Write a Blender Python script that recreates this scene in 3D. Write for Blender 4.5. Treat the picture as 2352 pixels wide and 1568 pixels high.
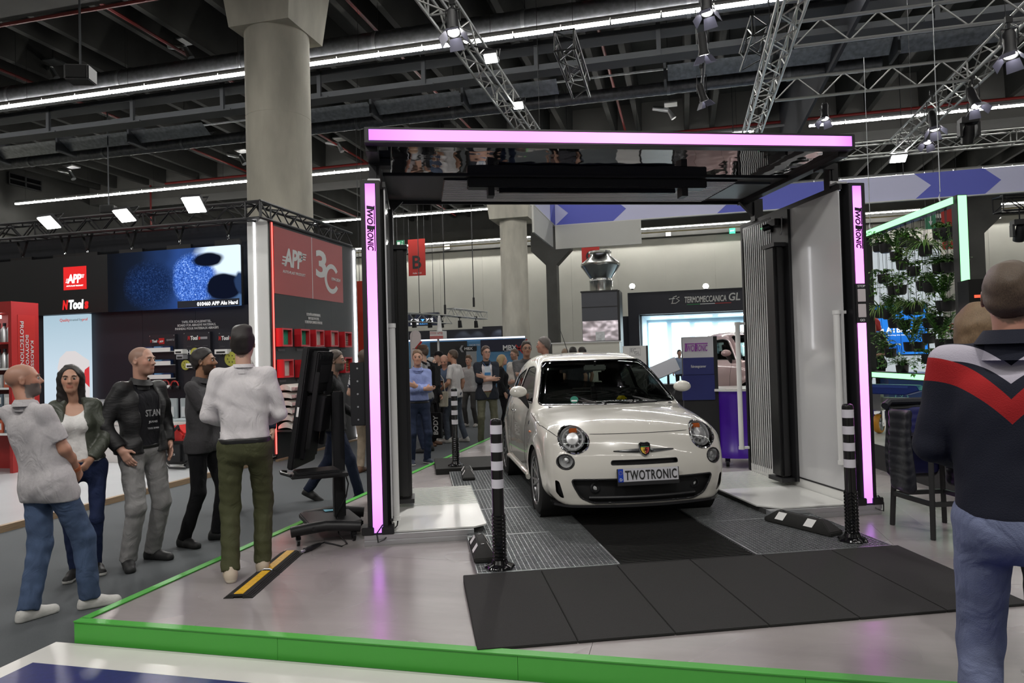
import bpy, bmesh, math, random
import numpy as np
from math import sin, cos, pi, radians, sqrt, atan2, exp, hypot
from mathutils import Vector, Matrix, Euler
from mathutils.bvhtree import BVHTree

for o in list(bpy.data.objects):
    bpy.data.objects.remove(o, do_unlink=True)
SC = bpy.context.scene
COL = SC.collection
RND = random.Random(7)

# ------------------------------------------------------------------ camera
FPX, PITCH, ROLL, YAW, PSI = 1613.4, .0217, -.0283, .2393, .3725
CAMZ = 1.5
_cy, _sy = cos(YAW), sin(YAW)
_F = Vector((-_sy*cos(PITCH), _cy*cos(PITCH), sin(PITCH)))
_R0 = Vector((_cy, _sy, 0)); _U0 = _R0.cross(_F)
_R = cos(ROLL)*_R0 + sin(ROLL)*_U0
_U = -sin(ROLL)*_R0 + cos(ROLL)*_U0
CAM = Vector((0, 0, CAMZ))
cd = bpy.data.cameras.new('camera'); cam = bpy.data.objects.new('camera', cd); COL.objects.link(cam)
cd.sensor_width = 36; cd.lens = FPX/2352*36; cd.clip_end = 300; cd.clip_start = .05
mw = Matrix((( _R.x, _U.x, -_F.x, 0), (_R.y, _U.y, -_F.y, 0), (_R.z, _U.z, -_F.z, CAMZ), (0, 0, 0, 1)))
cam.matrix_world = mw
SC.camera = cam

# ------------------------------------------------------------------ world, exposure, hall lights
w = bpy.data.worlds.new('world'); SC.world = w; w.use_nodes = True
w.node_tree.nodes['Background'].inputs[0].default_value = (.5, .55, .6, 1)
w.node_tree.nodes['Background'].inputs[1].default_value = .02
SC.view_settings.view_transform = 'Standard'; SC.view_settings.look = 'None'
SC.view_settings.exposure = 0.75; SC.view_settings.gamma = 1
SC.view_settings.use_curve_mapping = False
SC.cycles.use_denoising = True
SC.cycles.max_bounces = 6; SC.cycles.diffuse_bounces = 3; SC.cycles.glossy_bounces = 4
SC.cycles.transparent_max_bounces = 12; SC.cycles.transmission_bounces = 4
SC.cycles.sample_clamp_indirect = 4.0
SC.cycles.caustics_reflective = False; SC.cycles.caustics_refractive = False
TUBE = 26.0           # radiance of the fluorescent tubes
LAMPZ = 9.67
def area(name, loc, sx, sy, power, col=(1, .97, .92), rot=(0, 0, 0), spread=pi):
    l = bpy.data.lights.new(name, 'AREA'); l.shape = 'RECTANGLE'; l.size = sx; l.size_y = sy
    l.energy = power; l.color = col; l.spread = spread
    o = bpy.data.objects.new(name, l); COL.objects.link(o); o.location = loc; o.rotation_euler = rot
    return o
def spot(name, loc, target, power, ang=40, col=(1, .97, .93), r=.06, blend=.5):
    l = bpy.data.lights.new(name, 'SPOT'); l.energy = power; l.color = col; l.spot_size = radians(ang); l.spot_blend = blend
    l.shadow_soft_size = r
    o = bpy.data.objects.new(name, l); COL.objects.link(o); o.location = loc
    o.rotation_euler = (Vector(target)-Vector(loc)).to_track_quat('-Z', 'Y').to_euler()
    return o
# the same light lines, assumed to go on unseen over and behind the photographer
for yy in (7.3, -2.7, -12.7):
    area('assumed_light_line', (-1, yy, LAMPZ), 62, .13, TUBE*62*.13*pi)
# assumed fill floodlights, added unseen outside the frame to brighten people from the front
for lp, tp in (((-2.9, .6, 6.0), (-3.0, 6.5, .6)), ((1.5, .4, 6.0), (.6, 7, .6)), ((-6.5, -.5, 6.0), (-6.5, 7, 1.0))):
    spot('added_fill_flood', lp, tp, 220, 105, r=.15)
# ------------------------------------------------------------------ pixel -> place helpers (measuring only)
def ray(px, py): return _R*((px-1176)/FPX) - _U*((py-784)/FPX) + _F
def G(px, py, z=0.0):
    v = ray(px, py); return CAM + v*((z-CAMZ)/v.z)
def atY(px, py, Y): v = ray(px, py); return CAM + v*(Y/v.y)
def atX(px, py, X): v = ray(px, py); return CAM + v*(X/v.x)
def atD(px, py, d): return CAM + ray(px, py)*d
SO = G(1097, 1318, .04); SO.z = 0
def S(x, y, z=0.0): return Vector((SO.x+x*cos(PSI)-y*sin(PSI), SO.y+x*sin(PSI)+y*cos(PSI), z))
def toS(P):
    dx, dy = P.x-SO.x, P.y-SO.y
    return Vector((dx*cos(PSI)+dy*sin(PSI), -dx*sin(PSI)+dy*cos(PSI), P.z))

# ------------------------------------------------------------------ objects
ORD = ('first', 'second', 'third', 'fourth', 'fifth', 'sixth', 'seventh')
def tag(o, label=None, cat=None, group=None, kind=None):
    if label: o['label'] = label
    if cat: o['category'] = cat
    if group: o['group'] = group
    if kind: o['kind'] = kind
    return o
def thing(name, label, cat, loc=(0, 0, 0), rz=0.0, group=None):
    o = bpy.data.objects.new(name, None); COL.objects.link(o)
    o.empty_display_size = .1
    o.location = loc; o.rotation_euler = (0, 0, rz)
    return tag(o, label, cat, group)
def link(name, me, parent=None):
    o = bpy.data.objects.new(name, me); COL.objects.link(o)
    if parent: o.parent = parent
    return o
def dup(root, loc=None, rz=None, label=None, group=None):
    r = root.copy(); COL.objects.link(r)
    if loc is not None: r.location = loc
    if rz is not None: r.rotation_euler = (0, 0, rz)
    if label: r['label'] = label
    if group: r['group'] = group
    for ch in list(root.children):
        c = ch.copy(); COL.objects.link(c); c.parent = r
        for g in ch.children:
            d = g.copy(); COL.objects.link(d); d.parent = c
    return r

# ------------------------------------------------------------------ materials
MATS = {}
def mat(name, col=(.5, .5, .5), rough=.5, metal=0.0, spec=.5, emit=None, es=0.0, noise=0.0, nscale=20, bump=0.0, bscale=60, coat=0.0, stretch=None, alpha=None):
    if name in MATS: return MATS[name]
    m = bpy.data.materials.new(name); m.use_nodes = True
    nt = m.node_tree; b = nt.nodes['Principled BSDF']
    b.inputs['Base Color'].default_value = (*col, 1)
    b.inputs['Roughness'].default_value = rough; b.inputs['Metallic'].default_value = metal
    b.inputs['Specular IOR Level'].default_value = spec
    b.inputs['Coat Weight'].default_value = coat
    if emit: b.inputs['Emission Color'].default_value = (*emit, 1); b.inputs['Emission Strength'].default_value = es
    if alpha is not None: b.inputs['Alpha'].default_value = alpha
    if noise or bump:
        tc = nt.nodes.new('ShaderNodeTexCoord'); mp = nt.nodes.new('ShaderNodeMapping')
        nt.links.new(tc.outputs['Object'], mp.inputs[0])
        if stretch: mp.inputs['Scale'].default_value = stretch
        if noise:
            n = nt.nodes.new('ShaderNodeTexNoise'); n.inputs['Scale'].default_value = nscale; n.inputs['Detail'].default_value = 5
            nt.links.new(mp.outputs[0], n.inputs['Vector'])
            r = nt.nodes.new('ShaderNodeValToRGB'); r.color_ramp.elements[0].position = .3; r.color_ramp.elements[1].position = .7
            r.color_ramp.elements[0].color = (*[c*(1-noise) for c in col], 1); r.color_ramp.elements[1].color = (*[min(1, c*(1+noise)) for c in col], 1)
            nt.links.new(n.outputs['Fac'], r.inputs[0]); nt.links.new(r.outputs[0], b.inputs['Base Color'])
        if bump:
            n2 = nt.nodes.new('ShaderNodeTexNoise'); n2.inputs['Scale'].default_value = bscale; n2.inputs['Detail'].default_value = 3
            nt.links.new(mp.outputs[0], n2.inputs['Vector'])
            bp = nt.nodes.new('ShaderNodeBump'); bp.inputs['Strength'].default_value = bump; bp.inputs['Distance'].default_value = .01
            nt.links.new(n2.outputs['Fac'], bp.inputs['Height']); nt.links.new(bp.outputs[0], b.inputs['Normal'])
    MATS[name] = m
    return m
def glow(name, col, s):
    if name in MATS: return MATS[name]
    m = bpy.data.materials.new(name); m.use_nodes = True; nt = m.node_tree; nt.nodes.clear()
    e = nt.nodes.new('ShaderNodeEmission'); e.inputs[0].default_value = (*col, 1); e.inputs[1].default_value = s
    o = nt.nodes.new('ShaderNodeOutputMaterial'); nt.links.new(e.outputs[0], o.inputs[0]); MATS[name] = m
    return m
class NG:
    """tiny node-graph helper on one material"""
    def __init__(s, m): s.m = m; s.nt = m.node_tree; s.b = s.nt.nodes.get('Principled BSDF')
    def n(s, t, **kw):
        x = s.nt.nodes.new('ShaderNode'+t)
        for k, v in kw.items():
            if k.startswith('i_'): x.inputs[int(k[2:])].default_value = v
            else: setattr(x, k, v)
        return x
    def l(s, a, b): s.nt.links.new(a, b)
    def math(s, op, a, b=None, c=None):
        x = s.nt.nodes.new('ShaderNodeMath'); x.operation = op
        for i, q in enumerate((a, b, c)):
            if q is None: continue
            if isinstance(q, (int, float)): x.inputs[i].default_value = q
            else: s.l(q, x.inputs[i])
        return x.outputs[0]
    def obj(s):
        t = s.n('TexCoord'); x = s.n('SeparateXYZ'); s.l(t.outputs['Object'], x.inputs[0]); return t.outputs['Object'], x.outputs[0], x.outputs[1], x.outputs[2]
    def mix(s, f, a, b):
        x = s.nt.nodes.new('ShaderNodeMix'); x.data_type = 'RGBA'
        for k, q in ((0, f), (6, a), (7, b)):
            if isinstance(q, (int, float)): x.inputs[k].default_value = q
            elif isinstance(q, tuple): x.inputs[k].default_value = (*q, 1)
            else: s.l(q, x.inputs[k])
        return x.outputs[2]
    def ramp(s, f, stops):
        r = s.n('ValToRGB'); s.l(f, r.inputs[0]); e = r.color_ramp.elements
        while len(e) < len(stops): e.new(.5)
        for q, (p, c) in zip(e, stops): q.position = p; q.color = (*c, 1)
        return r.outputs[0]

BLACK = mat('black_powder', (.012, .012, .014), .45)
BLACKG = mat('black_gloss', (.006, .006, .007), .12)
RUBBER = mat('black_rubber', (.014, .014, .013), .85, noise=.35, nscale=300, bump=.3, bscale=300)
WHITE = mat('white_matt', (.78, .78, .77), .5)
WHITEG = mat('white_gloss', (.72, .72, .70), .12)
ALU = mat('aluminium', (.62, .63, .65), .35, .9)
CHROME = mat('chrome', (.85, .86, .88), .08, 1)
ZINC = mat('galvanised_steel', (.50, .52, .54), .38, .85, noise=.25, nscale=8)
GREENP = mat('green_fascia', (.07, .38, .05), .45)
NAVY = mat('navy_board', (.012, .013, .022), .5)
WPRINT = mat('white_print', (.75, .75, .75), .6)
REDP = mat('red_paint', (.45, .02, .018), .4)

# ------------------------------------------------------------------ mesh builder
class MB:
    def __init__(s): s.v = []; s.f = []; s.m = []
    def add(s, vs, fs, mi=0, M=None):
        k = len(s.v)
        s.v += [tuple(M @ Vector(q)) if M else tuple(q) for q in vs]
        s.f += [tuple(i+k for i in q) for q in fs]; s.m += [mi]*len(fs)
        return s
    def box(s, c, d, mi=0, rot=None):
        x, y, z = d[0]/2, d[1]/2, d[2]/2
        vs = [(-x, -y, -z), (x, -y, -z), (x, y, -z), (-x, y, -z), (-x, -y, z), (x, -y, z), (x, y, z), (-x, y, z)]
        M = Matrix.Translation(c)
        if rot is not None: M = M @ (rot.to_4x4() if isinstance(rot, Matrix) else Euler(rot).to_matrix().to_4x4())
        return s.add(vs, [(0, 3, 2, 1), (4, 5, 6, 7), (0, 1, 5, 4), (1, 2, 6, 5), (2, 3, 7, 6), (3, 0, 4, 7)], mi, M)
    def bx(s, x0, x1, y0, y1, z0, z1, mi=0):
        return s.box(((x0+x1)/2, (y0+y1)/2, (z0+z1)/2), (abs(x1-x0), abs(y1-y0), abs(z1-z0)), mi)
    def bar(s, p, q, w, h=None, mi=0):
        p, q = Vector(p), Vector(q); d = q-p; L = d.length
        R = d.to_track_quat('X', 'Z').to_matrix()
        return s.box((p+q)/2, (L, w, h or w), mi, R)
    def cyl(s, p, q, r, r2=None, n=12, mi=0, caps=True):
        p, q = Vector(p), Vector(q); r2 = r if r2 is None else r2
        R = (q-p).to_track_quat('Z', 'Y').to_matrix()
        a = [R @ Vector((cos(2*pi*i/n), sin(2*pi*i/n), 0)) for i in range(n)]
        vs = [p+x*r for x in a] + [q+x*r2 for x in a]
        fs = [(i, (i+1) % n, n+(i+1) % n, n+i) for i in range(n)]
        if caps: fs += [tuple(range(n))[::-1], tuple(range(n, 2*n))]
        return s.add(vs, fs, mi)
    def tube(s, pts, r, n=6, mi=0, closed=False):
        pts = [Vector(p) for p in pts]; N = len(pts); vs = []; up = None
        for i, p in enumerate(pts):
            a = pts[(i-1) % N] if (closed or i) else p; b = pts[(i+1) % N] if (closed or i < N-1) else p
            d = (b-a).normalized()
            if up is None: up = Vector((0, 0, 1)) if abs(d.z) < .9 else Vector((1, 0, 0))
            x = d.cross(up).normalized(); up = x.cross(d).normalized()
            rr = r[i] if isinstance(r, (list, tuple)) else r
            vs += [p + (x*cos(2*pi*k/n) + up*sin(2*pi*k/n))*rr for k in range(n)]
        fs = []
        for i in range(N if closed else N-1):
            j = (i+1) % N
            fs += [(i*n+k, i*n+(k+1) % n, j*n+(k+1) % n, j*n+k) for k in range(n)]
        if not closed: fs += [tuple(range(n))[::-1], tuple(range((N-1)*n, N*n))]
        return s.add(vs, fs, mi)
    def lathe(s, prof, n=16, mi=0, M=None, a0=0, a1=2*pi):
        full = abs(a1-a0-2*pi) < 1e-6; vs = []; k = len(prof); c = n if full else n+1
        for i in range(c):
            a = a0+(a1-a0)*i/n
            vs += [(r*cos(a), r*sin(a), z) for r, z in prof]
        fs = []
        for i in range(n):
            j = (i+1) % c
            fs += [(i*k+t, j*k+t, j*k+t+1, i*k+t+1) for t in range(k-1)]
        return s.add(vs, fs, mi, M)
    def prism(s, poly, h, mi=0, M=None, z0=0):
        n = len(poly)
        vs = [(x, y, z0) for x, y in poly] + [(x, y, z0+h) for x, y in poly]
        fs = [tuple(range(n))[::-1], tuple(range(n, 2*n))] + [(i, (i+1) % n, n+(i+1) % n, n+i) for i in range(n)]
        return s.add(vs, fs, mi, M)
    def mesh(s, name, mats, smooth=False, bev=0.0, ang=40):
        me = bpy.data.meshes.new(name); me.from_pydata(s.v, [], s.f)
        for x in (mats if isinstance(mats, (list, tuple)) else [mats]): me.materials.append(x)
        me.polygons.foreach_set('material_index', s.m)
        if bev:
            bm = bmesh.new(); bm.from_mesh(me)
            es = [e for e in bm.edges if len(e.link_faces) == 2 and e.calc_face_angle(0) > .7]
            bmesh.ops.bevel(bm, geom=es, offset=bev, segments=2, affect='EDGES', clamp_overlap=True)
            bm.to_mesh(me); bm.free(); smooth = True
        me.update()
        if smooth:
            me.polygons.foreach_set('use_smooth', [True]*len(me.polygons)); me.set_sharp_from_angle(angle=radians(ang))
        return me
    def build(s, name, mats, parent=None, smooth=False, bev=0.0, label=None, ang=40):
        o = link(name, s.mesh(name, mats, smooth, bev, ang), parent)
        if label: o['label'] = label
        return o
def frame(o, x, y):
    """matrix: local x along x, local y along y, origin o"""
    x = Vector(x).normalized(); y = Vector(y); z = x.cross(y).normalized(); y = z.cross(x)
    return Matrix(((x.x, y.x, z.x, o[0]), (x.y, y.y, z.y, o[1]), (x.z, y.z, z.z, o[2]), (0, 0, 0, 1)))
_txt = {}
def textmesh(body, bold=0.0, shear=0.0, ext=.01, space=1.0, align='CENTER', line=1.0, res=3):
    k = (body, bold, shear, ext, space, align, line)
    c = bpy.data.curves.new('lettering', 'FONT'); c.body = body; c.offset = bold; c.shear = shear; c.extrude = ext
    c.space_character = space; c.align_x = align; c.align_y = 'CENTER'; c.space_line = line; c.resolution_u = res
    o = bpy.data.objects.new('tmp', c)
    me = bpy.data.meshes.new_from_object(o)
    bpy.data.objects.remove(o); bpy.data.curves.remove(c)
    return me
def text(body, M, w=None, h=None, m=None, parent=None, bold=0.0, shear=0.0, ext=.004, name='lettering', space=1.0, align='CENTER', line=1.0):
    """lettering whose box is fitted to width w and/or height h; M places its centre"""
    me = textmesh(body, bold, shear, .01, space, align, line)
    n = len(me.vertices); a = np.empty(n*3); me.vertices.foreach_get('co', a); a = a.reshape(-1, 3)
    lo, hi = a.min(0), a.max(0); sz = hi-lo
    sx = w/sz[0] if w else None; sy = h/sz[1] if h else None
    sx = sx or sy; sy = sy or sx
    a = (a-(lo+hi)/2)*[sx, sy, ext/.02]
    a[:, 2] += ext/2
    A = np.array(M); a = a @ A[:3, :3].T + A[:3, 3]
    me.vertices.foreach_set('co', a.ravel()); me.update()
    me.materials.clear(); me.materials.append(m or WPRINT)
    me.name = name
    return link(name, me, parent)
def scanner_logo(M, w, m, parent, hr=.36, bold=.04):
    """the two-T word mark: small letters hanging under two long T bars"""
    h = w*hr
    mb = MB()
    def lb(x0, x1, y0, y1): mb.box(((x0+x1)/2*w, (y0+y1)/2*h, .002), ((x1-x0)*w, (y1-y0)*h, .004))
    lb(-.5, -.085, .38, .5); lb(-.07, .5, .38, .5)
    for x in (-.46, -.03):
        mb.add([((x-.02)*w, .42*h, 0), ((x+.055)*w, .42*h, 0), ((x+.03)*w, -.42*h, 0), ((x-.045)*w, -.42*h, 0)], [(3, 2, 1, 0)])
        k = len(mb.v)
        mb.add([((x-.02)*w, .42*h, .004), ((x+.055)*w, .42*h, .004), ((x+.03)*w, -.42*h, .004), ((x-.045)*w, -.42*h, .004)], [(3, 2, 1, 0)])
    for v in range(len(mb.v)): mb.v[v] = tuple(M @ Vector(mb.v[v]))
    mb.build('logo_bars', m, parent)
    text('WO', M @ Matrix.Translation((-.25*w, -.06*h, 0)), .33*w, .72*h, m, parent, bold, .2, name='logo_letters')
    text('RONIC', M @ Matrix.Translation((.24*w, -.06*h, 0)), .50*w, .72*h, m, parent, bold, .2, name='logo_letters')
def linkmesh(name, V, Q, mats, mi=None, parent=None, smooth=True):
    """fast mesh from numpy verts and quads"""
    me = bpy.data.meshes.new(name); V = np.asarray(V, np.float32); Q = np.asarray(Q, np.int32); k = Q.shape[1]
    me.vertices.add(len(V)); me.vertices.foreach_set('co', V.ravel())
    me.loops.add(Q.size); me.loops.foreach_set('vertex_index', Q.ravel())
    me.polygons.add(len(Q)); me.polygons.foreach_set('loop_start', np.arange(len(Q), dtype=np.int32)*k)
    try: me.polygons.foreach_set('loop_total', np.full(len(Q), k, np.int32))
    except Exception: pass
    for x in (mats if isinstance(mats, (list, tuple)) else [mats]): me.materials.append(x)
    if mi is not None: me.polygons.foreach_set('material_index', np.asarray(mi, np.int32))
    me.polygons.foreach_set('use_smooth', np.ones(len(Q), bool) if smooth else np.zeros(len(Q), bool))
    me.update(calc_edges=True); me.validate()
    return link(name, me, parent)
# ================================================================== THE HALL
CARZ = -.12
def struct(name, mb, m, smooth=False, label=None):
    o = mb.build(name, m, None, smooth); o['kind'] = 'structure'
    return o
# carpet
m = mat('grey_carpet', (.066, .073, .079), .95, noise=.10, nscale=220, bump=.25, bscale=500)
ng = NG(m)
mb = MB(); mb.bx(-33, 31, -16, 48.6, -.32, CARZ)
struct('floor', mb, m)
# raised stand floor: laminate planks with green fascia
m = mat('stand_laminate', (.34, .315, .315), .26, spec=.42)
ng = NG(m); ob, x, y, z = ng.obj()
n1 = ng.n('TexNoise'); n1.inputs['Scale'].default_value = 1.3; n1.inputs['Detail'].default_value = 6; n1.inputs['Roughness'].default_value = .65
mp = ng.n('Mapping'); mp.inputs['Scale'].default_value = (.35, 1.5, 1); mp.inputs['Rotation'].default_value = (0, 0, .25); ng.l(ob, mp.inputs[0]); ng.l(mp.outputs[0], n1.inputs['Vector'])
ng.l(ng.ramp(n1.outputs['Fac'], [(.2, (.225, .205, .205)), (.5, (.29, .265, .263)), (.8, (.345, .32, .316))]), ng.b.inputs['Base Color'])
n2 = ng.n('TexNoise'); n2.inputs['Scale'].default_value = 2.2; n2.inputs['Detail'].default_value = 0; ng.l(ob, n2.inputs['Vector'])
ng.l(ng.math('MULTIPLY_ADD', n2.outputs['Fac'], .18, .17), ng.b.inputs['Roughness'])
LX, FY = -3.56, 3.45
plat = MB(); plat.bx(LX+.05, 12, FY+.05, 16.5, CARZ, -.014)
struct('floor_2', plat, mat('stand_underfloor', (.1, .1, .1), .8))
fl2 = bpy.data.objects['floor_2']
pw, pl = 1.5, 3.0      # laminate sheets, laid across the hall, each a little proud of the joint
sheets = {}
yy = FY+.05; row = 0
while yy < 16.4:
    xx = LX+.05 - (row % 3)*1.0
    while xx < 12:
        x0, x1 = max(xx, LX+.05), min(xx+pl, 12)
        if x1-x0 > .05:
            mb = MB(); mb.bx(x0+.0012, x1-.0012, yy+.0012, min(yy+pw, 16.5)-.0012, -.014, 0)
            mb.build('floor_sheet', m, fl2)
        xx += pl
    yy += pw; row += 1
# green fascia: front and left side, with a trim lip
mb = MB()
for k in range(12):
    x0 = LX + k*1.35; mb.bx(x0+.001, x0+1.349, FY, FY+.05, CARZ, .004)
struct('trim_1', mb, GREENP)
mb = MB(); mb.bx(LX, 12, FY-.006, FY+.055, .004, .010)
struct('trim_2', mb, GREENP)
mb = MB(); mb.bx(LX, LX+.05, FY+.05, 16.5, CARZ, .004); mb.bx(LX-.006, LX+.055, FY+.05, 16.5, .004, .010)
struct('trim_3', mb, GREENP)
# blue floor of the stand the picture was taken from, white border
P0 = G(125, 1507, CARZ)
mb = MB(); mb.bx(-3.66, 12, -6, FY-.03, CARZ, CARZ+.012)
struct('floor_3', mb, mat('white_border_floor', (.62, .61, .58), .35, noise=.05, nscale=3))
mb = MB(); mb.bx(-3.53, 12, -6, FY-.30, CARZ+.012, CARZ+.016)
struct('floor_4', mb, mat('blue_stand_floor', (.020, .024, .13), .38, noise=.15, nscale=30))
# hall walls
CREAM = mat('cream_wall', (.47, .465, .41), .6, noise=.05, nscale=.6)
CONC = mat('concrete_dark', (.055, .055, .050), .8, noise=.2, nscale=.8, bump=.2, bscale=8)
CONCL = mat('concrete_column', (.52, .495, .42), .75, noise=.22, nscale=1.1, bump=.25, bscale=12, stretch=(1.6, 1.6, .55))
def panelwall(name, horiz, a0, a1, pos, step, z0, z1, face):
    mb = MB(); a = a0
    if horiz: mb.bx(a0, a1, pos, pos+.3, z0, z1+1.5)
    else: mb.bx(pos-.3, pos, a0, a1, z0, z1+1.5)
    root = struct(name, mb, CREAM)
    while a < a1-.01:
        b = min(a+step, a1); mb = MB()
        if horiz: mb.bx(a+.005, b-.005, pos-.05, pos, z0, z1)
        else: mb.bx(pos, pos+.05, a+.005, b-.005, z0, z1)
        mb.build('panel', CREAM, root); a = b
    return root
panelwall('wall_back', True, -33, 31, 48.3, 3.2, CARZ, 9.2, -1)
panelwall('wall_left', False, -16, 48.3, -32.7, 4.0, CARZ, 8.3, 1)
mb = MB(); mb.bx(31, 31.3, -16, 48.6, CARZ, 13); struct('wall_right', mb, CREAM)
mb = MB(); mb.bx(-33, 31, -16.3, -16, CARZ, 13); struct('wall_front', mb, CREAM)
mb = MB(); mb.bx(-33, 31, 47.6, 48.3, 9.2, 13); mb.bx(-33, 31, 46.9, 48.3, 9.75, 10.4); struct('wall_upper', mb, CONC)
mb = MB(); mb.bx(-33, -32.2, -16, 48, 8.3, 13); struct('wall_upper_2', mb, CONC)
mb = MB()
p, q = atX(20, 395, -32.15), atX(95, 440, -32.15)
for k in range(3): mb.box((-32.15, p.y+(q.y-p.y)*k/2, (p.z+q.z)/2), (.1, .06, abs(p.z-q.z)))
for k in range(3): mb.box((-32.15, (p.y+q.y)/2, q.z+(p.z-q.z)*k/2), (.1, abs(q.y-p.y), .06))
mb.box((-32.19, (p.y+q.y)/2, (p.z+q.z)/2), (.06, abs(q.y-p.y), abs(p.z-q.z)), 1)
struct('window_1', mb, [mat('dark_frame', (.03, .03, .03), .5), BLACKG])
# ceiling slab, ribs along the hall, main girders across on the columns
mb = MB(); mb.bx(-33, 31, -16, 48.6, 13.0, 13.3)
ceil = struct('ceiling', mb, CONC)
rib = None
for k in range(20):
    xc = -31 + k*3.2
    for dx in (-.55, .55):
        mb = MB(); mb.prism([(-.14, 1.5), (.14, 1.5), (.10, 0), (-.10, 0)], 64, 0, Matrix.Translation((xc+dx, 48.4, 11.5)) @ Euler((radians(90), 0, 0)).to_matrix().to_4x4())
        o = mb.build('ceiling_rib', CONC, ceil)
mb = MB()
for yy in (13.9, 33.4):
    mb.bx(-33, 31, yy-.75, yy+.75, 10.7, 13)
struct('trim_4', mb, mat('concrete_girder', (.13, .127, .117), .8, noise=.12, nscale=.7, bump=.2, bscale=8))
mb = MB()   # hanging smoke curtain panel
mb.bx(4.42, 4.52, 12, 47.6, 9.62, 13)
struct('wall_smoke_curtain', mb, mat('smoke_curtain', (.07, .073, .085), .7))
# columns with flared capitals
def column(x, y, r, zc, zt, half):
    mb = MB(); n = 40
    mb.cyl((x, y, CARZ), (x, y, zc+.25), r, r, n)
    a, b = half, half+.22
    z0, z1 = zc, zc+1.9
    vs = [(x-a, y-a, z0), (x+a, y-a, z0), (x+a, y+a, z0), (x-a, y+a, z0), (x-b, y-b, z1), (x+b, y-b, z1), (x+b, y+b, z1), (x-b, y+b, z1)]
    mb.add(vs, [(0, 3, 2, 1), (4, 5, 6, 7), (0, 1, 5, 4), (1, 2, 6, 5), (2, 3, 7, 6), (3, 0, 4, 7)])
    mb.bx(x-b, x+b, y-b, y+b, z1, zt)
    # casting joints
    for zz in (2.3, 4.6, 6.9):
        mb.cyl((x, y, zz), (x, y, zz+.02), r+.004, r+.004, n)
    return mb
C1 = atD(645, 500, 15.6)
mb = column(C1.x, C1.y, .695, 8.78, 10.75, .72)
struct('pillar_1', mb, CONCL, True)
C2 = atD(1181, 600, 34.5)
mb = column(C2.x, C2.y, .665, 8.15, 10.75, .95)
struct('pillar_2', mb, CONCL, True)
def vpier(name, px0, px1, d, ztop, flare):
    a, b = atD(px0, 650, d), atD(px1, 650, d); c = (a+b)/2; w = (b-a).length/2
    poly = [(-w, CARZ), (w, CARZ), (w, ztop-flare), (w+flare, ztop), (w+flare, 10.7), (-w-flare, 10.7), (-w-flare, ztop), (-w, ztop-flare)]
    mb = MB(); mb.prism(poly, .9, 0, frame((c.x, c.y+.45, 0), (1, 0, 0), (0, 0, 1)))
    struct(name, mb, CONC)
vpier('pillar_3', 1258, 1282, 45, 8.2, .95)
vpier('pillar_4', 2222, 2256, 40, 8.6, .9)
# ================================================================== UNDER THE CEILING
TUBEM = glow('lit_tube', (1, .98, .94), TUBE*1.1)
DUCTM = mat('duct_metal', (.19, .195, .21), .42, .8, noise=.25, nscale=8)
lm = MB(); lm.bx(-.59, .59, -.055, .055, -.022, .03, 0); lm.bx(-.60, .60, -.06, .06, .035, .10, 1)
LAMPME = lm.mesh('lamp', [TUBEM, WHITE])
def light_line(y, xs, label):
    t = thing('ceiling_light_line', label, 'ceiling light', (0, y, LAMPZ), 0, 'fluorescent light lines under the hall roof')
    rail = MB(); wires = MB()
    for x0, x1 in xs:
        rail.bx(x0, x1, -.05, .05, .10, .16)
        x = x0+.6
        while x < x1-.5:
            o = link('lamp', LAMPME, t); o.location = (x, 0, 0); x += 1.23
        x = x0+.6
        while x < x1:
            wires.cyl((x, 0, .16), (x, 0, 1.7), .006, n=4); x += 3.69
    rail.build('rail', mat('lamp_rail', (.35, .35, .34), .5), t); wires.build('hanger_wire', BLACK, t)
light_line(17.3, [(-31, 12.5)], 'long fluorescent light line nearest the camera, under the big silver duct')
light_line(27.6, [(-31.6, 3.9), (4.75, 24)], 'fluorescent light line second from the camera, passing behind the round pillar')
light_line(37.2, [(-31.6, 26)], 'thin fluorescent light line third from the camera, seen under the scanner roof')
light_line(47.0, [(-31.6, 26)], 'farthest fluorescent light line, running along the top of the cream wall')

def duct(name, label, y, z, r, x0, x1, band=3.0):
    t = thing(name, label, 'air duct', (0, y, z))
    prof = MB(); n = 24
    x = x0
    k = int((x1-x0)/.16); vs = []
    for i in range(k+1):
        xx = x0+(x1-x0)*i/k; rr = r+(.006 if i % 2 else -.004)
        vs += [(xx, rr*cos(2*pi*j/n), rr*sin(2*pi*j/n)) for j in range(n)]
    prof.add(vs, [(i*n+j, i*n+(j+1) % n, (i+1)*n+(j+1) % n, (i+1)*n+j) for i in range(k) for j in range(n)])
    prof.build('duct_tube', DUCTM, t, True)
    x = x0+1; hang = MB()
    while x < x1:
        rings = MB(); rings.cyl((x-.05, 0, 0), (x+.05, 0, 0), r+.02, n=24); rings.build('coupling', mat('duct_coupling', (.30, .31, .33), .4, .8), t, True)
        hang.cyl((x, 0, r), (x, 0, 2.6), .008, n=4); x += band
    hang.build('hanger_rod', BLACK, t)
duct('air_duct', 'large round spiral duct just above the nearest light line', 18.05, 10.28, .37, -30, 12, 4.2)
duct('air_duct', 'slim round spiral duct beside the grey cable trays', 22.9, 9.95, .20, -30, 6, 3.6)
TRAYM = mat('tray_grey', (.09, .096, .105), .5, .3)
t = thing('cable_tray', 'double grey cable tray carrier with vertical hanger posts', 'cable tray', (0, 20, 10))
for zz, hh in ((10.42, .16), (9.72, .17)):
    mb = MB(); mb.bx(-30, 12, -.28, -.22, zz-10, zz-10+hh); mb.bx(-30, 12, .22, .28, zz-10, zz-10+hh); mb.bx(-30, 12, -.22, .22, zz-10, zz-10+.02)
    mb.build('tray', TRAYM, t)
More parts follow.
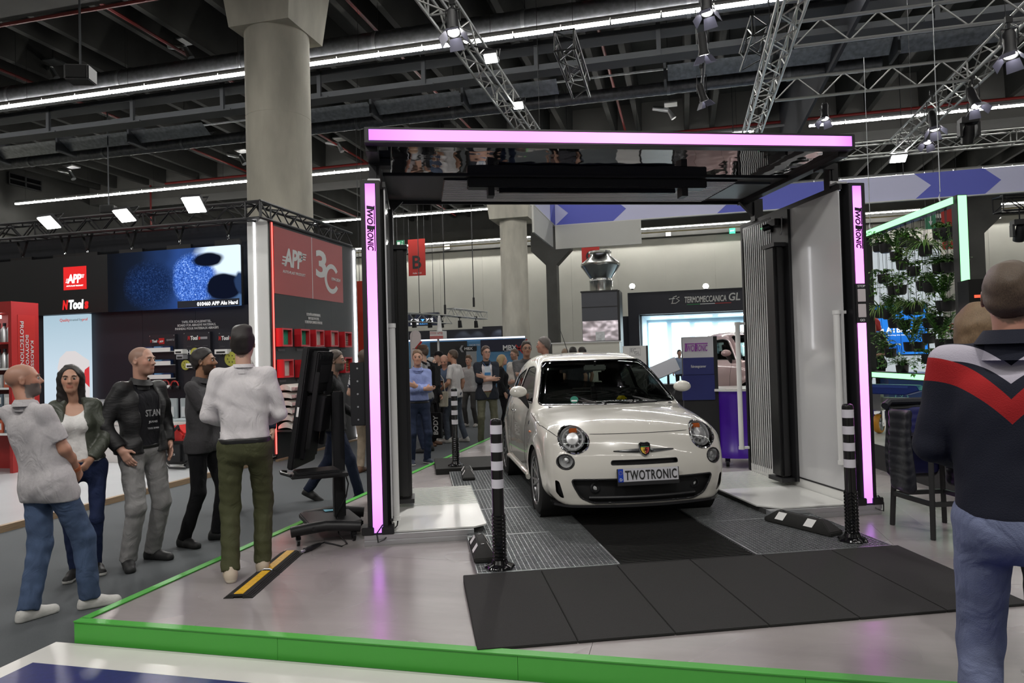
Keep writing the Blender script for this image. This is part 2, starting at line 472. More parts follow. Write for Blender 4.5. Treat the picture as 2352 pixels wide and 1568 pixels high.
pm = MB(); pm.bx(-.06, .06, -.05, .05, -.3, 1.5); pm.bx(-.3, .3, -.04, .04, -.31, -.26)
pme = pm.mesh('hanger_post', TRAYM)
for k in range(12):
    o = link('hanger_post', pme, t); o.location = (-28+k*3.45, -.3, 0)
t = thing('service_trough', 'pale metal service trough with hanging brackets under the trays', 'service trough', (0, 21.9, 9.85))
for k in range(12):
    x0 = -29+k*3.2
    if k in (4, 8): continue
    mb = MB(); mb.add([(x0, -.35, .30), (x0+3.0, -.35, .30), (x0+3.0, .15, 0), (x0, .15, 0), (x0, .45, .22), (x0+3.0, .45, .22)], [(0, 1, 2, 3), (3, 2, 5, 4)])
    mb.build('trough_plate', ZINC, t)
    mb = MB(); mb.bx(x0-.12, x0-.04, -.4, .5, -.15, .65); mb.build('bracket', TRAYM, t)
mb = MB(); mb.bx(-29, 10, -.62, -.56, .62, .68); mb.bx(-29, 10, .6, .66, .55, .6); mb.build('rail', ZINC, t)
def pipe(label, pts, r, m, name='sprinkler_pipe', cat='pipe'):
    mb = MB(); mb.tube(pts, r, 6); o = mb.build(name, m, None, True); return tag(o, label, cat)
RPIPE = mat('red_pipe', (.22, .012, .01), .45)
pipe('red sprinkler pipe along the far concrete girder', [(-27, 32.4, 11.4), (20, 32.4, 11.4)], .06, RPIPE)
pipe('red sprinkler pipe along the edge of the near concrete girder', [(-31, 14.75, 10.66), (-8.6, 14.75, 10.66)], .05, RPIPE)
pipe('vertical red pipe dropping from the far girder, left of the round pillar', [(atY(346, 450, 32.4).x, 32.4, 8.9), (atY(346, 450, 32.4).x, 32.4, 11.4)], .05, RPIPE)
for i, (x, lb) in enumerate(((-21.4, 'red sprinkler pipe between the ribs at far left'), (-15, 'red sprinkler pipe between the ribs beside the grey girder'), (-8.6, 'red sprinkler pipe between the ribs behind the round pillar'), (-2.2, 'red sprinkler pipe between the ribs above the scanner'))):
    pipe(lb, [(x, 15, 11.35), (x, 46, 11.35)], .05, RPIPE)
pipe('straight yellowish conduit along the top of the cream wall', [(-30, 46.4, 9.3), (26, 46.4, 9.3)], .045, mat('conduit', (.35, .30, .16), .5), 'conduit')
pipe('pale round rail hung between the spotlights and the right truss', [(.75, 15.6, 9.35), (4.0, 15.6, 9.35)], .05, mat('pale_rail', (.5, .5, .47), .4, .4), 'rail', 'rail')
NOZ = mat('nozzle_metal', (.55, .56, .56), .3, .8)
for i, (px, py, d) in enumerate(((105, 150, 24), (410, 102, 22), (150, 388, 32), (540, 352, 30), (765, 325, 32), (1520, 246, 28))):
    c = atD(px, py, d)
    t = thing('air_nozzle', ('small metal air nozzle on a ceiling rib', 'small metal air nozzle above the big duct', 'twin metal nozzle over the lower left light line', 'twin metal nozzle left of the round pillar', 'twin metal nozzle right of the round pillar', 'twin metal nozzle above the scanner roof')[i], 'air nozzle', c)
    mb = MB(); mb.cyl((-.35, 0, 0), (.25, 0, -.15), .09, n=10); mb.build('pipe', NOZ, t, True)
    mb = MB(); mb.cyl((.25, 0, -.15), (.45, 0, -.5), .07, .11, 10); mb.build('outlet', NOZ, t, True)
    mb = MB(); mb.bx(.1, .6, -.25, .25, .05, .1); mb.build('mounting_plate', NOZ, t)
    mb = MB(); mb.cyl((.3, 0, .1), (.3, 0, 13-c.z), .012, n=5); mb.build('hanger_rod', BLACK, t)
def hung_box(px, py, d, w, h, top, label):
    c = atD(px, py, d); t = thing('hanging_speaker', label, 'speaker', c, radians(20))
    mb = MB(); mb.box((0, 0, 0), (w, w*.8, h)); mb.build('cabinet', BLACK, t, bev=.02)
    mb = MB(); mb.box((0, -w*.4-.01, 0), (w*.8, .02, h*.8)); mb.build('grille', mat('grille_black', (.02, .02, .02), .9), t)
    mb = MB(); mb.cyl((0, 0, h/2), (0, 0, top-c.z), .025, n=6); mb.build('hanger_rod', TRAYM, t)
hung_box(185, 172, 15, .5, .32, 11.6, 'black speaker box hung on a rod in front of the big duct')
hung_box(250, 482, 26, .5, .30, 12.5, 'small black speaker box hung over the left booth truss')
hung_box(562, 1, 30, .1, .1, 12, 'small dark box hung beside the pillar capital') if False else None

# ------------------------------------------------------------------ trusses and lamps
TR = mat('truss_aluminium', (.42, .43, .42), .38, .75)
TRB = mat('truss_black', (.012, .012, .014), .4)
def truss(p, q, label, m, size=.29, flat=False, n=6, r=.022, bay=.42, name='truss', parentgroup=None):
    p, q = Vector(p), Vector(q); d = q-p; L = d.length
    t = thing(name, label, 'truss', (p+q)/2 - Vector((0, 0, size/2)), 0, parentgroup)
    base = Vector(t.location)
    x = d.normalized(); up = Vector((0, 0, 1)); s = x.cross(up).normalized(); up = s.cross(x)
    h = size/2
    cs = [up*h, -up*h] if flat else [s*h+up*h, -s*h+up*h, -s*h-up*h, s*h-up*h]
    for c in cs:
        mb = MB(); mb.cyl(p+c-base, q+c-base, r, n=n); mb.build('chord', m, t, True)
    lat = MB(); k = max(2, int(L/bay)); prs = [(0, 1)] if flat else [(0, 1), (1, 2), (2, 3), (3, 0)]
    for a, b in prs:
        for i in range(k):
            u, v = (cs[a], cs[b]) if i % 2 else (cs[b], cs[a])
            lat.cyl(p+x*(L*i/k)+u-base, p+x*(L*(i+1)/k)+v-base, r*.5, n=5, caps=False)
        for i in range(0, k+1, 8):
            lat.cyl(p+x*(L*i/k)+cs[a]-base, p+x*(L*i/k)+cs[b]-base, r*.6, n=5, caps=False)
    o = lat.build('lattice', m, t, True); o['kind'] = 'stuff'
    return t
def wire(pairs, name, label):
    mb = MB()
    for a, b in pairs: mb.cyl(a, b, .006, n=4)
    return tag(mb.build(name, BLACK), label, 'wire')
TZ = 6.05
truss((-2.9, 5, TZ), (-2.9, 17.5, TZ), 'silver box truss left above the scanner, carrying two floodlights', TR)
truss((1.53, 6, TZ), (1.53, 17.5, TZ), 'silver box truss running to the right end of the scanner roof', TR)
truss((4.88, 7, TZ), (4.88, 17.5, TZ), 'silver box truss far right, carrying several barn door spotlights', TR)
truss((-3.1, 17.7, TZ), (12, 17.7, TZ), 'rearmost silver box truss crossing behind the right end of the scanner', TR)
truss((1.7, 10.85, TZ+.02), (4.72, 10.85, TZ+.02), 'upper silver ladder truss between the two right trusses', TR, .36, True, r=.026, bay=.36)
truss((1.7, 13.05, TZ), (4.72, 13.05, TZ), 'lower silver ladder truss between the two right trusses', TR, .36, True, r=.026, bay=.36)
truss(G(1296, 92, 8.2), G(1335, 205, 8.2), 'black box truss hung high above the scanner', TRB, .42, bay=.5, r=.03)
truss(G(1752, 55, 8.2), G(1722, 140, 8.2), 'black box truss hung beside the long silver truss', TRB, .42, bay=.5, r=.03)
for (x, y), lb in zip(((-2.9, 7), (-2.9, 15), (1.53, 12), (4.88, 12), (4.88, 16.5)), ('steel wire holding the near end of the left silver truss', 'steel wire holding the far end of the left silver truss', 'steel wire holding the middle silver truss', 'steel wire holding the far right truss near its middle', 'steel wire holding the far end of the far right truss')):
    wire([((x, y, TZ), (x, y, 13))], 'truss_wire', lb)
for p_, lb in ((G(1318, 150, 8.2), 'steel wire holding the black truss above the scanner'), (G(1735, 100, 8.2), 'steel wire holding the black truss beside the long silver truss')): wire([((p_.x, p_.y, 8.3), (p_.x, p_.y, 13))], 'truss_wire', lb)
LENS = glow('lamp_lens', (1, .97, .95), 14)
LENSF = glow('flood_lens', (1, 1, .95), 30)
DOORM = mat('barn_door', (.10, .10, .14), .5)
def spotlight(px, py, d, aim, label, scale=1.0, lit=True, power=0, up=.55, topz=None):
    c = atD(px, py, d)
    t = thing('spotlight', label, 'spotlight', c)
    a = Vector(aim).normalized(); M = a.to_track_quat('Z', 'Y').to_matrix().to_4x4()   # local +Z is where it shines
    s = scale*.74
    mb = MB(); mb.lathe([(0, -.42*s), (.07*s, -.42*s), (.085*s, -.36*s), (.085*s, -.1*s), (.11*s, -.02*s), (.11*s, 0), (.095*s, 0), (.095*s, -.015*s), (0, -.015*s)], 18, 0, M)
    mb.build('lamp_body', BLACK, t, True)
    mb = MB(); mb.cyl(M @ Vector((0, 0, -.013*s)), M @ Vector((0, 0, -.006*s)), .085*s, n=18); mb.build('lens', LENS if lit else BLACKG, t)
    for k in range(4):
        R = M @ Matrix.Rotation(k*pi/2+.3, 4, 'Z')
        mb = MB(); w0, w1 = .085*s, .11*s
        mb.add([(-w0, .1*s, .005), (w0, .1*s, .005), (w1, .2*s, .15*s), (-w1, .2*s, .15*s), (-w0, .104*s, .005), (w0, .104*s, .005), (w1, .205*s, .15*s), (-w1, .205*s, .15*s)], [(0, 1, 2, 3), (7, 6, 5, 4), (0, 4, 5, 1), (2, 6, 7, 3), (1, 5, 6, 2), (3, 7, 4, 0)], 0, R)
        mb.build('barn_door', DOORM, t)
    piv = M @ Vector((0, 0, -.2*s))
    mb = MB(); z = up*s if topz is None else topz-c.z
    mb.tube([piv+Vector((-.11*s, 0, 0)), Vector((-.11*s+piv.x, piv.y, z*.75)), Vector((piv.x+.11*s, piv.y, z*.75)), piv+Vector((.11*s, 0, 0))], .012*s, 5)
    mb.build('yoke', BLACK, t)
    mb = MB(); mb.cyl((piv.x, piv.y, z*.75), (piv.x, piv.y, z), .02*s, n=6); mb.box((piv.x, piv.y, z), (.09*s, .05*s, .09*s)); mb.build('clamp', BLACK, t)
    if power: 
        l = spot('spot_beam', c+a*.03, c+a*5, power, 46); 
    return t
mb = MB(); p, q = G(1626, 8, 7.1), G(1611, 200, 7.1); mb.cyl((p.x, p.y-3, p.z), (p.x, q.y, p.z), .03, n=8)
tag(mb.build('lighting_bar', TRB, None, True), 'black round bar carrying three spotlights in a line above the scanner', 'lighting bar')
spotlight(1042, 75, 8.6, (.15, -.35, -1), 'black barn door spotlight under the top of the left silver truss', 1.15, True, 260, topz=5.9)
spotlight(1624, 30, 9.0, (0, -.25, -1), 'barn door spotlight cut by the top edge, first of three in line', 1.1, True, 200)
spotlight(1617, 127, 11.0, (.1, .3, -1), 'black spotlight in the middle of the three on the dark bar', 1.1, True, topz=7.08)
spotlight(1618, 232, 13.8, (.3, .3, -1), 'black spotlight lowest of the three on the dark bar', 1.1, True, topz=7.08)
spotlight(1894, 273, 12.6, (-.1, -.3, -1), 'black spotlight hung under the lower ladder truss', 1.0, True, topz=5.87)
spotlight(2321, 128, 8.6, (-.1, -.3, -1), 'large black spotlight at the right edge under the far right truss', 1.15, True, 200)
spotlight(2243, 243, 11.5, (.15, -.4, -1), 'black spotlight tilted outward on the far right truss', 1.15, True, 420, topz=5.9)
spotlight(2147, 296, 12.2, (0, -.4, -1), 'black spotlight in the middle of the far right truss', 1.15, True, 420, topz=5.9)
spotlight(2130, 327, 14.5, (-.2, -.4, -1), 'black spotlight near the lower end of the far right truss', 1.1, True, 420, topz=5.9)
def floodlight(px, py, d, rz, label, w=.36, h=.24, tilt=35, power=0, pole=None):
    c = atD(px, py, d); t = thing('floodlight', label, 'floodlight', c)
    M = (Matrix.Rotation(rz, 4, 'Z') @ Matrix.Rotation(radians(tilt), 4, 'X'))     # face towards -Z of M, tipped
    mb = MB(); mb.box((0, 0, .04), (w+.03, h+.03, .06)); 
    mb.v = [tuple(M @ Vector(v)) for v in mb.v]; mb.build('housing', BLACK, t)
    mb = MB(); mb.box((0, 0, .004), (w, h, .012)); mb.v = [tuple(M @ Vector(v)) for v in mb.v]; mb.build('lens', LENSF, t)
    mb = MB(); mb.tube([M @ Vector((-w/2-.02, 0, .04)), M @ Vector((-w/2-.02, .0, .22)), M @ Vector((w/2+.02, 0, .22)), M @ Vector((w/2+.02, 0, .04))], .012, 5); mb.build('bracket', BLACK, t)
    if pole:
        mb = MB(); mb.cyl(M @ Vector((0, 0, .22)), Vector(pole)-c, .014, n=6); mb.build('arm', BLACK, t)
    if power:
        a = (M.to_3x3() @ Vector((0, 0, -1)))
        spot('flood_beam', c+a*.02, c+a*5, power, 110, r=.12)
    return t
floodlight(1127, 135, 9.8, 0, 'bright white floodlight higher up on the left silver truss', .17, .13, -35, 300, (-2.9, atD(1127, 135, 9.8).y+.05, 5.95))
floodlight(1190, 243, 12.4, 0, 'bright white floodlight lower down on the left silver truss', .17, .13, -35, 240, (-2.9, atD(1190, 243, 12.4).y+.05, 5.95))
floodlight(2064, 365, 16.2, 0, 'bright white floodlight under the rearmost silver truss', .32, .22, -30)
# moving-head lamps
def moving_head(px, py, d, label, s=1.0):
    c = atD(px, py, d); t = thing('moving_light', label, 'spotlight', c)
    mb = MB(); mb.box((0, 0, .16*s), (.26*s, .22*s, .10*s)); mb.build('base', BLACK, t, bev=.01)
    mb = MB(); mb.bx(-.15*s, -.11*s, -.07*s, .07*s, -.1*s, .12*s); mb.bx(.11*s, .15*s, -.07*s, .07*s, -.1*s, .12*s); mb.build('yoke', BLACK, t)
    mb = MB(); mb.lathe([(0, -.2*s), (.09*s, -.2*s), (.1*s, -.1*s), (.07*s, .1*s), (0, .12*s)], 14, 0, Matrix.Rotation(.5, 4, 'X')); mb.build('lamp_body', BLACK, t, True)
    mb = MB(); mb.cyl((0, 0, .21*s), (0, 0, .45*s), .02, n=6); mb.build('clamp', BLACK, t)
moving_head(2225, 300, 15.0, 'unlit black moving light above the rearmost silver truss', 1.3)
moving_head(2343, 530, 20, 'unlit black moving light under the dark truss at the right edge', 1.5)
truss(atD(2292, 470, 20), atD(2420, 464, 20), 'short black truss at the right edge under the blue banner', TRB, .42, bay=.5, r=.03)

# ------------------------------------------------------------------ hall signs
def signboard(name, label, cat, px0, py0, px1, py1, Y, m, th=.02, hang=None, group=None):
    a, b = atY(px0, py0, Y), atY(px1, py1, Y)
    xm = (px0+px1)/2; za, zb = atY(xm, py0, Y).z, atY(xm, py1, Y).z; w, h = abs(b.x-a.x), abs(za-zb); c = ((a.x+b.x)/2, Y, (za+zb)/2)
    t = thing(name, label, cat, c, 0, group)
    mb = MB(); mb.box((0, 0, 0), (w, th, h)); mb.build('board', m, t)
    if hang:
        mb = MB()
        for s in (-1, 1): mb.cyl((s*w*.45, 0, h/2), (s*w*.45, 0, hang-c[2]), .012, n=4)
        mb.build('hanger_wire', BLACK, t)
    return t, w, h
def FM(x, y, z): return frame((x, y, z), (1, 0, 0), (0, 0, 1))     # lettering facing the aisle (-Y)
REDB = mat('red_banner', (.42, .018, .012), .6)
GRNB = mat('green_sign', (.02, .22, .10), .5)
BLKP = mat('black_print', (.01, .01, .01), .6)
for (px0, py0, px1, py1, Y, ltr, lb) in ((937, 549, 978, 633, 38, 'B', 'hanging red hall banner with a large black letter B'), (1335, 545, 1378, 613, 38, 'C', 'hanging red hall banner with a black C behind the silver chimney'), (2161, 474, 2205, 572, 36, 'D', 'hanging red hall banner with a black D behind the plant frame')):
    t, w, h = signboard('hall_banner', lb, 'banner', px0, py0, px1, py1, Y, REDB, .03, 13, 'red letter banners')
    text(ltr, FM(0, -.018, -.13*h), None, h*.36, BLKP, t, .02)
    text('Halle 11.0', FM(0, -.018, -.43*h), w*.5, None, WPRINT, t)
t, w, h = signboard('exit_sign', 'green emergency exit sign with running figure and down arrow, left of the B banner', 'exit sign', 911, 552, 930, 592, 38, GRNB, .05, 13)
mb = MB(); mb.bx(-.04*w, .04*w, -.035, -.025, -.4*h, .02*h); mb.add([(-.22*w, -.03, -.25*h), (.22*w, -.03, -.25*h), (0, -.03, -.45*h)], [(0, 2, 1)]); mb.bx(-.4*w, -.05*w, -.035, -.025, .12*h, .42*h); mb.build('arrow', WPRINT, t)
mb = MB(); mb.tube([(.1*w, -.03, .12*h), (.2*w, -.03, .25*h), (.22*w, -.03, .34*h)], .04*w, 5); mb.tube([(.05*w, -.03, .22*h), (.2*w, -.03, .3*h), (.36*w, -.03, .24*h)], .03*w, 5); mb.tube([(.2*w, -.03, .25*h), (.33*w, -.03, .18*h), (.3*w, -.03, .08*h)], .035*w, 5); mb.box((.26*w, -.03, .41*h), (.1*w, .02, .06*h)); mb.build('running_figure', WPRINT, t)
t, w, h = signboard('exit_sign', 'green sign with a white down arrow above the hanging plants', 'exit sign', 2124, 488, 2150, 526, 36, GRNB, .05, 13)
mb = MB(); mb.bx(-.05*w, .05*w, -.035, -.025, -.1*h, .3*h); mb.add([(-.2*w, -.03, -.02*h), (.2*w, -.03, -.02*h), (0, -.03, -.3*h)], [(0, 2, 1)]); mb.build('arrow', WPRINT, t)
t, w, h = signboard('exit_light', 'small lit green exit light high on the cream wall', 'exit sign', 1675, 524, 1689, 536, 47.4, glow('exit_green', (.1, .9, .45), 1.0), .08, 13)
text('EXIT', FM(0, -.05, 0), w*.7, None, WPRINT, t)
for px, py, s in ((1027, 567, '0.9'), (1535, 537, '0.7'), (2293, 497, '0.4')):
    t, w, h = signboard('wall_number', 'small white plate reading zero point '+{'9': 'nine', '7': 'seven', '4': 'four'}[s[-1]]+', '+{'9': 'right of the B banner', '7': 'under the thin light line', '4': 'high at the right edge'}[s[-1]], 'sign', px-6, py-5, px+6, py+5, 47.5, WHITE, .03)
    text(s, FM(0, -.02, 0), w*.7, None, BLKP, t)
t, w, h = signboard('letter_sign', 'small red sign with a white letter A behind the plants', 'sign', 2175, 743, 2202, 762, 30, REDB, .04)
text('A', FM(0, -.025, 0), None, h*.6, WPRINT, t, .01); mb = MB(); mb.bx(-w*.5, w*.5, .03, .07, CARZ-t.location.z, h*.5); mb.build('post', WHITE, t)
# thin chains and wires hanging in front of the cream wall
for i, (px, y0, y1, d) in enumerate(((962, 640, 735, 36), (1016, 480, 722, 30), (1084, 545, 705, 30))):
    a, b = atD(px, y0, d), atD(px, y1, d)
    mb = MB(); mb.cyl((a.x, a.y, 13), (a.x, a.y, b.z), .02, n=5); mb.cyl((a.x, a.y, b.z), (a.x, a.y, b.z+.4), .05, n=6)
    tag(mb.build('rigging_chain', BLACK), ('rigging chain hanging under the B banner', 'rigging chain with hook left of the far pillar', 'rigging chain nearest the far pillar')[i], 'chain')
# ================================================================== THE DRIVE-THROUGH SCANNER (own axes: x across, y inward)
PINK = glow('magenta_light', (1, .50, 1), 2.6)
mp_ = bpy.data.materials.new('magenta_strip'); mp_.use_nodes = True; MATS['magenta_strip'] = mp_
ng = NG(mp_); ng.nt.nodes.clear()
tc = ng.n('TexCoord'); sx = ng.n('SeparateXYZ'); ng.l(tc.outputs['UV'], sx.inputs[0])
e = ng.n('Emission'); oo = ng.n('OutputMaterial')
c0 = ng.ramp(sx.outputs[0], [(0.0, (.30, .11, .55)), (.10, (.7, .17, .92)), (.3, (1, .17, 1)), (.5, (1, .22, 1)), (.75, (1, .17, 1)), (.96, (.7, .17, .92)), (1.0, (.28, .10, .55))])
ng.l(c0, e.inputs[0]); e.inputs[1].default_value = 2.0; ng.l(e.outputs[0], oo.inputs[0])
def strip(name, p0, p1, half, axis, parent):
    """lit diffuser strip, its colour running along its own length (uv)"""
    mb = MB()
    if axis == 'z': mb.bx(p0[0]-half, p0[0]+half, p0[1]-.006, p0[1]+.01, p0[2], p1[2])
    else: mb.bx(p0[0], p1[0], p0[1]-.006, p0[1]+.01, p0[2]-half, p0[2]+half)
    me = mb.mesh(name, mp_); uv = me.uv_layers.new()
    i = 2 if axis == 'z' else 0
    for l in me.loops:
        v = me.vertices[l.vertex_index].co
        uv.data[l.index].uv = ((v[i]-p0[i])/(p1[i]-p0[i]), .5)
    return link(name, me, parent)
MIRR = mat('mirror_black', (.020, .020, .022), .03, 0, 1.0, coat=1.0)
ng = NG(MIRR); n = ng.n('TexNoise'); n.inputs['Scale'].default_value = 2.2; bp = ng.n('Bump'); bp.inputs['Strength'].default_value = .10; bp.inputs['Distance'].default_value = .05
ob, *_x = ng.obj(); ng.l(ob, n.inputs['Vector']); ng.l(n.outputs['Fac'], bp.inputs['Height']); ng.l(bp.outputs[0], ng.b.inputs['Normal']); ng.l(bp.outputs[0], ng.b.inputs['Coat Normal'])
ng.b.inputs['Base Color'].default_value = (.30, .30, .305, 1); ng.b.inputs['Metallic'].default_value = 1.0
PANELW = mat('white_panel_gloss', (.56, .56, .57), .10, 0, .5, coat=.4)
SLATW = mat('white_slat', (.62, .62, .62), .2)
g = thing('drive_through_scanner', 'black drive-through car scanner gate with magenta light strips around the white car', 'vehicle scanner', S(0, 0, 0), PSI)
# --- walls
for side in (-1, 1):
    xi, xo, xf0, xf1, xs = (3.45, 3.62, 3.525, 3.685, 3.603) if side > 0 else (-.60, -.77, -.64, -.80, -.72)
    mb = MB(); mb.bx(xf0, xf1, 1.075, 1.20, .085, 2.985); mb.build('front_frame', BLACK, g, bev=.004)
    strip('light_strip', (xs, 1.075, .10), (xs, 1.075, 2.955), .040, 'z', g)
    mb = MB(); mb.bx(xi+side*.012, xo, 1.2, 3.04, .09, 2.94); mb.build('wall_core', BLACK, g)
    mb = MB(); mb.bx(xi, xi+side*.012, 1.12, 1.95, .20, 2.93); mb.build('white_panel', PANELW, g)
    for y0, y1, z0, z1 in ((1.09, 3.05, 2.93, 2.975), (3.02, 3.06, .1, 2.975), (1.09, 1.95, .185, .2)):
        mb = MB(); mb.bx(xi-side*.004, xi+side*.02, y0, y1, z0, z1); mb.build('panel_trim', BLACK, g)
    mb = MB(); mb.bx(xi, xi+side*.012, 1.15, 3.0, .095, .185); mb.build('skirting', WHITEG, g)
    mb = MB(); mb.bx(xi, xi+side*.012, 2.28, 3.02, .2, 2.93); mb.build('slat_backing', BLACKG, g)
    k = 0; y = 2.30
    while y < 3.0:
        mb = MB(); mb.bx(xi-side*.004, xi, y, y+.021, .13, 2.9); mb.build('slat', SLATW, g); y += .047
    mb = MB(); mb.bx(xi-side*.03, xi, 1.95, 2.28, .15, 2.93); mb.build('sensor_backing', BLACK, g)
    mb = MB(); mb.bx(xi-side*.15, xi-side*.03, 2.02, 2.24, .17, 2.58); mb.build('sensor_column', mat('sensor_black', (.010, .010, .011), .3), g, bev=.03)
    for b_ in ((xi-side*.17, xi-side*.01, 1.99, 2.27, .14, .18), (xi-side*.16, xi-side*.01, 2.0, 2.26, 2.56, 2.6)): mb = MB(); mb.bx(*b_); mb.build('sensor_cap', BLACK, g)
    # foot clamps and base
    for xx in (xf0, xf1):
        mb = MB(); mb.bx(xx-.05, xx+.05, 1.05, 1.20, .085, .15); mb.build('foot_clamp', BLACK, g, bev=.006)
    xa, xb = (2.66, 3.72) if side > 0 else (-.83, .06)
    mb = MB(); mb.bx(xa, xb, 1.06, 1.14, .001, .036); mb.bx(xa, xb, 1.068, 1.14, .036, .05); mb.bx(xa, xb, 1.06, 1.14, .05, .085); mb.build('base_profile', ALU, g)
    if side > 0: poly = [(3.44, 1.10), (2.79, 1.10), (2.63, 1.26), (2.63, 2.02), (3.44, 2.02)]
    else: poly = [(-.60, 1.10), (.07, 1.10), (.175, 1.17), (.175, 2.02), (-.60, 2.02)]
    mb = MB(); mb.prism(poly, .012, 0, None, .088); mb.build('floor_plate', WHITEG, g)
    x0, x1 = (2.63, 3.44) if side > 0 else (-.60, .175)
    mb = MB(); mb.bx(x0, x1, 2.02, 3.02, .084, .094); mb.build('slatted_plate', mat('grey_plate', (.33, .33, .32), .25), g)
    sm = MB(); sm.bx(x0, x1, 0, .022, .094, .099); sme = sm.mesh('floor_slat', WHITEG)
    for i in range(20):
        o = link('floor_slat', sme, g); o.location = (0, 2.035+i*.049, 0)
    mb = MB(); mb.bx(x0+.03, x1-.03, 1.16, 2.98, .001, .084); mb.build('plate_support', mat('dark_support', (.05, .05, .05), .6), g)
mb = MB(); mb.bx(-.92, -.80, 1.12, 1.20, .97, 1.49); mb.build('side_box', BLACK, g, bev=.006)
mb = MB()
for k in range(5): mb.cyl((-.86, 1.118, 1.02+k*.105), (-.86, 1.121, 1.02+k*.105), .008, n=8)
mb.build('side_box_screws', ALU, g)
# --- STOP / GO lamp on the right strip
mb = MB(); mb.bx(3.55, 3.656, 1.062, 1.075, 1.715, 2.07); mb.build('signal_box', BLACK, g)
for z0, z1 in ((1.905, 2.02), (1.765, 1.885)):
    mb = MB(); mb.bx(3.565, 3.641, 1.055, 1.063, z0, z1); mb.build('signal_lamp', mat('signal_glass', (.66, .60, .62), .3), g, bev=.003)
FS = lambda x, y, z: frame((x, y, z), (1, 0, 0), (0, 0, 1))
text('STOP', FS(3.603, 1.061, 2.046), .072, None, WPRINT, g, .01); text('GO', FS(3.603, 1.061, 1.74), .045, None, WPRINT, g, .01)
LOGOB = mat('logo_ink', (.012, .004, .02), .5)
for xs, z0, z1 in ((-.72, 2.396, 2.771), (3.603, 2.383, 2.757)):
    scanner_logo(frame((xs, 1.067, (z0+z1)/2), (0, 0, -1), (1, 0, 0)), z1-z0, LOGOB, g, .19)
# --- white guard tubes
for x, y, z0, z1 in ((-.575, 1.22, .17, 1.80), (3.415, 1.16, .45, 1.83), (3.33, 2.98, .36, 1.82)):
    mb = MB(); mb.cyl((x, y, z0), (x, y, z1), .028, n=16); mb.build('guard_tube', WHITE, g, True)
    sgn = -1 if x < 0 else 1
    for z in (z0+.01, z1-.01): mb = MB(); mb.cyl((x, y, z-.018), (x, y, z+.018), .034, n=16); mb.bx(x, x+sgn*.09, y-.014, y+.014, z-.014, z+.014); mb.build('tube_bracket', WHITE, g, True)
for x, s in ((-.56, 1), (3.56, -1)):
    mb = MB(); mb.tube([(x, 1.22, .18), (x-.01*s, 1.2, .12), (x-.06*s, 1.12, .09), (x-.11*s, 1.04, .05), (x-.16*s, 1.04, .03), (x-.17*s, 1.05, .10), (x-.12*s, 1.05, .17)], .006, 5); mb.build('cable', BLACK, g, True)
# --- roof
mb = MB(); mb.bx(-.735, 3.40, .765, .87, 3.20, 3.325); mb.build('roof_front_beam', BLACK, g, bev=.004)
strip('light_strip', (-.70, .765, 3.262), (3.365, .765, 3.262), .042, 'x', g)
for x0, x1 in ((-.735, -.64), (3.31, 3.40)):
    mb = MB(); mb.bx(x0, x1, .87, 2.84, 3.16, 3.30); mb.build('roof_side_beam', BLACK, g, bev=.004)
mb = MB(); mb.bx(-.64, 3.31, .87, 1.72, 3.205, 3.225); mb.build('mirror_panel', MIRR, g)
mb = MB(); mb.bx(-.64, 3.31, 1.72, 1.75, 3.19, 3.23); mb.bx(-.64, 3.31, 2.81, 2.84, 3.17, 3.23); mb.build('roof_crossbar', BLACK, g)
mb = MB(); mb.bx(-.64, 3.31, 1.75, 2.81, 3.205, 3.225); mb.build('roof_rear_panel', mat('roof_grey', (.03, .03, .031), .35), g)
mb = MB(); mb.bx(-.08, 2.85, 1.86, 2.77, 3.19, 3.205); mb.build('slat_backing', BLACKG, g)
sm = MB(); sm.bx(-.07, 2.84, 0, .022, 3.184, 3.19); sme = sm.mesh('slat', mat('grey_slat', (.62, .62, .62), .18))
for i in range(19):
    o = link('slat', sme, g); o.location = (0, 1.875+i*.0475, 0)
for x0, x1 in ((2.86, 3.25),):
    mb = MB(); mb.bx(x0, x1, 1.95, 2.6, 3.185, 3.205); mb.build('camera_plate', mat('plate_grey', (.09, .10, .11), .4), g)
mb = MB(); mb.bx(.14, 2.49, 1.76, 1.90, 3.10, 3.19); mb.build('scan_lamp_housing', mat('lamp_housing', (.016, .016, .017), .35), g, bev=.01)
mb = MB(); mb.bx(.42, 2.2, 1.79, 1.86, 3.06, 3.10); mb.build('scan_lamp_tube', BLACKG, g, bev=.02)
for x in (.36, 2.26):
    mb = MB(); mb.bx(x-.03, x+.03, 1.76, 1.89, 3.02, 3.10); mb.build('lamp_bracket', BLACK, g)
# posts carrying the roof
for x in (-.69, 3.48):
    mb = MB(); mb.bx(x-.045, x+.045, 1.22, 1.31, 2.96, 3.2); mb.bx(x-.02, x+.02, 1.21, 1.32, 2.96, 3.2); mb.build('front_post', BLACK, g)
    mb = MB(); mb.bx(x-.05, x+.05, 1.10, 1.215, 2.985, 3.0); mb.bx(x-.05, x+.05, 1.20, 1.215, 3.0, 3.03); mb.build('post_bracket', ALU, g)
    mb = MB(); mb.bx(x-.05, x+.05, 2.66, 2.76, 2.95, 3.2); mb.build('rear_post', BLACK, g)
    s = 1 if x < 0 else -1
    mb = MB(); mb.prism([(0, 0), (.16*s, 0), (0, -.16)], .05, 0, frame((x+s*.05, 2.74, 3.17), (1, 0, 0), (0, 0, 1))); mb.build('corner_gusset', BLACK, g)
    mb = MB(); mb.bx(min(x, x+s*.14), max(x, x+s*.14), 1.2, 1.32, 3.14, 3.2); mb.build('post_arm', BLACK, g)
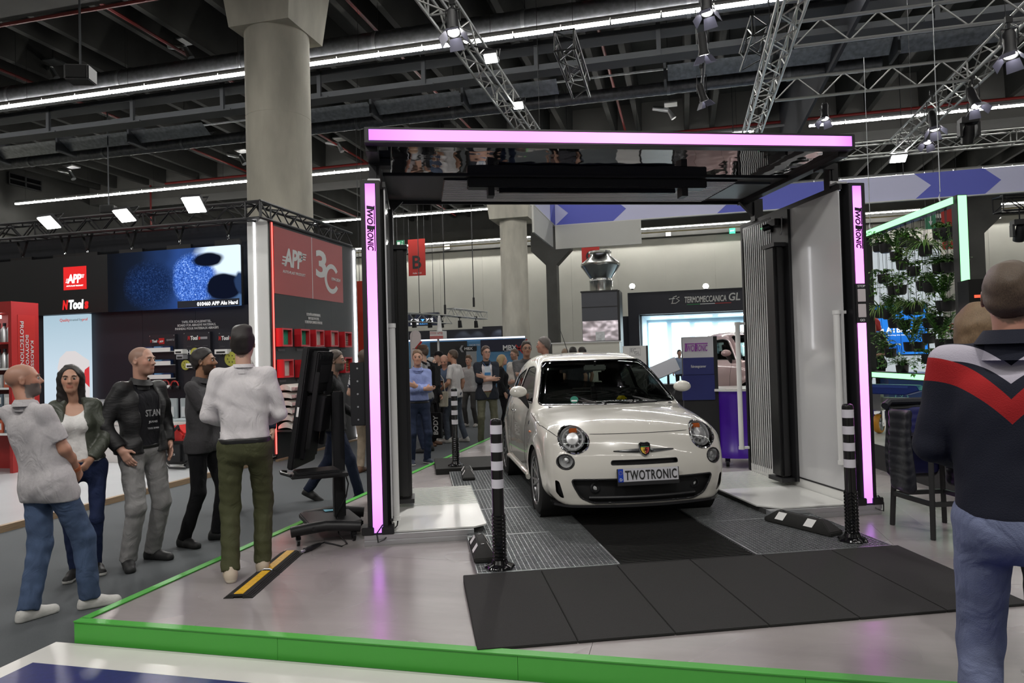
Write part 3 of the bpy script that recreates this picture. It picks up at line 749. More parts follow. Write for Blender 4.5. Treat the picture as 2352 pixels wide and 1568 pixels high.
mb = MB(); mb.box((3.38, 2.12, 2.82), (.10, .16, .07)); mb.cyl((3.36, 2.18, 2.80), (3.29, 2.22, 2.78), .035, n=12); mb.box((3.42, 2.3, 2.8), (.05, .1, .1)); mb.build('camera', BLACKG, g, bev=.004)
mb = MB(); mb.tube([(3.40, 2.05, 2.85), (3.38, 1.99, 2.86), (3.37, 1.98, 2.72), (3.38, 2.02, 2.68), (3.40, 2.06, 2.70)], .006, 6); mb.build('camera_cable', mat('grey_cable', (.3, .3, .3), .5), g, True)
mb = MB()
for dy in (0, .04): mb.cyl((3.288, 2.22+dy-.01, 2.785), (3.284, 2.22+dy-.01, 2.785), .005, n=8)
mb.build('status_light', glow('status_green', (.1, 1, .3), 2), g)

# ------------------------------------------------------------------ grating floor
gr = thing('grating_platform', 'low platform of galvanised gratings with a dark pit strip under the white car', 'grating platform', S(0, 0, 0), PSI)
GRT = .042
STEEL = mat('grating_steel', (.40, .42, .43), .42, .85, noise=.2, nscale=40)
UNDER = mat('under_grating', (.055, .06, .065), .6)
def grate(w, l, pitch=.033):
    mb = MB(); b = .0022
    mb.bx(0, w, 0, .011, .008, GRT); mb.bx(0, w, l-.011, l, .008, GRT); mb.bx(0, .006, 0, l, .008, GRT); mb.bx(w-.006, w, 0, l, .008, GRT)
    n = int(w/pitch)
    for i in range(1, n): mb.bx(w*i/n-b, w*i/n+b, .006, l-.006, GRT-.014, GRT-.003)
    n = int(l/pitch)
    for i in range(1, n): mb.bx(.006, w-.006, l*i/n-b, l*i/n+b, GRT-.014, GRT-.001)
    return mb
rows = [(0, 1.0), (1.005, 2.0), (2.005, 3.0), (3.005, 4.35)]
cols = [(0, .985), (2.005, 3.05)]
meshes = {}
for y0, y1 in rows:
    for x0, x1 in cols:
        k = (round(x1-x0, 3), round(y1-y0, 3))
        if k not in meshes: meshes[k] = grate(x1-x0, y1-y0).mesh('grating_panel', STEEL)
        o = link('grating_panel', meshes[k], gr); o.location = (x0, y0, 0)
for x0, x1 in cols:
    mb = MB(); mb.bx(x0+.004, x1-.004, .004, 4.346, .001, .012); mb.build('drip_tray', UNDER, gr)
PITM = mat('pit_grate_black', (.012, .012, .012), .5)
mb = MB(); mb.bx(.99, 2.0, .004, 4.346, .001, .01); mb.build('pit_tray', BLACK, gr)
pb = MB(); pb.bx(1.0, 1.99, 0, .008, .012, .036); pbm = pb.mesh('pit_bar', PITM)
for i in range(120):
    o = link('pit_bar', pbm, gr); o.location = (0, .02+i*.036, 0)
for x in (.988, 1.997):
    mb = MB(); mb.bx(x-.004, x+.004, 0, 4.35, .01, .044); mb.build('edge_rail', STEEL, gr)
# rubber ramps
rr = thing('rubber_ramp', 'wide black rubber ramp of six tiles in front of the grating', 'rubber mat', S(0, -1.1, 0), PSI)
for i in range(6):
    x0, x1 = -.10+i*.528, -.10+(i+1)*.528-.004
    mb = MB(); y0, y1 = (-.06, 1.04)
    vs = [(x0, y0, .001), (x1, y0, .001), (x1, y1+.02, .001), (x0, y1+.02, .001), (x0, y0, .014), (x1, y0, .014), (x1, y1+.02, .052), (x0, y1+.02, .052)]
    mb.add(vs, [(0, 3, 2, 1), (4, 5, 6, 7), (0, 1, 5, 4), (1, 2, 6, 5), (2, 3, 7, 6), (3, 0, 4, 7)])
    mb.build('rubber_tile', RUBBER, rr, bev=.003)
rr = thing('rubber_ramp', 'black rubber slab at the far end of the grating behind the car', 'rubber mat', S(0, 4.4, 0), PSI)
for i in range(3):
    mb = MB(); mb.bx(-.17+i*1.09, -.17+(i+1)*1.09-.004, 0, 1.0, .001, .075); mb.build('rubber_tile', RUBBER, rr, bev=.004)

# ------------------------------------------------------------------ bollards and wheel stops
def bollard(x, y, z, label, rot=0, chevron=False):
    t = thing('bollard', label, 'bollard', S(x, y, z), PSI+rot, 'black bollards with white bands')
    r = .041
    mb = MB(); mb.lathe([(0, 1.03), (.022, 1.03), (.036, 1.022), (r, 1.005), (r, .38), (.046, .37), (.046, .0), (0, 0)], 24)
    mb.build('post', BLACKG, t, True)
    mb = MB()
    for i in range(13):
        if chevron:
            for k in range(6):
                a0 = k*pi/3
                mb.tube([( .047*cos(a0+u*pi/3), .047*sin(a0+u*pi/3), .05+i*.025+(.02*abs(u-.5)*2)) for u in (0, .25, .5, .75, 1)], .0045, 4)
        else:
            mb.tube([(.047*cos(a), .047*sin(a), .05+i*.025+.012*a/(2*pi)) for a in [2*pi*j/18 for j in range(19)]], .005, 5)
    o = mb.build('ribbing', BLACKG, t, True)
    mb = MB(); n = 40
    prof = [(.052, .055), (.062, .03), (.095, .018), (.102, .006), (.10, 0)]
    vs = []
    for i in range(n):
        a = 2*pi*i/n; lob = 1+.06*cos(8*a)
        vs += [(rr_*cos(a)*(lob if j > 1 else 1), rr_*sin(a)*(lob if j > 1 else 1), zz) for j, (rr_, zz) in enumerate(prof)]
    k = len(prof)
    mb.add(vs, [(i*k+j, ((i+1) % n)*k+j, ((i+1) % n)*k+j+1, i*k+j+1)[::-1] for i in range(n) for j in range(k-1)])
    mb.build('base_flange', BLACKG, t, True)
    bm_ = MB(); bm_.lathe([(r+.0015, 0), (r+.0015, .062)], 24)
    bme = bm_.mesh('reflective_band', mat('reflective_band', (.70, .68, .74), .35), True)
    for zz in (.925, .80, .675, .55):
        o = link('reflective_band', bme, t); o.location = (0, 0, zz)
bollard(.165, .115, .042, 'black bollard with white bands beside the left front wheel of the car')
bollard(2.86, .19, .042, 'black bollard with white bands in front of the right magenta post', 0, True)
bollard(.10, 4.62, .075, 'farther black bollard with white bands behind the left scanner wall')
def wheel_stop(p, q, label):
    d = (q-p); L = d.length; a = atan2(d.y, d.x)
    t = thing('wheel_stop', label, 'wheel stop', (p+q)/2, a, 'black rubber wheel stops with white markers')
    w, h, b = .075, .10, .10
    mb = MB(); L2 = L/2
    vs = [(-L2, -w, 0), (L2, -w, 0), (L2, w, 0), (-L2, w, 0), (-L2, -w, .03), (L2, -w, .03), (L2, w, .03), (-L2, w, .03), (-L2+b, -.03, h), (L2-b, -.03, h), (L2-b, .03, h), (-L2+b, .03, h)]
    mb.add(vs, [(0, 3, 2, 1), (0, 1, 5, 4), (1, 2, 6, 5), (2, 3, 7, 6), (3, 0, 4, 7), (4, 5, 9, 8), (5, 6, 10, 9), (6, 7, 11, 10), (7, 4, 8, 11), (8, 9, 10, 11)])
    mb.build('body', RUBBER, t, bev=.006)
    for s in (-1, 1):
        for u in (-.27, .17):
            x0, x1 = u*L-.04, u*L+.045
            k = s*.02
            y0, y1 = -s*(w+.002)*.93, -s*(.03+.003)
            mb = MB(); mb.add([(x0, y0, .037), (x1, y0, .037), (x1+k, y1-s*.004, .095), (x0+k, y1-s*.004, .095)], [(0, 1, 2, 3)])
            mb.build('marker', WHITE, t)
    mb = MB()
    for u in (-.3, .3): mb.cyl((u*L*.9, 0, h), (u*L*.9, 0, h+.003), .014, n=10)
    mb.build('bolt', BLACKG, t)
    mb.v = mb.v
def Z4(v): v.z = .042; return v
wheel_stop(Z4(S(.07, .78)), Z4(S(.07, .24)), 'black wheel stop with white markers behind the left front bollard')
wheel_stop(Z4(S(2.60, .95)), Z4(S(2.82, .33)), 'black wheel stop with white markers before the right magenta post')
wheel_stop(Z4(S(.22, 4.3)), Z4(S(.20, 3.62)), 'farther black wheel stop beside the left rear bollard')

# ------------------------------------------------------------------ display on a rolling stand
bp_ = G(748, 1212, 0)
t = thing('display_stand', 'black rolling display stand seen from behind, left of the scanner', 'display stand', bp_, radians(40))
Rb = Matrix.Rotation(-radians(40), 4, 'Z')
def L_(P): return Rb @ (P-bp_)
a0, a1 = L_(atD(668, 1222, 5.75)), L_(atD(828, 1212, 5.9))
b0, b1 = L_(atD(698, 1180, 6.35)), L_(atD(836, 1176, 6.45))
for a, b in ((a0, a1), (b0, b1)):
    a.z = b.z = .115
    mb = MB(); mid = (a+b)/2+Vector((0, 0, .03)); mb.tube([a, a*.7+b*.3+Vector((0, 0, .02)), mid, a*.3+b*.7+Vector((0, 0, .02)), b], .045, 10); mb.build('foot', BLACK, t, True)
    for p, f in ((a, .1), (a, .9)):
        q = a+(b-a)*f
        mb = MB(); mb.cyl((q.x-.012, q.y, .032), (q.x+.012, q.y, .032), .032, n=14); mb.cyl((q.x, q.y, .05), (q.x, q.y, .1), .018, n=8); mb.bx(q.x-.02, q.x+.02, q.y-.02, q.y+.02, .05, .075); mb.build('caster', BLACKG, t, True)
am, bm2 = (a0+a1)/2, (b0+b1)/2
mb = MB(); mb.box((am+bm2)/2+Vector((0, 0, .02)), (abs(am.x-bm2.x)+.25, abs(am.y-bm2.y)+.05, .05)); mb.build('base_plate', BLACK, t, bev=.01)
mb = MB(); mb.bx(-.02, .10, -.1, .0, .165, .168); mb.build('care_label', mat('cyan_label', (.12, .42, .55), .5), t)
pc = (am*.5+bm2*.5); pc = pc+ (b1-b0).normalized()*.08
mb = MB(); mb.bx(pc.x-.05, pc.x+.05, pc.y-.035, pc.y+.035, .12, 1.24); mb.build('column', BLACK, t, bev=.008)
Mt = Matrix.Translation(L_(atD(717, 930, 6.05))) @ Matrix.Rotation(radians(-40), 4, 'Z') @ Matrix.Rotation(YAW+radians(88), 4, 'Z') @ Matrix.Rotation(radians(9), 4, 'X')
def tb(name, m, *boxes, bev=.004):
    mb = MB()
    for b in boxes: mb.bx(*b)
    mb.v = [tuple(Mt @ Vector(v)) for v in mb.v]; return mb.build(name, m, t, bev=bev)
tb('screen_housing', BLACK, (-.29, .29, .0, .05, -.52, .50), bev=.01)
tb('screen_glass', mat('screen_off', (.008, .008, .012), .08), (-.275, .275, .05, .053, -.505, .485))
tb('rear_box', BLACK, (-.2, .24, -.06, 0, .12, .47), (-.17, .17, -.05, 0, -.45, .1), bev=.012)
tb('rear_panel', mat('rear_ribs', (.03, .03, .034), .5), (-.1, .16, -.068, -.06, .20, .36))
for i in range(9): tb('vent_rib', BLACK, (-.17+i*.042, -.15+i*.042, -.07, -.06, .40, .45), bev=0)
tb('wall_mount', BLACK, (-.12, .12, -.14, -.05, -.2, .1), (-.2, -.16, -.09, -.05, -.35, .3), (.16, .2, -.09, -.05, -.35, .3))
tb('rating_label', WHITE, (-.292, -.29, .012, .03, -.08, 0), bev=0)
tr_ = L_(atD(722, 1087, 5.85))
mb = MB(); mb.box((tr_.x, tr_.y, tr_.z), (.42, .30, .022)); mb.build('tray', BLACK, t, bev=.008)
mb = MB(); mb.tube([tr_+Vector((-.21, .13, .02)), tr_+Vector((-.26, .06, .035)), tr_+Vector((-.27, -.05, .035)), tr_+Vector((-.21, -.14, .02))], .014, 8); mb.build('tray_handle', BLACK, t, True)
mb = MB(); mb.box((tr_+pc)/2*1.0 if False else ((tr_.x+pc.x)/2, (tr_.y+pc.y)/2, tr_.z-.03), (abs(tr_.x-pc.x)+.06, abs(tr_.y-pc.y)+.06, .03)); mb.build('tray_arm', BLACK, t)
lp = thing('laptop', 'closed black laptop on the tray of the display stand', 'laptop', atD(726, 1087, 5.85)+Vector((0, 0, .013)), radians(40))
mb = MB(); mb.bx(-.17, .17, -.12, .12, 0, .012); mb.build('base', BLACK, lp, bev=.003)
mb = MB(); mb.bx(-.17, .17, -.12, .12, .0135, .021); mb.build('lid', mat('laptop_lid', (.02, .02, .022), .35), lp, bev=.003)
# its cable, plug coupling and the cable bridge
c = [G(770, 1170, .02), G(775, 1215, .012), G(748, 1232, .01), G(735, 1243, .01)]
mb = MB(); mb.tube([atD(792, 1085, 6.0), atD(800, 1110, 6.0), atD(795, 1140, 6.0), atD(772, 1185, 6.0), G(778, 1225, .01), G(797, 1248, .008), G(785, 1254, .008), G(765, 1249, .008), G(745, 1245, .012), G(733, 1250, .015)], .006, 6)
o = mb.build('power_cable', BLACK, None, True); tag(o, 'thin black power cable from the display stand to its plug', 'cable')
pl = thing('plug', 'black plug coupling on the floor beside the cable bridge', 'plug', G(715, 1255, 0))
p, q = G(735, 1249, .022)-G(715, 1255, 0), G(690, 1268, .018)-G(715, 1255, 0)
mb = MB(); mb.cyl(p, (p+q)/2, .013, .022, 10); mb.cyl((p+q)/2, p*.2+q*.8, .022, .02, 10); mb.build('plug_body', BLACK, pl, True)
mb = MB(); mb.cyl(p*.2+q*.8, q, .012, n=8); mb.build('plug_collar', ALU, pl, True)
p0, p1 = (G(518, 1374, 0)+G(575, 1374, 0))/2, (G(648, 1270, 0)+G(690, 1272, 0))/2
d = p1-p0; L = d.length; cb = thing('cable_bridge', 'black rubber cable bridge with a yellow stripe on the stand floor', 'cable bridge', (p0+p1)/2, atan2(d.y, d.x))
for s in (-1, 1):
    xa, xb = (-L/2, -.006) if s < 0 else (.006, L/2)
    mb = MB(); mb.prism([(-.095, 0), (-.03, 0), (-.03, .012), (.03, .012), (.03, 0), (.095, 0), (.095, .004), (.042, .026), (-.042, .026), (-.095, .004)], xb-xa, 0, frame((xa, 0, 0), (0, 1, 0), (0, 0, 1))); mb.build('ramp_module', RUBBER, cb)
    mb = MB(); mb.bx(xa+.01, xb-.012, -.030, .030, .026, .029); mb.build('yellow_stripe', mat('yellow_stripe', (.72, .42, .02), .5, noise=.15, nscale=40), cb)
    for k in range(3):
        for yy in (-.055-.012*k, .055+.012*k):
            mb = MB(); zz = .026-(abs(yy)-.042)/.053*.022
            mb.bx(xa+.01, xb-.01, yy-.0025, yy+.0025, zz, zz+.003); mb.build('tread_rib', RUBBER, cb)
mb = MB(); mb.tube([(0, -.035, .026), (0, -.02, .034), (0, .02, .034), (0, .035, .026)], .006, 6); mb.build('link_clip', ALU, cb, True)
# ================================================================== SURFACE FROM A FIELD (used for the cars and for people)
def surface_nets(Fd, org, h):
    s = Fd < 0
    nx, ny, nz = Fd.shape
    cnt = np.zeros((nx-1, ny-1, nz-1), np.int8); 
    acc = {}
    m = np.zeros((nx-1, ny-1, nz-1), bool); c0 = s[:-1, :-1, :-1]
    for a in (0, 1):
        for b in (0, 1):
            for c in (0, 1):
                m |= (s[a:nx-1+a, b:ny-1+b, c:nz-1+c] != c0)
    I = np.argwhere(m); n = len(I)
    idx = np.full(m.shape, -1, np.int32); idx[m] = np.arange(n)
    P = np.zeros((n, 3)); W = np.zeros(n)
    corners = [(a, b, c) for a in (0, 1) for b in (0, 1) for c in (0, 1)]
    val = {k: Fd[I[:, 0]+k[0], I[:, 1]+k[1], I[:, 2]+k[2]] for k in corners}
    for k in corners:
        for ax in range(3):
            if k[ax]: continue
            k2 = list(k); k2[ax] = 1; k2 = tuple(k2)
            v0, v1 = val[k], val[k2]; x = (v0 < 0) != (v1 < 0)
            t = np.where(x, v0/np.where(x, v0-v1, 1), 0)
            p = np.array(k, float)[None, :].repeat(n, 0); p[:, ax] += t
            P += p*x[:, None]; W += x
    P = P/np.maximum(W, 1)[:, None] + I
    quads = []
    for ax in range(3):
        a1, a2 = [(1, 2), (2, 0), (0, 1)][ax]
        sl0 = [slice(None)]*3; sl1 = [slice(None)]*3; sl0[ax] = slice(0, -1); sl1[ax] = slice(1, None)
        d0, d1 = s[tuple(sl0)], s[tuple(sl1)]
        E = np.argwhere(d0 != d1)
        ok = (E[:, a1] > 0) & (E[:, a2] > 0) & (E[:, a1] < Fd.shape[a1]-1) & (E[:, a2] < Fd.shape[a2]-1); E = E[ok]
        flip = d0[E[:, 0], E[:, 1], E[:, 2]]
        def cell(o1, o2):
            q = E.copy(); q[:, a1] -= o1; q[:, a2] -= o2
            return idx[q[:, 0], q[:, 1], q[:, 2]]
        Q = np.stack([cell(1, 1), cell(0, 1), cell(0, 0), cell(1, 0)], 1)
        Q[~flip] = Q[~flip][:, ::-1]
        quads.append(Q)
    Q = np.concatenate(quads); Q = Q[(Q >= 0).all(1)]
    return P*h+np.array(org), Q
def spline(pts, n=12, closed=True):
    pts = np.array(pts, float); N = len(pts); out = []
    for i in range(N if closed else N-1):
        p0, p1, p2, p3 = pts[(i-1) % N], pts[i], pts[(i+1) % N], pts[(i+2) % N]
        for t in np.linspace(0, 1, n, endpoint=False):
            # centripetal-like: scaled tangents by chord
            d1 = np.linalg.norm(p2-p1); m1 = (p2-p0)/max(1e-6, np.linalg.norm(p2-p0))*d1*.9; m2 = (p3-p1)/max(1e-6, np.linalg.norm(p3-p1))*d1*.9
            out.append((2*t**3-3*t**2+1)*p1+(t**3-2*t**2+t)*m1+(-2*t**3+3*t**2)*p2+(t**3-t**2)*m2)
    return np.array(out)
def sdpoly(P, poly):
    """signed distance of 2-d points to a closed polygon"""
    out = np.empty(len(P)); f = np.float32; A = poly.astype(f); B = np.roll(A, -1, 0)
    ax, ay = A[None, :, 0], A[None, :, 1]; dx, dy = (B-A)[None, :, 0], (B-A)[None, :, 1]; by = B[None, :, 1]
    il = 1/(dx*dx+dy*dy+1e-12); sl = dx/np.where(np.abs(dy) < 1e-9, 1e-9, dy); P = P.astype(f)
    for k in range(0, len(P), 2000):
        x = P[k:k+2000, 0][:, None]; y = P[k:k+2000, 1][:, None]
        px = x-ax; py = y-ay; t = px*dx; t += py*dy; t *= il; np.clip(t, 0, 1, out=t)
        e = px-t*dx; e *= e; g = py-t*dy; g *= g; e += g; dist = np.sqrt(e.min(1))
        c = (ay > y) != (by > y)
        ins = ((c & (px < py*sl)).sum(1) % 2) == 1
        out[k:k+2000] = np.where(ins, -dist, dist)
    return out
def smax(a, b, k): 
    h = np.maximum(k-np.abs(a-b), 0)/k
    return np.maximum(a, b)+h*h*k*.25

# ================================================================== CARS
PAINT = mat('cream_car_paint', (.66, .64, .585), .22, 0, .5, coat=1.0)
MATS['cream_car_paint'].node_tree.nodes['Principled BSDF'].inputs['Coat Roughness'].default_value = .03
PINKP = mat('pink_car_paint', (.52, .36, .36), .25, .3, .5, coat=1.0)
def glassmat(name, tint, rough=.02):
    if name in MATS: return MATS[name]
    m = bpy.data.materials.new(name); m.use_nodes = True; g_ = NG(m); g_.nt.nodes.clear()
    t = g_.n('BsdfTransparent'); t.inputs[0].default_value = (*tint, 1); gl = g_.n('BsdfGlossy'); gl.inputs['Roughness'].default_value = rough
    f = g_.n('Fresnel'); f.inputs[0].default_value = 1.5; mx = g_.n('MixShader'); o = g_.n('OutputMaterial')
    g_.l(g_.math('MULTIPLY_ADD', f.outputs[0], .9, .01), mx.inputs[0]); g_.l(t.outputs[0], mx.inputs[1]); g_.l(gl.outputs[0], mx.inputs[2]); g_.l(mx.outputs[0], o.inputs[0])
    MATS[name] = m; return m
GLASS = glassmat('tinted_glass', (.50, .55, .52)); LENSG = glassmat('clear_lens', (.96, .96, .96))
LCH = mat('lamp_chrome', (.82, .83, .84), .32, .55)
PROFILE = [(.20, .178), (.05, .18), (.022, .26), (.0, .40), (.0, .50), (.018, .60), (.05, .69), (.082, .75), (.135, .80), (.26, .858), (.46, .915), (.70, .957), (.92, .985), (1.03, 1.012), (1.20, 1.13), (1.45, 1.298), (1.62, 1.392), (1.80, 1.446), (2.10, 1.482), (2.42, 1.485), (2.78, 1.458), (3.05, 1.40), (3.19, 1.33), (3.36, 1.12), (3.50, .97), (3.60, .88), (3.645, .72), (3.655, .50), (3.60, .28), (3.50, .20), (2.6, .20), (1.2, .185)]
WTAB = ([.15, .2, .3, .45, .6, .75, .88, .97, 1.1, 1.25, 1.38, 1.5, 1.6], [.74, .765, .805, .822, .822, .812, .785, .742, .690, .632, .570, .50, .44])
def bodyfield(prof):
    poly = spline(prof, 16)
    def Fn(P):
        x, y, z = np.abs(P[:, 0]), P[:, 1], P[:, 2]
        B = np.interp(y, [-1, .1, .6, .98, 1.7, 2.3, 2.9, 3.3, 4], [.17, .17, .15, .07, .06, .0, -.06, -.16, -.20])
        low = np.clip((.62-z)/.3, 0, 1)*np.clip((.6-y)/.4, 0, 1)
        q = np.stack([y-B*(x/.75)**2*(1-.15*low), z+(.055-.02*np.clip((y-1.5)/.8, 0, 1))*(x/.7)**2*np.clip((z-.7)/.2, 0, 1)], 1)
        a = sdpoly(q, poly)
        w = np.interp(z, *WTAB)
        zs = np.linspace(.1, 1.7, 161)
        wk = np.interp(zs, *WTAB); ker = np.exp(-np.linspace(-2, 2, 17)**2); ker /= ker.sum()
        wk = np.convolve(np.pad(wk, 8, mode='edge'), ker, 'valid'); w = np.interp(z, zs, wk)
        w = w - .10*np.clip((y-2.6)/1.05, 0, 1)**2 - .05*np.clip((.75-y)/.7, 0, 1)**2
        for cy in (.775, 3.075):
            r = np.hypot(y-cy, z-.30); w = w+.018*np.exp(-((r-.37)/.055)**2)*(z < .8)
        b = (x-w)*.96
        k = np.interp(y, [0, .6, 1.1, 2], [.15, .15, .09, .09])
        return smax(a, b, k)
    return Fn
def car_shell(prof, h=.022):
    Fn = bodyfield(prof)
    xs = np.arange(-.92, .921, h); ys = np.arange(-.06, 3.76, h); zs = np.arange(.15, 1.56, h)
    nx = len(xs)//2+1
    K = 3; ax = [xs[:nx], ys, zs]; ax = [np.concatenate([v, v[-1]+h*np.arange(1, (-len(v)) % K+1)]) for v in ax]
    cg = np.stack(np.meshgrid(*[v[1::K] for v in ax], indexing='ij'), -1); cf = Fn(cg.reshape(-1, 3)).reshape(cg.shape[:3])
    half = np.repeat(np.repeat(np.repeat(cf, K, 0), K, 1), K, 2)
    g_ = np.stack(np.meshgrid(*ax, indexing='ij'), -1); nr = np.abs(half) < .085
    half[nr] = Fn(g_[nr]); half = half[:nx, :len(ys), :len(zs)]
    full = np.concatenate([half, half[::-1][1:]], 0)
    V, Q = surface_nets(full, (xs[0], ys[0], zs[0]), h)
    for it in range(2):
        f = Fn(V); e = .002; gr_ = np.stack([(Fn(V+np.eye(3)[i]*e)-f)/e for i in range(3)], 1)
        V = V-gr_*(f/np.maximum((gr_**2).sum(1), .05))[:, None]
    return V, Q
class Shell:
    def __init__(s, V, Q):
        s.bm = bmesh.new(); vs = [s.bm.verts.new(v) for v in V]
        for q in Q:
            try: s.bm.faces.new([vs[i] for i in q])
            except ValueError: pass
        s.bm.normal_update()
    def cut(s, poly, axis, keep):
        """cut the outline (y,z) seen from the side or (x,z) seen from the front into the shell; returns faces inside"""
        poly = [Vector(p) for p in poly]; lo = [min(p[i] for p in poly)-.03 for i in (0, 1)]; hi = [max(p[i] for p in poly)+.03 for i in (0, 1)]
        ia = 1 if axis == 'x' else 0
        def near(f):
            c = f.calc_center_median(); return lo[0] < c[ia] < hi[0] and lo[1] < c[2] < hi[1] and keep(c, f.normal)
        n = len(poly); cand = [f for f in s.bm.faces if near(f)]
        for i in range(n):
            a, b = poly[i], poly[(i+1) % n]; d = b-a
            if d.length < 1e-5: continue
            co = Vector((0, a[0], a[1])) if axis == 'x' else Vector((a[0], 0, a[1]))
            no = Vector((0, d[1], -d[0])) if axis == 'x' else Vector((d[1], 0, -d[0]))
            es = list({e for f in cand for e in f.edges}); v_ = list({v for f in cand for v in f.verts})
            r_ = bmesh.ops.bisect_plane(s.bm, geom=cand+es+v_, plane_co=co, plane_no=no.normalized(), dist=1e-5)
            cand = [g for g in r_['geom'] if isinstance(g, bmesh.types.BMFace)]
        out = []
        for f in cand:
            c = f.calc_center_median(); x, y = c[ia], c[2]; ins = False
            for i in range(n):
                a, b = poly[i], poly[(i+1) % n]
                if (a[1] > y) != (b[1] > y) and x < a[0]+(y-a[1])*(b[0]-a[0])/(b[1]-a[1]): ins = not ins
            if ins: out.append(f)
        return out
    def extract(s, faces, off=0.0, delete=True):
        V = {}; vs = []; fs = []
        for f in faces:
            q = []
            for v in f.verts:
                if v not in V: V[v] = len(vs); vs.append(tuple(v.co+v.normal*off))
                q.append(V[v])
            fs.append(tuple(q))
        if delete: bmesh.ops.delete(s.bm, geom=faces, context='FACES')
        mb = MB(); mb.add(vs, fs); return mb
def ell(cx, cz, rx, rz, n=20): return [(cx+rx*cos(2*pi*i/n), cz+rz*sin(2*pi*i/n)) for i in range(n)]
def rounded(poly, r=.04, n=4):
    out = []; N = len(poly); P = [Vector(p) for p in poly]
    for i in range(N):
        a, b, c = P[i-1], P[i], P[(i+1) % N]
        u, v = (a-b), (c-b); rr_ = min(r, u.length*.45, v.length*.45); p, q = b+u.normalized()*rr_, b+v.normalized()*rr_
        for k in range(n+1):
            t = k/n; out.append(tuple(p*(1-t)**2+b*2*t*(1-t)+q*t*t))
    return out
TYRE = mat('tyre_rubber', (.012, .012, .012), .7); RIMM = mat('rim_silver', (.36, .36, .37), .3, .85)
def wheel(parent, x, y, side, r=.305, z=None):
    z = r if z is None else z
    M = Matrix.Translation((x, y, z)) @ Matrix.Rotation(side*pi/2, 4, 'Y')
    mb = MB(); mb.lathe([(.205, -.10), (.235, -.105), (.275, -.10), (.298, -.085), (r, -.06), (r, .06), (.298, .085), (.275, .10), (.235, .105), (.215, .095), (.205, .08)], 40, 0, M); t = mb.build('tyre', TYRE, parent, True)
    mb = MB(); mb.lathe([(.222, .10), (.214, .095), (.205, .07), (.200, -.09)], 40, 0, M); mb.lathe([(0, .075), (.03, .075), (.036, .06), (.036, .03)], 14, 0, M); mb.build('rim', RIMM, t, True)
    mb = MB()
    for k in range(7):
        for s in (-.16, .16):
            a = 2*pi*k/7; p = Vector((.03*cos(a+s*.5), .03*sin(a+s*.5), .062)); q = Vector((.205*cos(a+s), .205*sin(a+s), .082))
            mb.bar(M @ p, M @ q, .016, .018)
    mb.build('spokes', RIMM, t)
    mb = MB(); mb.cyl(M @ Vector((0, 0, -.02)), M @ Vector((0, 0, 0)), .14, n=24); mb.build('brake_disc', mat('brake_disc', (.25, .25, .25), .4, .8), t, True)
    return t
CARVQ = []
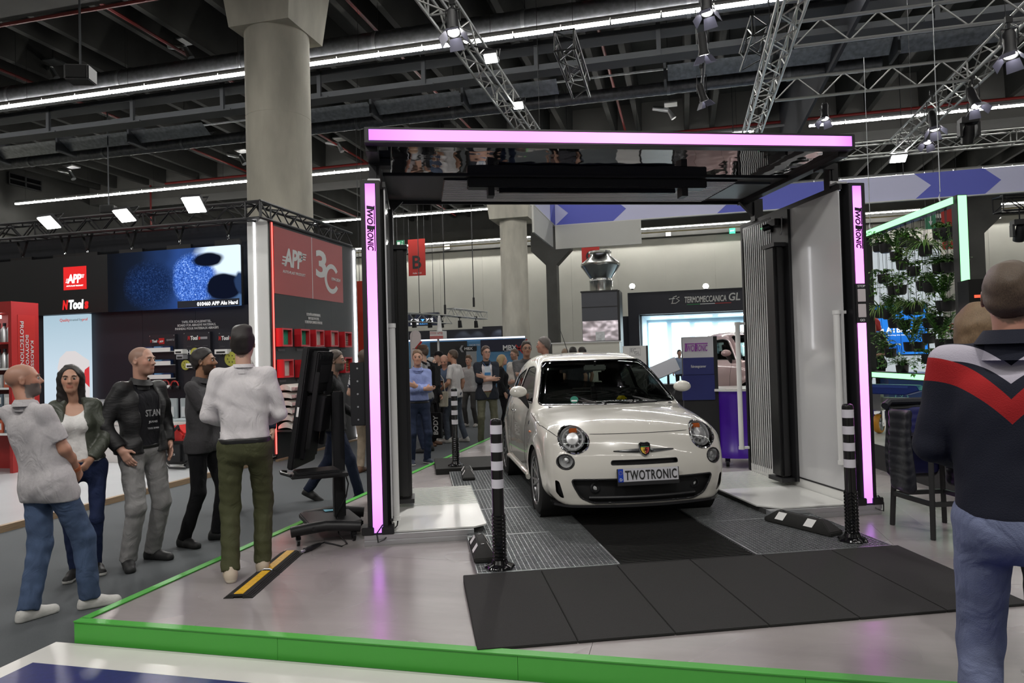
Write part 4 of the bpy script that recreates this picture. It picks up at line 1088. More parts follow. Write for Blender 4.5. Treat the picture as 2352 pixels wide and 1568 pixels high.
def make_car(label, cat, loc, rz, paint, full=True, name='car', sc=1.0):
    t = thing(name, label, cat, loc, rz); t.scale = (sc, sc, sc)
    if not CARVQ: CARVQ.append(car_shell(PROFILE))
    sh = Shell(*CARVQ[0])
    fr = lambda c, n: c.y < 2.0 and n.y < .15
    ws = sh.cut(rounded([(-.545, 1.395), (.545, 1.395), (.705, .975), (-.705, .975)], .05), 'y', lambda c, n: .8 < c.y < 2.0 and n.y < -.05)
    wsm = sh.extract(ws, -.003)
    sidewin = []
    for s in (-1, 1):
        kp = lambda c, n, s=s: c.x*s > .35
        f1 = sh.cut(rounded([(1.30, .985), (2.36, .985), (2.33, 1.33), (2.0, 1.345), (1.80, 1.315), (1.50, 1.12)], .05), 'x', kp); sidewin.append(sh.extract(f1, -.004))
        f2 = sh.cut(rounded([(2.44, .99), (2.95, 1.02), (2.86, 1.22), (2.43, 1.32)], .05), 'x', kp); sidewin.append(sh.extract(f2, -.004))
        for cy in (.775, 3.075):
            sh.extract(sh.cut(ell(cy, .30, .335, .335, 28), 'x', lambda c, n, s=s: c.x*s > .3 and c.z < .75))
            sh.extract(sh.cut([(cy-.33, .12), (cy+.33, .12), (cy+.334, .31), (cy-.334, .31)], 'x', lambda c, n, s=s: c.x*s > .3 and c.z < .5))
    rg = sh.extract(sh.cut(rounded([(-.50, 1.31), (.50, 1.31), (.58, 1.02), (-.58, 1.02)], .06), 'y', lambda c, n: c.y > 3.0 and n.y > .1), -.003)
    lamps = {}
    if full:
        fk = lambda c, n: c.y < .75 and n.y < -.02
        for s in (-1, 1):
            lamps['h', s] = sh.extract(sh.cut(ell(s*.572, .732, .122, .108, 24), 'y', fk), 0)
            lamps['l', s] = sh.extract(sh.cut(ell(s*.655, .557, .068, .060, 18), 'y', fk), 0)
            lamps['v', s] = sh.extract(sh.cut(rounded([(s*.742, .405), (s*.712, .395), (s*.672, .25), (s*.70, .255), (s*.735, .30)], .015, 2), 'y', fk), 0)
        gm = sh.extract(sh.cut(rounded([(-.615, .412), (.615, .412), (.60, .36), (.54, .255), (.44, .213), (-.44, .213), (-.54, .255), (-.60, .36)], .03, 3), 'y', fk), 0)
        sm = sh.extract(sh.cut(rounded([(-.285, .566), (.285, .566), (.29, .530), (-.29, .530)], .014, 3), 'y', fk), 0)
    # open floor so the cabin is hollow
    me = bpy.data.meshes.new('body'); sh.bm.normal_update(); sh.bm.to_mesh(me); me.materials.append(paint)
    me.polygons.foreach_set('use_smooth', [True]*len(me.polygons))
    body = link('body', me, t)
    bv = BVHTree.FromBMesh(sh.bm)
    def hit(o, d):
        p = bv.ray_cast(Vector(o), Vector(d)); return p
    def front(x, z, off=.0):
        p, n, *_ = hit((x, -1, z), (0, 1, 0)); return p+n*off if p else Vector((x, .2, z))
    # dark inner lining
    lv = []; keep = []
    mb = MB(); idx = {}
    for f in sh.bm.faces:
        c = f.calc_center_median()
        if .95 < c.y < 3.55 and c.z > .28:
            q = []
            for v in f.verts:
                if v not in idx: idx[v] = len(mb.v); mb.v.append(tuple(v.co-v.normal*.012))
                q.append(idx[v])
            mb.f.append(tuple(q[::-1])); mb.m.append(0)
    LIN = mat('cabin_black', (.018, .018, .018), .85)
    mb.build('cabin_lining', LIN, t, True)
    def rim(mbx, w=.006, m=BLACK, nm='seal', parent=None):
        """a seal along the border of an extracted patch"""
        cnt = {}
        for f in mbx.f:
            for i in range(len(f)):
                e_ = tuple(sorted((f[i], f[(i+1) % len(f)]))); cnt[e_] = cnt.get(e_, 0)+1
        r = MB()
        for e_, n in cnt.items():
            if n == 1: r.cyl(mbx.v[e_[0]], mbx.v[e_[1]], w, n=5, caps=False)
        return r.build(nm, m, parent or t, True)
    o = wsm.build('windscreen', GLASS, t, True); rim(wsm, .011, BLACKG, 'windscreen_seal', o)
    for w_ in sidewin: o = w_.build('side_window', GLASS, t, True); rim(w_, .009, BLACK, 'window_seal', o)
    o = rg.build('rear_window', GLASS, t, True)
    for s in (-1, 1):
        for y in (.775, 3.075):
            wheel(t, s*.715, y, s)
            mb = MB(); M = Matrix.Translation((s*.55, y, .30)) @ Matrix.Rotation(s*pi/2, 4, 'Y')
            mb.lathe([(0, -.25), (.345, -.25), (.345, .26)], 28, 0, M); mb.build('wheel_well', LIN, t, True)
    mb = MB(); mb.bx(-.70, .70, .25, 3.45, .17, .28); mb.build('underbody', LIN, t)
    # mirrors
    for s in (-1, 1):
        c = Vector((s*.868, 1.37, 1.095))
        n_, k = 20, 12; vs = []
        mb = MB(); R = Matrix.Translation(c) @ Matrix.Rotation(s*-.12, 4, 'Z')
        for i in range(k+1):
            a = -pi/2+pi*i/k
            for j in range(n_):
                b = 2*pi*j/n_
                vs.append((.093*cos(a)*cos(b)+s*.0, .07*sin(a) if sin(a) < 0 else .025*sin(a), (.066 if sin(b) > 0 else .052)*cos(a)*sin(b)))
        mb.add(vs, [(i*n_+j, i*n_+(j+1) % n_, (i+1)*n_+(j+1) % n_, (i+1)*n_+j) for i in range(k) for j in range(n_)], 0, R)
        mo = mb.build('door_mirror', paint, t, True)
        mb = MB(); mb.add([(c.x-s*.075, 1.36, 1.06), (c.x-s*.0, 1.36, 1.045), (s*.755, 1.40, .91), (s*.765, 1.36, .965), (c.x-s*.075, 1.40, 1.06), (c.x, 1.40, 1.045), (s*.74, 1.46, .91), (s*.75, 1.45, .97)], [(0, 1, 2, 3), (7, 6, 5, 4), (0, 4, 5, 1), (1, 5, 6, 2), (2, 6, 7, 3), (3, 7, 4, 0)]); mb.build('mirror_arm', BLACK, mo)
    # seams
    def seam(pts, nm='seam', w=.004):
        q = []
        for p in pts:
            r_ = bv.find_nearest(Vector(p)); q.append(r_[0]-r_[1]*.0015)
        mb = MB(); mb.tube(q, w, 5); mb.build(nm, mat('seam_black', (.01, .01, .01), .9), t, True)
    for s in (-1, 1):
        seam([(s*.9, 1.36, .30+.06*i) for i in range(12)], 'door_gap'); seam([(s*.9, 2.40, .36+.06*i) for i in range(11)], 'door_gap')
        seam([(s*.85, 1.36+.08*i, .30) for i in range(14)], 'door_gap')
        if full: seam([(s*.715+s*.014*i, .24+.05*i, .785+.012*i) for i in range(8)] + [(s*.84, .65+.1*i, .872+.012*i) for i in range(6)], 'bonnet_gap')
        p = bv.find_nearest(Vector((s*.9, 2.22, .88)))[0]
        mb = MB(); mb.tube([p+Vector((0, -.07, 0)), p+Vector((s*.028, -.045, 0)), p+Vector((s*.028, .045, 0)), p+Vector((0, .07, 0))], .010, 8); mb.build('door_handle', CHROME, t, True)
    # interior
    SEAT = mat('seat_black', (.02, .02, .021), .8)
    mb = MB(); mb.prism([(.98, .55), (1.0, .955), (1.2, .985), (1.38, .955), (1.42, .80), (1.38, .55)], 1.28, 0, Matrix(((0, 0, 1, -.64), (1, 0, 0, 0), (0, 1, 0, 0), (0, 0, 0, 1)))); mb.build('dashboard', mat('dash_black', (.015, .015, .016), .6), t, bev=.02)
    for s in (-1, 1):
        mb = MB(); mb.box((s*.34, 1.95, .55), (.48, .50, .16)); st = mb.build('front_seat', SEAT, t, bev=.05)
        mb = MB(); mb.box((s*.34, 2.22, .86), (.46, .14, .56), 0, (radians(-14), 0, 0)); mb.build('seat_back', SEAT, st, bev=.05)
        mb = MB(); mb.box((s*.34, 2.28, 1.20), (.26, .10, .18), 0, (radians(-10), 0, 0)); mb.build('headrest', SEAT, st, bev=.04)
        mb = MB(); mb.cyl((s*.34-.06, 2.27, 1.05), (s*.34-.06, 2.29, 1.16), .007, n=6); mb.cyl((s*.34+.06, 2.27, 1.05), (s*.34+.06, 2.29, 1.16), .007, n=6); mb.build('headrest_rod', CHROME, st)
    mb = MB(); mb.bx(-.62, .62, 2.75, 3.0, .45, 1.0); mb.build('rear_seat', SEAT, t, bev=.05)
    M = Matrix.Translation((.36, 1.52, .93)) @ Matrix.Rotation(radians(-65), 4, 'X')
    mb = MB(); mb.tube([M @ Vector((.18*cos(a), .18*sin(a), 0)) for a in [2*pi*i/28 for i in range(28)]], .014, 8, closed=True); mb.cyl(M @ Vector((0, 0, -.01)), M @ Vector((0, 0, -.16)), .05, n=12)
    for a in (0, pi, -pi/2): mb.cyl(M @ Vector((0, 0, -.01)), M @ Vector((.17*cos(a), .17*sin(a), 0)), .014, n=6)
    mb.build('steering_wheel', BLACK, t, True)
    mb = MB(); mb.box((0, 1.62, 1.315), (.24, .03, .065)); mb.build('inside_mirror', mat('mirror_back', (.32, .32, .31), .4), t, bev=.012)
    mb = MB(); mb.cyl((0, 1.62, 1.33), (0, 1.60, 1.385), .012, n=8); mb.build('mirror_stalk', BLACK, t, True)
    if not full: return t
    # ---- front details
    for s in (-1, 1):
        hl = lamps['h', s]; pts = [Vector(v) for v in hl.v]; c = sum(pts, Vector())/len(pts)
        nn = bv.find_nearest(c)[1]; _, nn0, *_ = bv.find_nearest(Vector((s*.45, .1, .70)))
        nrm = Vector((s*.42, -1, .40)).normalized()
        o = hl.build('headlamp_lens', LENSG, t, True); rim(hl, .008, CHROME, 'headlamp_ring', o); rim(hl, .0045, BLACK, 'headlamp_seal', o)
        F = nrm.to_track_quat('Z', 'Y').to_matrix().to_4x4(); F.translation = c
        mb = MB(); mb.lathe([(.114, -.012), (.108, -.05), (.085, -.10), (.045, -.12), (0, -.12)], 28, 0, F); mb.build('reflector', LCH, o, True)
        mb = MB(); mb.lathe([(.05, -.06), (.056, -.02), (.05, -.012), (0, -.002)], 20, 0, F); mb.lathe([(.095, -.03), (.085, -.022), (.075, -.04)], 28, 0, F); 
        for k in range(10): a = 2*pi*k/10; mb.bar(F @ Vector((.056*cos(a), .056*sin(a), -.03)), F @ Vector((.1*cos(a), .1*sin(a), -.045)), .012, .01)
        mb.build('projector', LCH, o, True)
        up = (Vector((0, 0, 1))-nrm*nrm.z).normalized()
        mb = MB(); mb.box(c+up*.072-nrm*.03, (.07, .03, .045)); mb.build('indicator', mat('amber_lens', (.40, .09, .015), .25), o, bev=.006)
        ll = lamps['l', s]; c2 = sum([Vector(v) for v in ll.v], Vector())/len(ll.v)
        o = ll.build('side_lamp_lens', LENSG, t, True); rim(ll, .007, BLACK, 'side_lamp_ring', o)
        F2 = Vector((s*.5, -1, 0)).normalized().to_track_quat('Z', 'Y').to_matrix().to_4x4(); F2.translation = c2
        mb = MB(); mb.lathe([(.062, -.015), (.052, -.045), (.02, -.07), (0, -.07)], 20, 0, F2); mb.lathe([(.02, -.05), (.022, -.02), (0, -.012)], 14, 0, F2); mb.build('reflector', LCH, o, True)
        vm = lamps['v', s]; vm.v = [tuple(Vector(v)+Vector((-s*.02, .03, 0))) for v in vm.v]; vm.build('side_vent', BLACK, t, True)
    gm2 = MB(); gm2.v = [(v[0]*1.04, v[1]+.05, v[2]) for v in gm.v]; gm2.f = gm.f; gm2.m = gm.m
    gr0 = gm2.build('lower_grille', mat('grille_plastic', (.013, .013, .014), .55), t, True); rim(gm, .008, BLACK, 'grille_frame', gr0)
    # honeycomb bars in front of the grille back
    hb = MB()
    zz = .235; rw = 0
    while zz < .40:
        lim = .44+(zz-.213)*.75; x = -lim+(rw % 2)*.0175
        while x < lim:
            p = front(x, .30)
            y0 = .06+.17*(x/.75)**2+.012
            pts_ = [Vector((x+.0175*cos(pi/3*k+pi/6), y0, zz+.0175*sin(pi/3*k+pi/6))) for k in range(3)]
            hb.bar(pts_[0], pts_[1], .004, .01); hb.bar(pts_[1], pts_[2], .004, .01)
            hb.bar(pts_[0], pts_[0]-Vector((0, 0, .0175)), .004, .01)
            x += .0305
        zz += .0265; rw += 1
    o = hb.build('honeycomb', BLACK, gr0); o['kind'] = 'stuff'
    mb = MB(); 
    pts_ = [(-.62+1.24*i/16, .035+.17*((-.62+1.24*i/16)/.75)**2, .262-.0*i) for i in range(17)]
    mb.tube([(x, y+.02, z-.012) for x, y, z in pts_ if abs(x) < .5], .016, 8); mb.build('grille_spoiler', BLACK, gr0, True)
    for x in (-.41, .455):
        y = .045+.17*(x/.75)**2
        mb = MB(); M = Matrix.Translation((x, y, .336)) @ Matrix.Rotation(radians(90), 4, 'X')
        mb.lathe([(.048, -.05), (.048, .0), (.036, .006), (.034, -.01)], 20, 0, M); o = mb.build('fog_lamp', BLACK, t, True)
        mb = MB(); mb.lathe([(.034, -.02), (.02, -.003), (0, 0)], 16, 0, M); mb.build('fog_lens', LCH, o, True)
    sm.v = [(v[0], v[1]+.035, v[2]) for v in sm.v]; o = sm.build('upper_slot', BLACK, t, True)
    sm.v = [(v[0], v[1]-.035, v[2]) for v in sm.v]; rim(sm, .004, BLACK, 'slot_rim', o)
    # front lip
    mb = MB(); pl_ = []
    for i in range(25):
        x = -.74+1.48*i/24; pl_.append(Vector((x, .012+.16*(x/.75)**2+(.10*max(0, (abs(x)-.6)/.14)**2), .185)))
    for i in range(24): 
        a, b = pl_[i], pl_[i+1]; q = Vector((0, .16, 0)); z = Vector((0, 0, .010))
        mb.add([a-z, b-z, b+q-z, a+q-z, a+z, b+z, b+q+z, a+q+z], [(0, 3, 2, 1), (4, 5, 6, 7), (0, 1, 5, 4), (2, 3, 7, 6)])
    mb.build('front_lip', BLACK, t)
    # bonnet front seam
    mb = MB(); mb.tube([front(-.47+.94*i/24, .778, -.0012) for i in range(25)], .0042, 5); mb.build('bonnet_gap', mat('seam_black', (.01, .01, .01), .9), t, True)
    # badge and chrome whiskers
    def whisker(x0, x1):
        q = []; rr_ = []
        for i in range(13):
            u = i/12; x = x0+(x1-x0)*u; q.append(front(x, .640, .004)); rr_.append(.004+.016*(1-u)**.8)
        mb = MB(); mb.tube(q, rr_, 8); mb.build('chrome_whisker', CHROME, t, True)
    whisker(-.05, -.262); whisker(.05, .262)
    c = front(0, .648, .012); F = frame(c, (1, 0, 0), (0, .30, 1))
    def shield(s): return [(-.052*s, .045*s), (-.03*s, .058*s), (0, .054*s), (.03*s, .058*s), (.052*s, .045*s), (.048*s, -.012*s), (.03*s, -.045*s), (0, -.063*s), (-.03*s, -.045*s), (-.048*s, -.012*s)]
    mb = MB(); mb.prism(shield(1.0), .012, 0, F); bd = mb.build('badge', CHROME, t, bev=.004)
    mb = MB(); mb.prism(shield(.86), .003, 0, F, .012); mb.build('badge_field', BLACKG, bd)
    mb = MB(); mb.prism([(-.036, .012), (0, .012), (0, -.046), (-.024, -.032), (-.036, -.006)], .002, 0, F, .015); mb.build('badge_yellow', mat('badge_yellow', (.70, .45, .03), .4), bd)
    mb = MB(); mb.prism([(0, .012), (.036, .012), (.036, -.006), (.024, -.032), (0, -.046)], .002, 0, F, .015); mb.build('badge_red', mat('badge_red', (.40, .02, .02), .4), bd)
    text('ABARTH', F @ Matrix.Translation((0, .032, .0155)), .062, .013, CHROME, bd, .02)
    mb = MB(); mb.prism([(-.036, .014), (.036, .014), (.036, .019), (-.036, .019)], .002, 0, F, .015); mb.build('badge_band', mat('badge_green', (.02, .25, .08), .4), bd)
    mb = MB()
    for pts_ in ([(-.010, -.028), (-.004, -.016), (.002, -.004), (.004, .004)], [(-.010, -.028), (-.002, -.036), (.010, -.030), (.014, -.020), (.008, -.014)], [(.004, .004), (-.014, .008)], [(.004, .004), (.018, .008)], [(.0, -.008), (-.018, -.004)], [(.0, -.008), (.020, -.004)], [(-.004, -.016), (-.020, -.016)], [(-.004, -.016), (.018, -.012)]):
        mb.tube([F @ Vector((p[0], p[1], .0185)) for p in pts_], .0022, 5)
    mb.build('badge_scorpion', BLACKG, bd, True)
    # licence plate
    F = frame((.012, -.018, .438), (1, 0, 0), (0, .10, 1))
    mb = MB(); mb.box((0, -.008, 0), (.535, .140, .010)); mb.v = [tuple(F @ Vector(v)) for v in mb.v]; lp_ = mb.build('plate_holder', BLACK, t, bev=.003)
    mb = MB(); mb.box((0, .008, .005), (.52, .108, .006)); mb.v = [tuple(F @ Vector(v)) for v in mb.v]; mb.build('licence_plate', mat('plate_white', (.56, .56, .60), .35), lp_, bev=.002)
    mb = MB(); mb.box((-.238, .008, .0085), (.044, .108, .002)); mb.v = [tuple(F @ Vector(v)) for v in mb.v]; mb.build('plate_band', mat('plate_blue', (.01, .05, .42), .4), lp_)
    text('D', F @ Matrix.Translation((-.238, -.026, .010)), None, .022, WPRINT, lp_, .01)
    mb = MB()
    for k in range(12): mb.box((-.238+.014*cos(k*pi/6), .028+.014*sin(k*pi/6), .0095), (.003, .003, .001))
    mb.v = [tuple(F @ Vector(v)) for v in mb.v]; mb.build('plate_stars', mat('badge_yellow', (.70, .45, .03), .4), lp_)
    text('TWOTRONIC', F @ Matrix.Translation((.022, .008, .009)), .445, .078, BLKP, lp_, .012, space=1.12)
    text('FUCHS  KFZ & LACK  WERTINGEN', F @ Matrix.Translation((0, -.058, -.003)), .36, .011, WPRINT, lp_, .005)
    for x in (-.215, .21):
        mb = MB(); mb.add([(x-.008, -.054, -.002), (x+.008, -.054, -.002), (x, -.066, -.002)], [(0, 2, 1)]); mb.v = [tuple(F @ Vector(v)) for v in mb.v]; mb.build('plate_arrow', WPRINT, lp_)
    # wipers, cowl, toy sticker, antenna
    mb = MB()
    for x0, x1 in ((-.10, -.60), (.42, -.06)):
        a = front(x0, 1.0, .012); b = front(x1, 1.03, .012); mid = front((x0+x1)/2, 1.035, .014)
        mb.tube([a, mid, b], .008, 6); mb.cyl(front(x0, .975, .0), front(x0, .99, .02), .016, n=8)
    mb.build('wiper', BLACK, t, True)
    p = front(-.55, 1.075, -.006); mb = MB(); Fq = frame(p, (1, -.3, 0), (0, .55, .8)); mb.cyl(Fq @ Vector((0, 0, 0)), Fq @ Vector((0, 0, .002)), .035, n=20); o = mb.build('green_sticker', mat('green_sticker', (.01, .18, .12), .5), t, label='round green sticker')
    mb = MB(); mb.box((0, -.012, .003), (.05, .014, .002)); mb.v = [tuple(Fq @ Vector(v)) for v in mb.v]; mb.build('sticker_band', WPRINT, o)
    a = bv.ray_cast(Vector((-.0, 2.9, 3)), Vector((0, 0, -1)))[0]
    mb = MB(); mb.cyl(a, a+Vector((0, .03, .04)), .014, .008, 8); mb.cyl(a+Vector((0, .03, .04)), a+Vector((-.06, .22, .36)), .006, .003, 6); mb.build('aerial', BLACK, t, True)
    for s in (-1, 1):
        p = bv.find_nearest(Vector((s*.9, 1.02, .74))); mb = MB(); mb.tube([p[0]+Vector((0, -.03, 0)), p[0]+p[1]*.004, p[0]+Vector((0, .03, .004))], [.004, .012, .004], 8); mb.build('side_indicator', mat('amber_lens', (.40, .09, .015), .25), t, True)
        p = bv.find_nearest(Vector((s*.9, 1.14, .83)))
        mb = MB(); mb.cyl(p[0]-p[1]*.002, p[0]+p[1]*.004, .022, n=12); mb.build('side_badge', CHROME, t, True)
        mb = MB()
        sk = [bv.find_nearest(Vector((s*.9, 1.15+.1*i, .25)))[0]+Vector((s*.008, 0, 0)) for i in range(16)]
        mb.tube(sk, .028, 8); mb.build('side_skirt', paint, t, True)
    return t
CARO = S(1.505, .935, GRT)
make_car('white compact hatchback with round headlamps standing on the grating inside the scanner', 'car', CARO, PSI, PAINT)
# toy car on the dashboard
tp = S(1.505+.155, .935+1.17, GRT+.985)
tt = thing('toy_car', 'small yellow toy car on the dashboard behind the windscreen', 'toy', tp, PSI+.5)
YEL = mat('toy_yellow', (.75, .55, .01), .35)
mb = MB(); mb.prism([(-.05, .012), (.05, .012), (.052, .03), (.03, .034), (.018, .052), (-.022, .052), (-.04, .034), (-.052, .03)], .05, 0, frame((0, .025, 0), (1, 0, 0), (0, 0, 1))); mb.build('toy_body', YEL, tt, bev=.004)
for x in (-.03, .03):
    for y in (-.024, .024):
        mb = MB(); mb.cyl((x, y-.004, .011), (x, y+.004, .011), .011, n=10); mb.build('toy_wheel', BLACK, tt, True)
# ================================================================== THE STAND ON THE LEFT
BY = 10.36
def fit(px0, py0, px1, py1, Y):
    xm = (px0+px1)/2; a, b, c, d = atY(px0, py0, Y), atY(px1, py1, Y), atY(xm, py0, Y).z, atY(xm, py1, Y).z; return min(a.x, b.x), max(a.x, b.x), min(c, d), max(c, d)
mb = MB(); mb.bx(-21, -6.76, 3.0, BY, CARZ, -.055)
struct('floor_5', mb, mat('white_booth_floor', (.36, .375, .39), .3, noise=.05, nscale=2))
mb = MB(); mb.bx(-6.76, -6.70, 3.0, BY-.06, CARZ, -.05); mb.bx(-6.60, -6.54, BY, 13.4, CARZ, -.09)
struct('trim_5', mb, mat('wood_edge', (.26, .18, .11), .5, noise=.2, nscale=6, stretch=(20, 1, 20)))
bw = thing('exhibition_wall', 'dark navy exhibition wall with product boards, behind the group on the left', 'exhibition wall', (-14, BY+.06, -.055))
for i in range(12):
    mb = MB(); x0 = -20+i*1.08; mb.bx(x0+14+.002, x0+14+1.078, 0, .06, 0, 2.56); mb.build('wall_panel', NAVY, bw)
mb = MB(); mb.bx(-6, 6.9, .30, .34, 2.5, 4.05)
for i in range(24): mb.v = mb.v
mb.build('upper_drape', mat('black_drape', (.012, .013, .017), .9, bump=.6, bscale=3, stretch=(4, 1, .2)), bw)
text('TAFEL FÜR SCHLEIFMITTEL,\nBOARD FOR ABRASIVE MATERIALS,\nPANNEAU POUR MATERIAUX ABRASIFS', FM(-8.10+14, -.003, 2.205+.055), .86, .165, WPRINT, bw, .01)
# LED fascia
x0, x1, z0, z1 = -17, -7.155, 2.485, 3.5
ls = thing('led_screen', 'long hanging screen fascia showing a blue sparkling picture, over the navy wall', 'screen', ((x0+x1)/2, BY-.06, z0))
W_ = x1-x0
m = bpy.data.materials.new('screen_picture'); m.use_nodes = True; MATS['screen_picture'] = m
ng = NG(m); ng.nt.nodes.clear(); tc = ng.n('TexCoord'); sp = ng.n('SeparateXYZ'); ng.l(tc.outputs['Object'], sp.inputs[0])
U = ng.math('MULTIPLY_ADD', sp.outputs[0], 1/2.62, 1-(W_/2)/2.62); Vv = sp.outputs[2]      # u runs 0..1 over the picture, v metres above the lower edge
no = ng.n('TexNoise'); no.inputs['Scale'].default_value = 2.2; no.inputs['Detail'].default_value = 2; ng.l(tc.outputs['Object'], no.inputs['Vector'])
nf = ng.n('TexNoise'); nf.inputs['Scale'].default_value = 46; nf.inputs['Detail'].default_value = 6; nf.inputs['Roughness'].default_value = .7; ng.l(tc.outputs['Object'], nf.inputs['Vector'])
Uw = ng.math('ADD', U, ng.math('MULTIPLY_ADD', no.outputs['Fac'], .10, -.05))
base = ng.ramp(Uw, [(.02, (.006, .007, .010)), (.25, (.008, .013, .028)), (.45, (.014, .034, .11)), (.56, (.022, .06, .22)), (.80, (.03, .06, .16)), (1.0, (.06, .12, .24))])
def blob(cu, cv, ru, rv, soft):
    a = ng.math('POWER', ng.math('ABSOLUTE', ng.math('DIVIDE', ng.math('SUBTRACT', Uw, cu), ru)), 2.0); b = ng.math('POWER', ng.math('ABSOLUTE', ng.math('DIVIDE', ng.math('SUBTRACT', Vv, cv), rv)), 2.0)
    d = ng.math('ADD', a, b); x = ng.n('MapRange'); x.inputs[1].default_value = 1+soft; x.inputs[2].default_value = 1-soft; ng.l(d, x.inputs[0]); return x.outputs[0]
spk = ng.math('MULTIPLY', ng.math('POWER', ng.math('MULTIPLY', nf.outputs['Fac'], 1.45), 4.5), 1.0)
sc1 = ng.ramp(spk, [(0, (.012, .04, .20)), (.25, (.04, .13, .55)), (.6, (.22, .42, .95)), (1, (.85, .92, 1))])
sc2 = ng.ramp(spk, [(0, (.003, .008, .03)), (.5, (.014, .035, .12)), (1, (.05, .11, .28))])
wh = ng.math('MULTIPLY', blob(.98, .85, .28, .36, .35), 1)
c = ng.mix(blob(.33, .42, .17, .36, .7), base, sc2)
c = ng.mix(wh, c, (.70, .85, 1.0)); c = ng.mix(blob(.67, .47, .15, .43, .3), c, sc1); c = ng.mix(blob(.78, .80, .11, .12, .3), c, (.004, .006, .015)); c = ng.mix(blob(.88, .33, .13, .22, .15), c, (.004, .006, .016))
c = ng.mix(blob(1.0, .38, .04, .18, .3), c, (.02, .04, .10))
e = ng.n('Emission'); ng.l(c, e.inputs[0]); e.inputs[1].default_value = .72; o = ng.n('OutputMaterial'); ng.l(e.outputs[0], o.inputs[0])
mb = MB(); mb.bx(W_/2-2.62, W_/2, -.03, .03, 0, z1-z0); mb.build('screen_face', m, ls)
mb = MB(); mb.bx(-W_/2, W_/2-2.62, -.03, .03, 0, z1-z0); mb.build('fascia_face', mat('screen_dark', (.008, .009, .011), .35), ls)
mb = MB(); mb.bx(W_/2-.02, W_/2+.01, .03, .09, .02, z1-z0-.02); mb.build('screen_back', BLACK, ls)
ex = MB()
WG = glow('white_screen_print', (1, 1, 1), .85); RG = glow('red_screen_print', (.9, .03, .03), .55)
o_ = ls.location.x
a0, a1, b0, b1 = fit(146, 612, 199, 665, BY-.09)
mb = MB(); mb.bx(a0-o_, a1-o_, -.036, -.03, b0-z0, b1-z0); mb.build('logo_square', RG, ls)
def app_logo(M, w, m, parent, sub=True):
    h = w*.42
    text('APP', M @ Matrix.Translation((-.02*w, .06*w, 0)), w*.80, h, m, parent, .035, .12, name='logo_letters', space=.95)
    mb = MB()
    for i in range(3):
        y = -.10*w+i*.075*w; mb.box((-.44*w+.02*w*i, y, .002), (.14*w, .035*w, .004)); mb.box((.40*w+.02*w*i, .10*w+i*.06*w, .002), (.20*w, .03*w, .004))
    mb.v = [tuple(M @ Vector(v)) for v in mb.v]; mb.build('logo_bars', m, parent)
    if sub: text('AUTO-PLAST PRODUKT', M @ Matrix.Translation((0, -.27*w, 0)), w*.95, None, m, parent, .01, name='logo_letters')
app_logo(FM((a0+a1)/2-o_, -.037, b0+(b1-b0)*.42-z0), (a1-a0)*.78, WG, ls)
a0, a1, b0, b1 = fit(143, 688, 204, 710, BY-.09)
w = a1-a0; zc = (b0+b1)/2-z0
text('N', FM(a0+w*.12-o_, -.034, zc), w*.22, b1-b0, RG, ls, .05, .2); text('Tool', FM(a0+w*.53-o_, -.034, zc), w*.56, b1-b0, WG, ls, .05, .1); text('s', FM(a0+w*.92-o_, -.034, zc-.02), w*.15, (b1-b0)*.8, RG, ls, .05, .1)
text('010460 APP Alu Hard', FM(W_/2-.42, -.034, .055), .78, None, WG, ls, .02)
mb = MB(); mb.bx(W_/2-1.2, W_/2, -.032, -.03, 0, .12); mb.build('caption_band', mat('caption_navy', (.01, .015, .03), .5), ls)
# hanging straps with hooks
SLING = mat('sling_black', (.014, .014, .015), .8)
for i, (px, pt, pb) in enumerate(((52, 555, 598), (150, 538, 588), (201, 535, 584), (303, 526, 576), (413, 510, 560), (524, 498, 548))):
    p, q = atY(px, pt, BY-.05), atY(px, pb, BY-.05)
    t = thing('lifting_sling', ('first', 'second', 'third', 'fourth', 'fifth', 'sixth')[i]+' black sling from the left holding the screen fascia under the truss', 'sling', q, 0, 'slings under the left truss')
    mb = MB(); w_ = .11
    for s in (-1, 1): mb.bar((s*w_, 0, p.z-q.z), (0, 0, .07), .05, .012)
    mb.build('strap', SLING, t)
    mb = MB(); mb.tube([(0, 0, .08), (.015, 0, .055), (.012, 0, .03), (-.012, 0, .03), (-.015, 0, .055)], .008, 6); mb.tube([(0, 0, .035), (.018, 0, .01), (0, 0, -.015), (-.016, 0, .0)], .007, 6); mb.build('hook', CHROME, t, True)
    mb = MB(); mb.bx(-.24, .24, -.03, .03, z1-q.z, max(-.02, z1-q.z+.06)); mb.build('hanging_beam', BLACK, t)
truss((-18, BY-.1, 4.02), (-6.62, BY-.1, 4.02), 'black box truss over the screen fascia of the left stand', TRB, .27, bay=.28, r=.026)
truss((-6.76, BY-.26, 4.02), (-6.76, BY+3, 4.02), 'short black truss turning back over the filter wall', TRB, .27, bay=.28, r=.026)
truss((-12.6, BY+.5, 3.80), (-12.6, BY+6, 3.80), 'black truss running back from the left truss', TRB, .27, bay=.3, r=.022)
floodlight(112, 512, 11.8, -.1, 'left bright floodlight on the black truss of the left stand', .30, .24, -40, 250, (-11.0, BY-.1, 4.1))
floodlight(285, 496, 11.6, -.1, 'middle bright floodlight on the black truss of the left stand', .30, .24, -40, 250, (-9.35, BY-.1, 4.1))
floodlight(445, 471, 11.3, .1, 'right bright floodlight on the black truss of the left stand', .30, .28, -44, 250, (-7.85, BY-.1, 4.1))
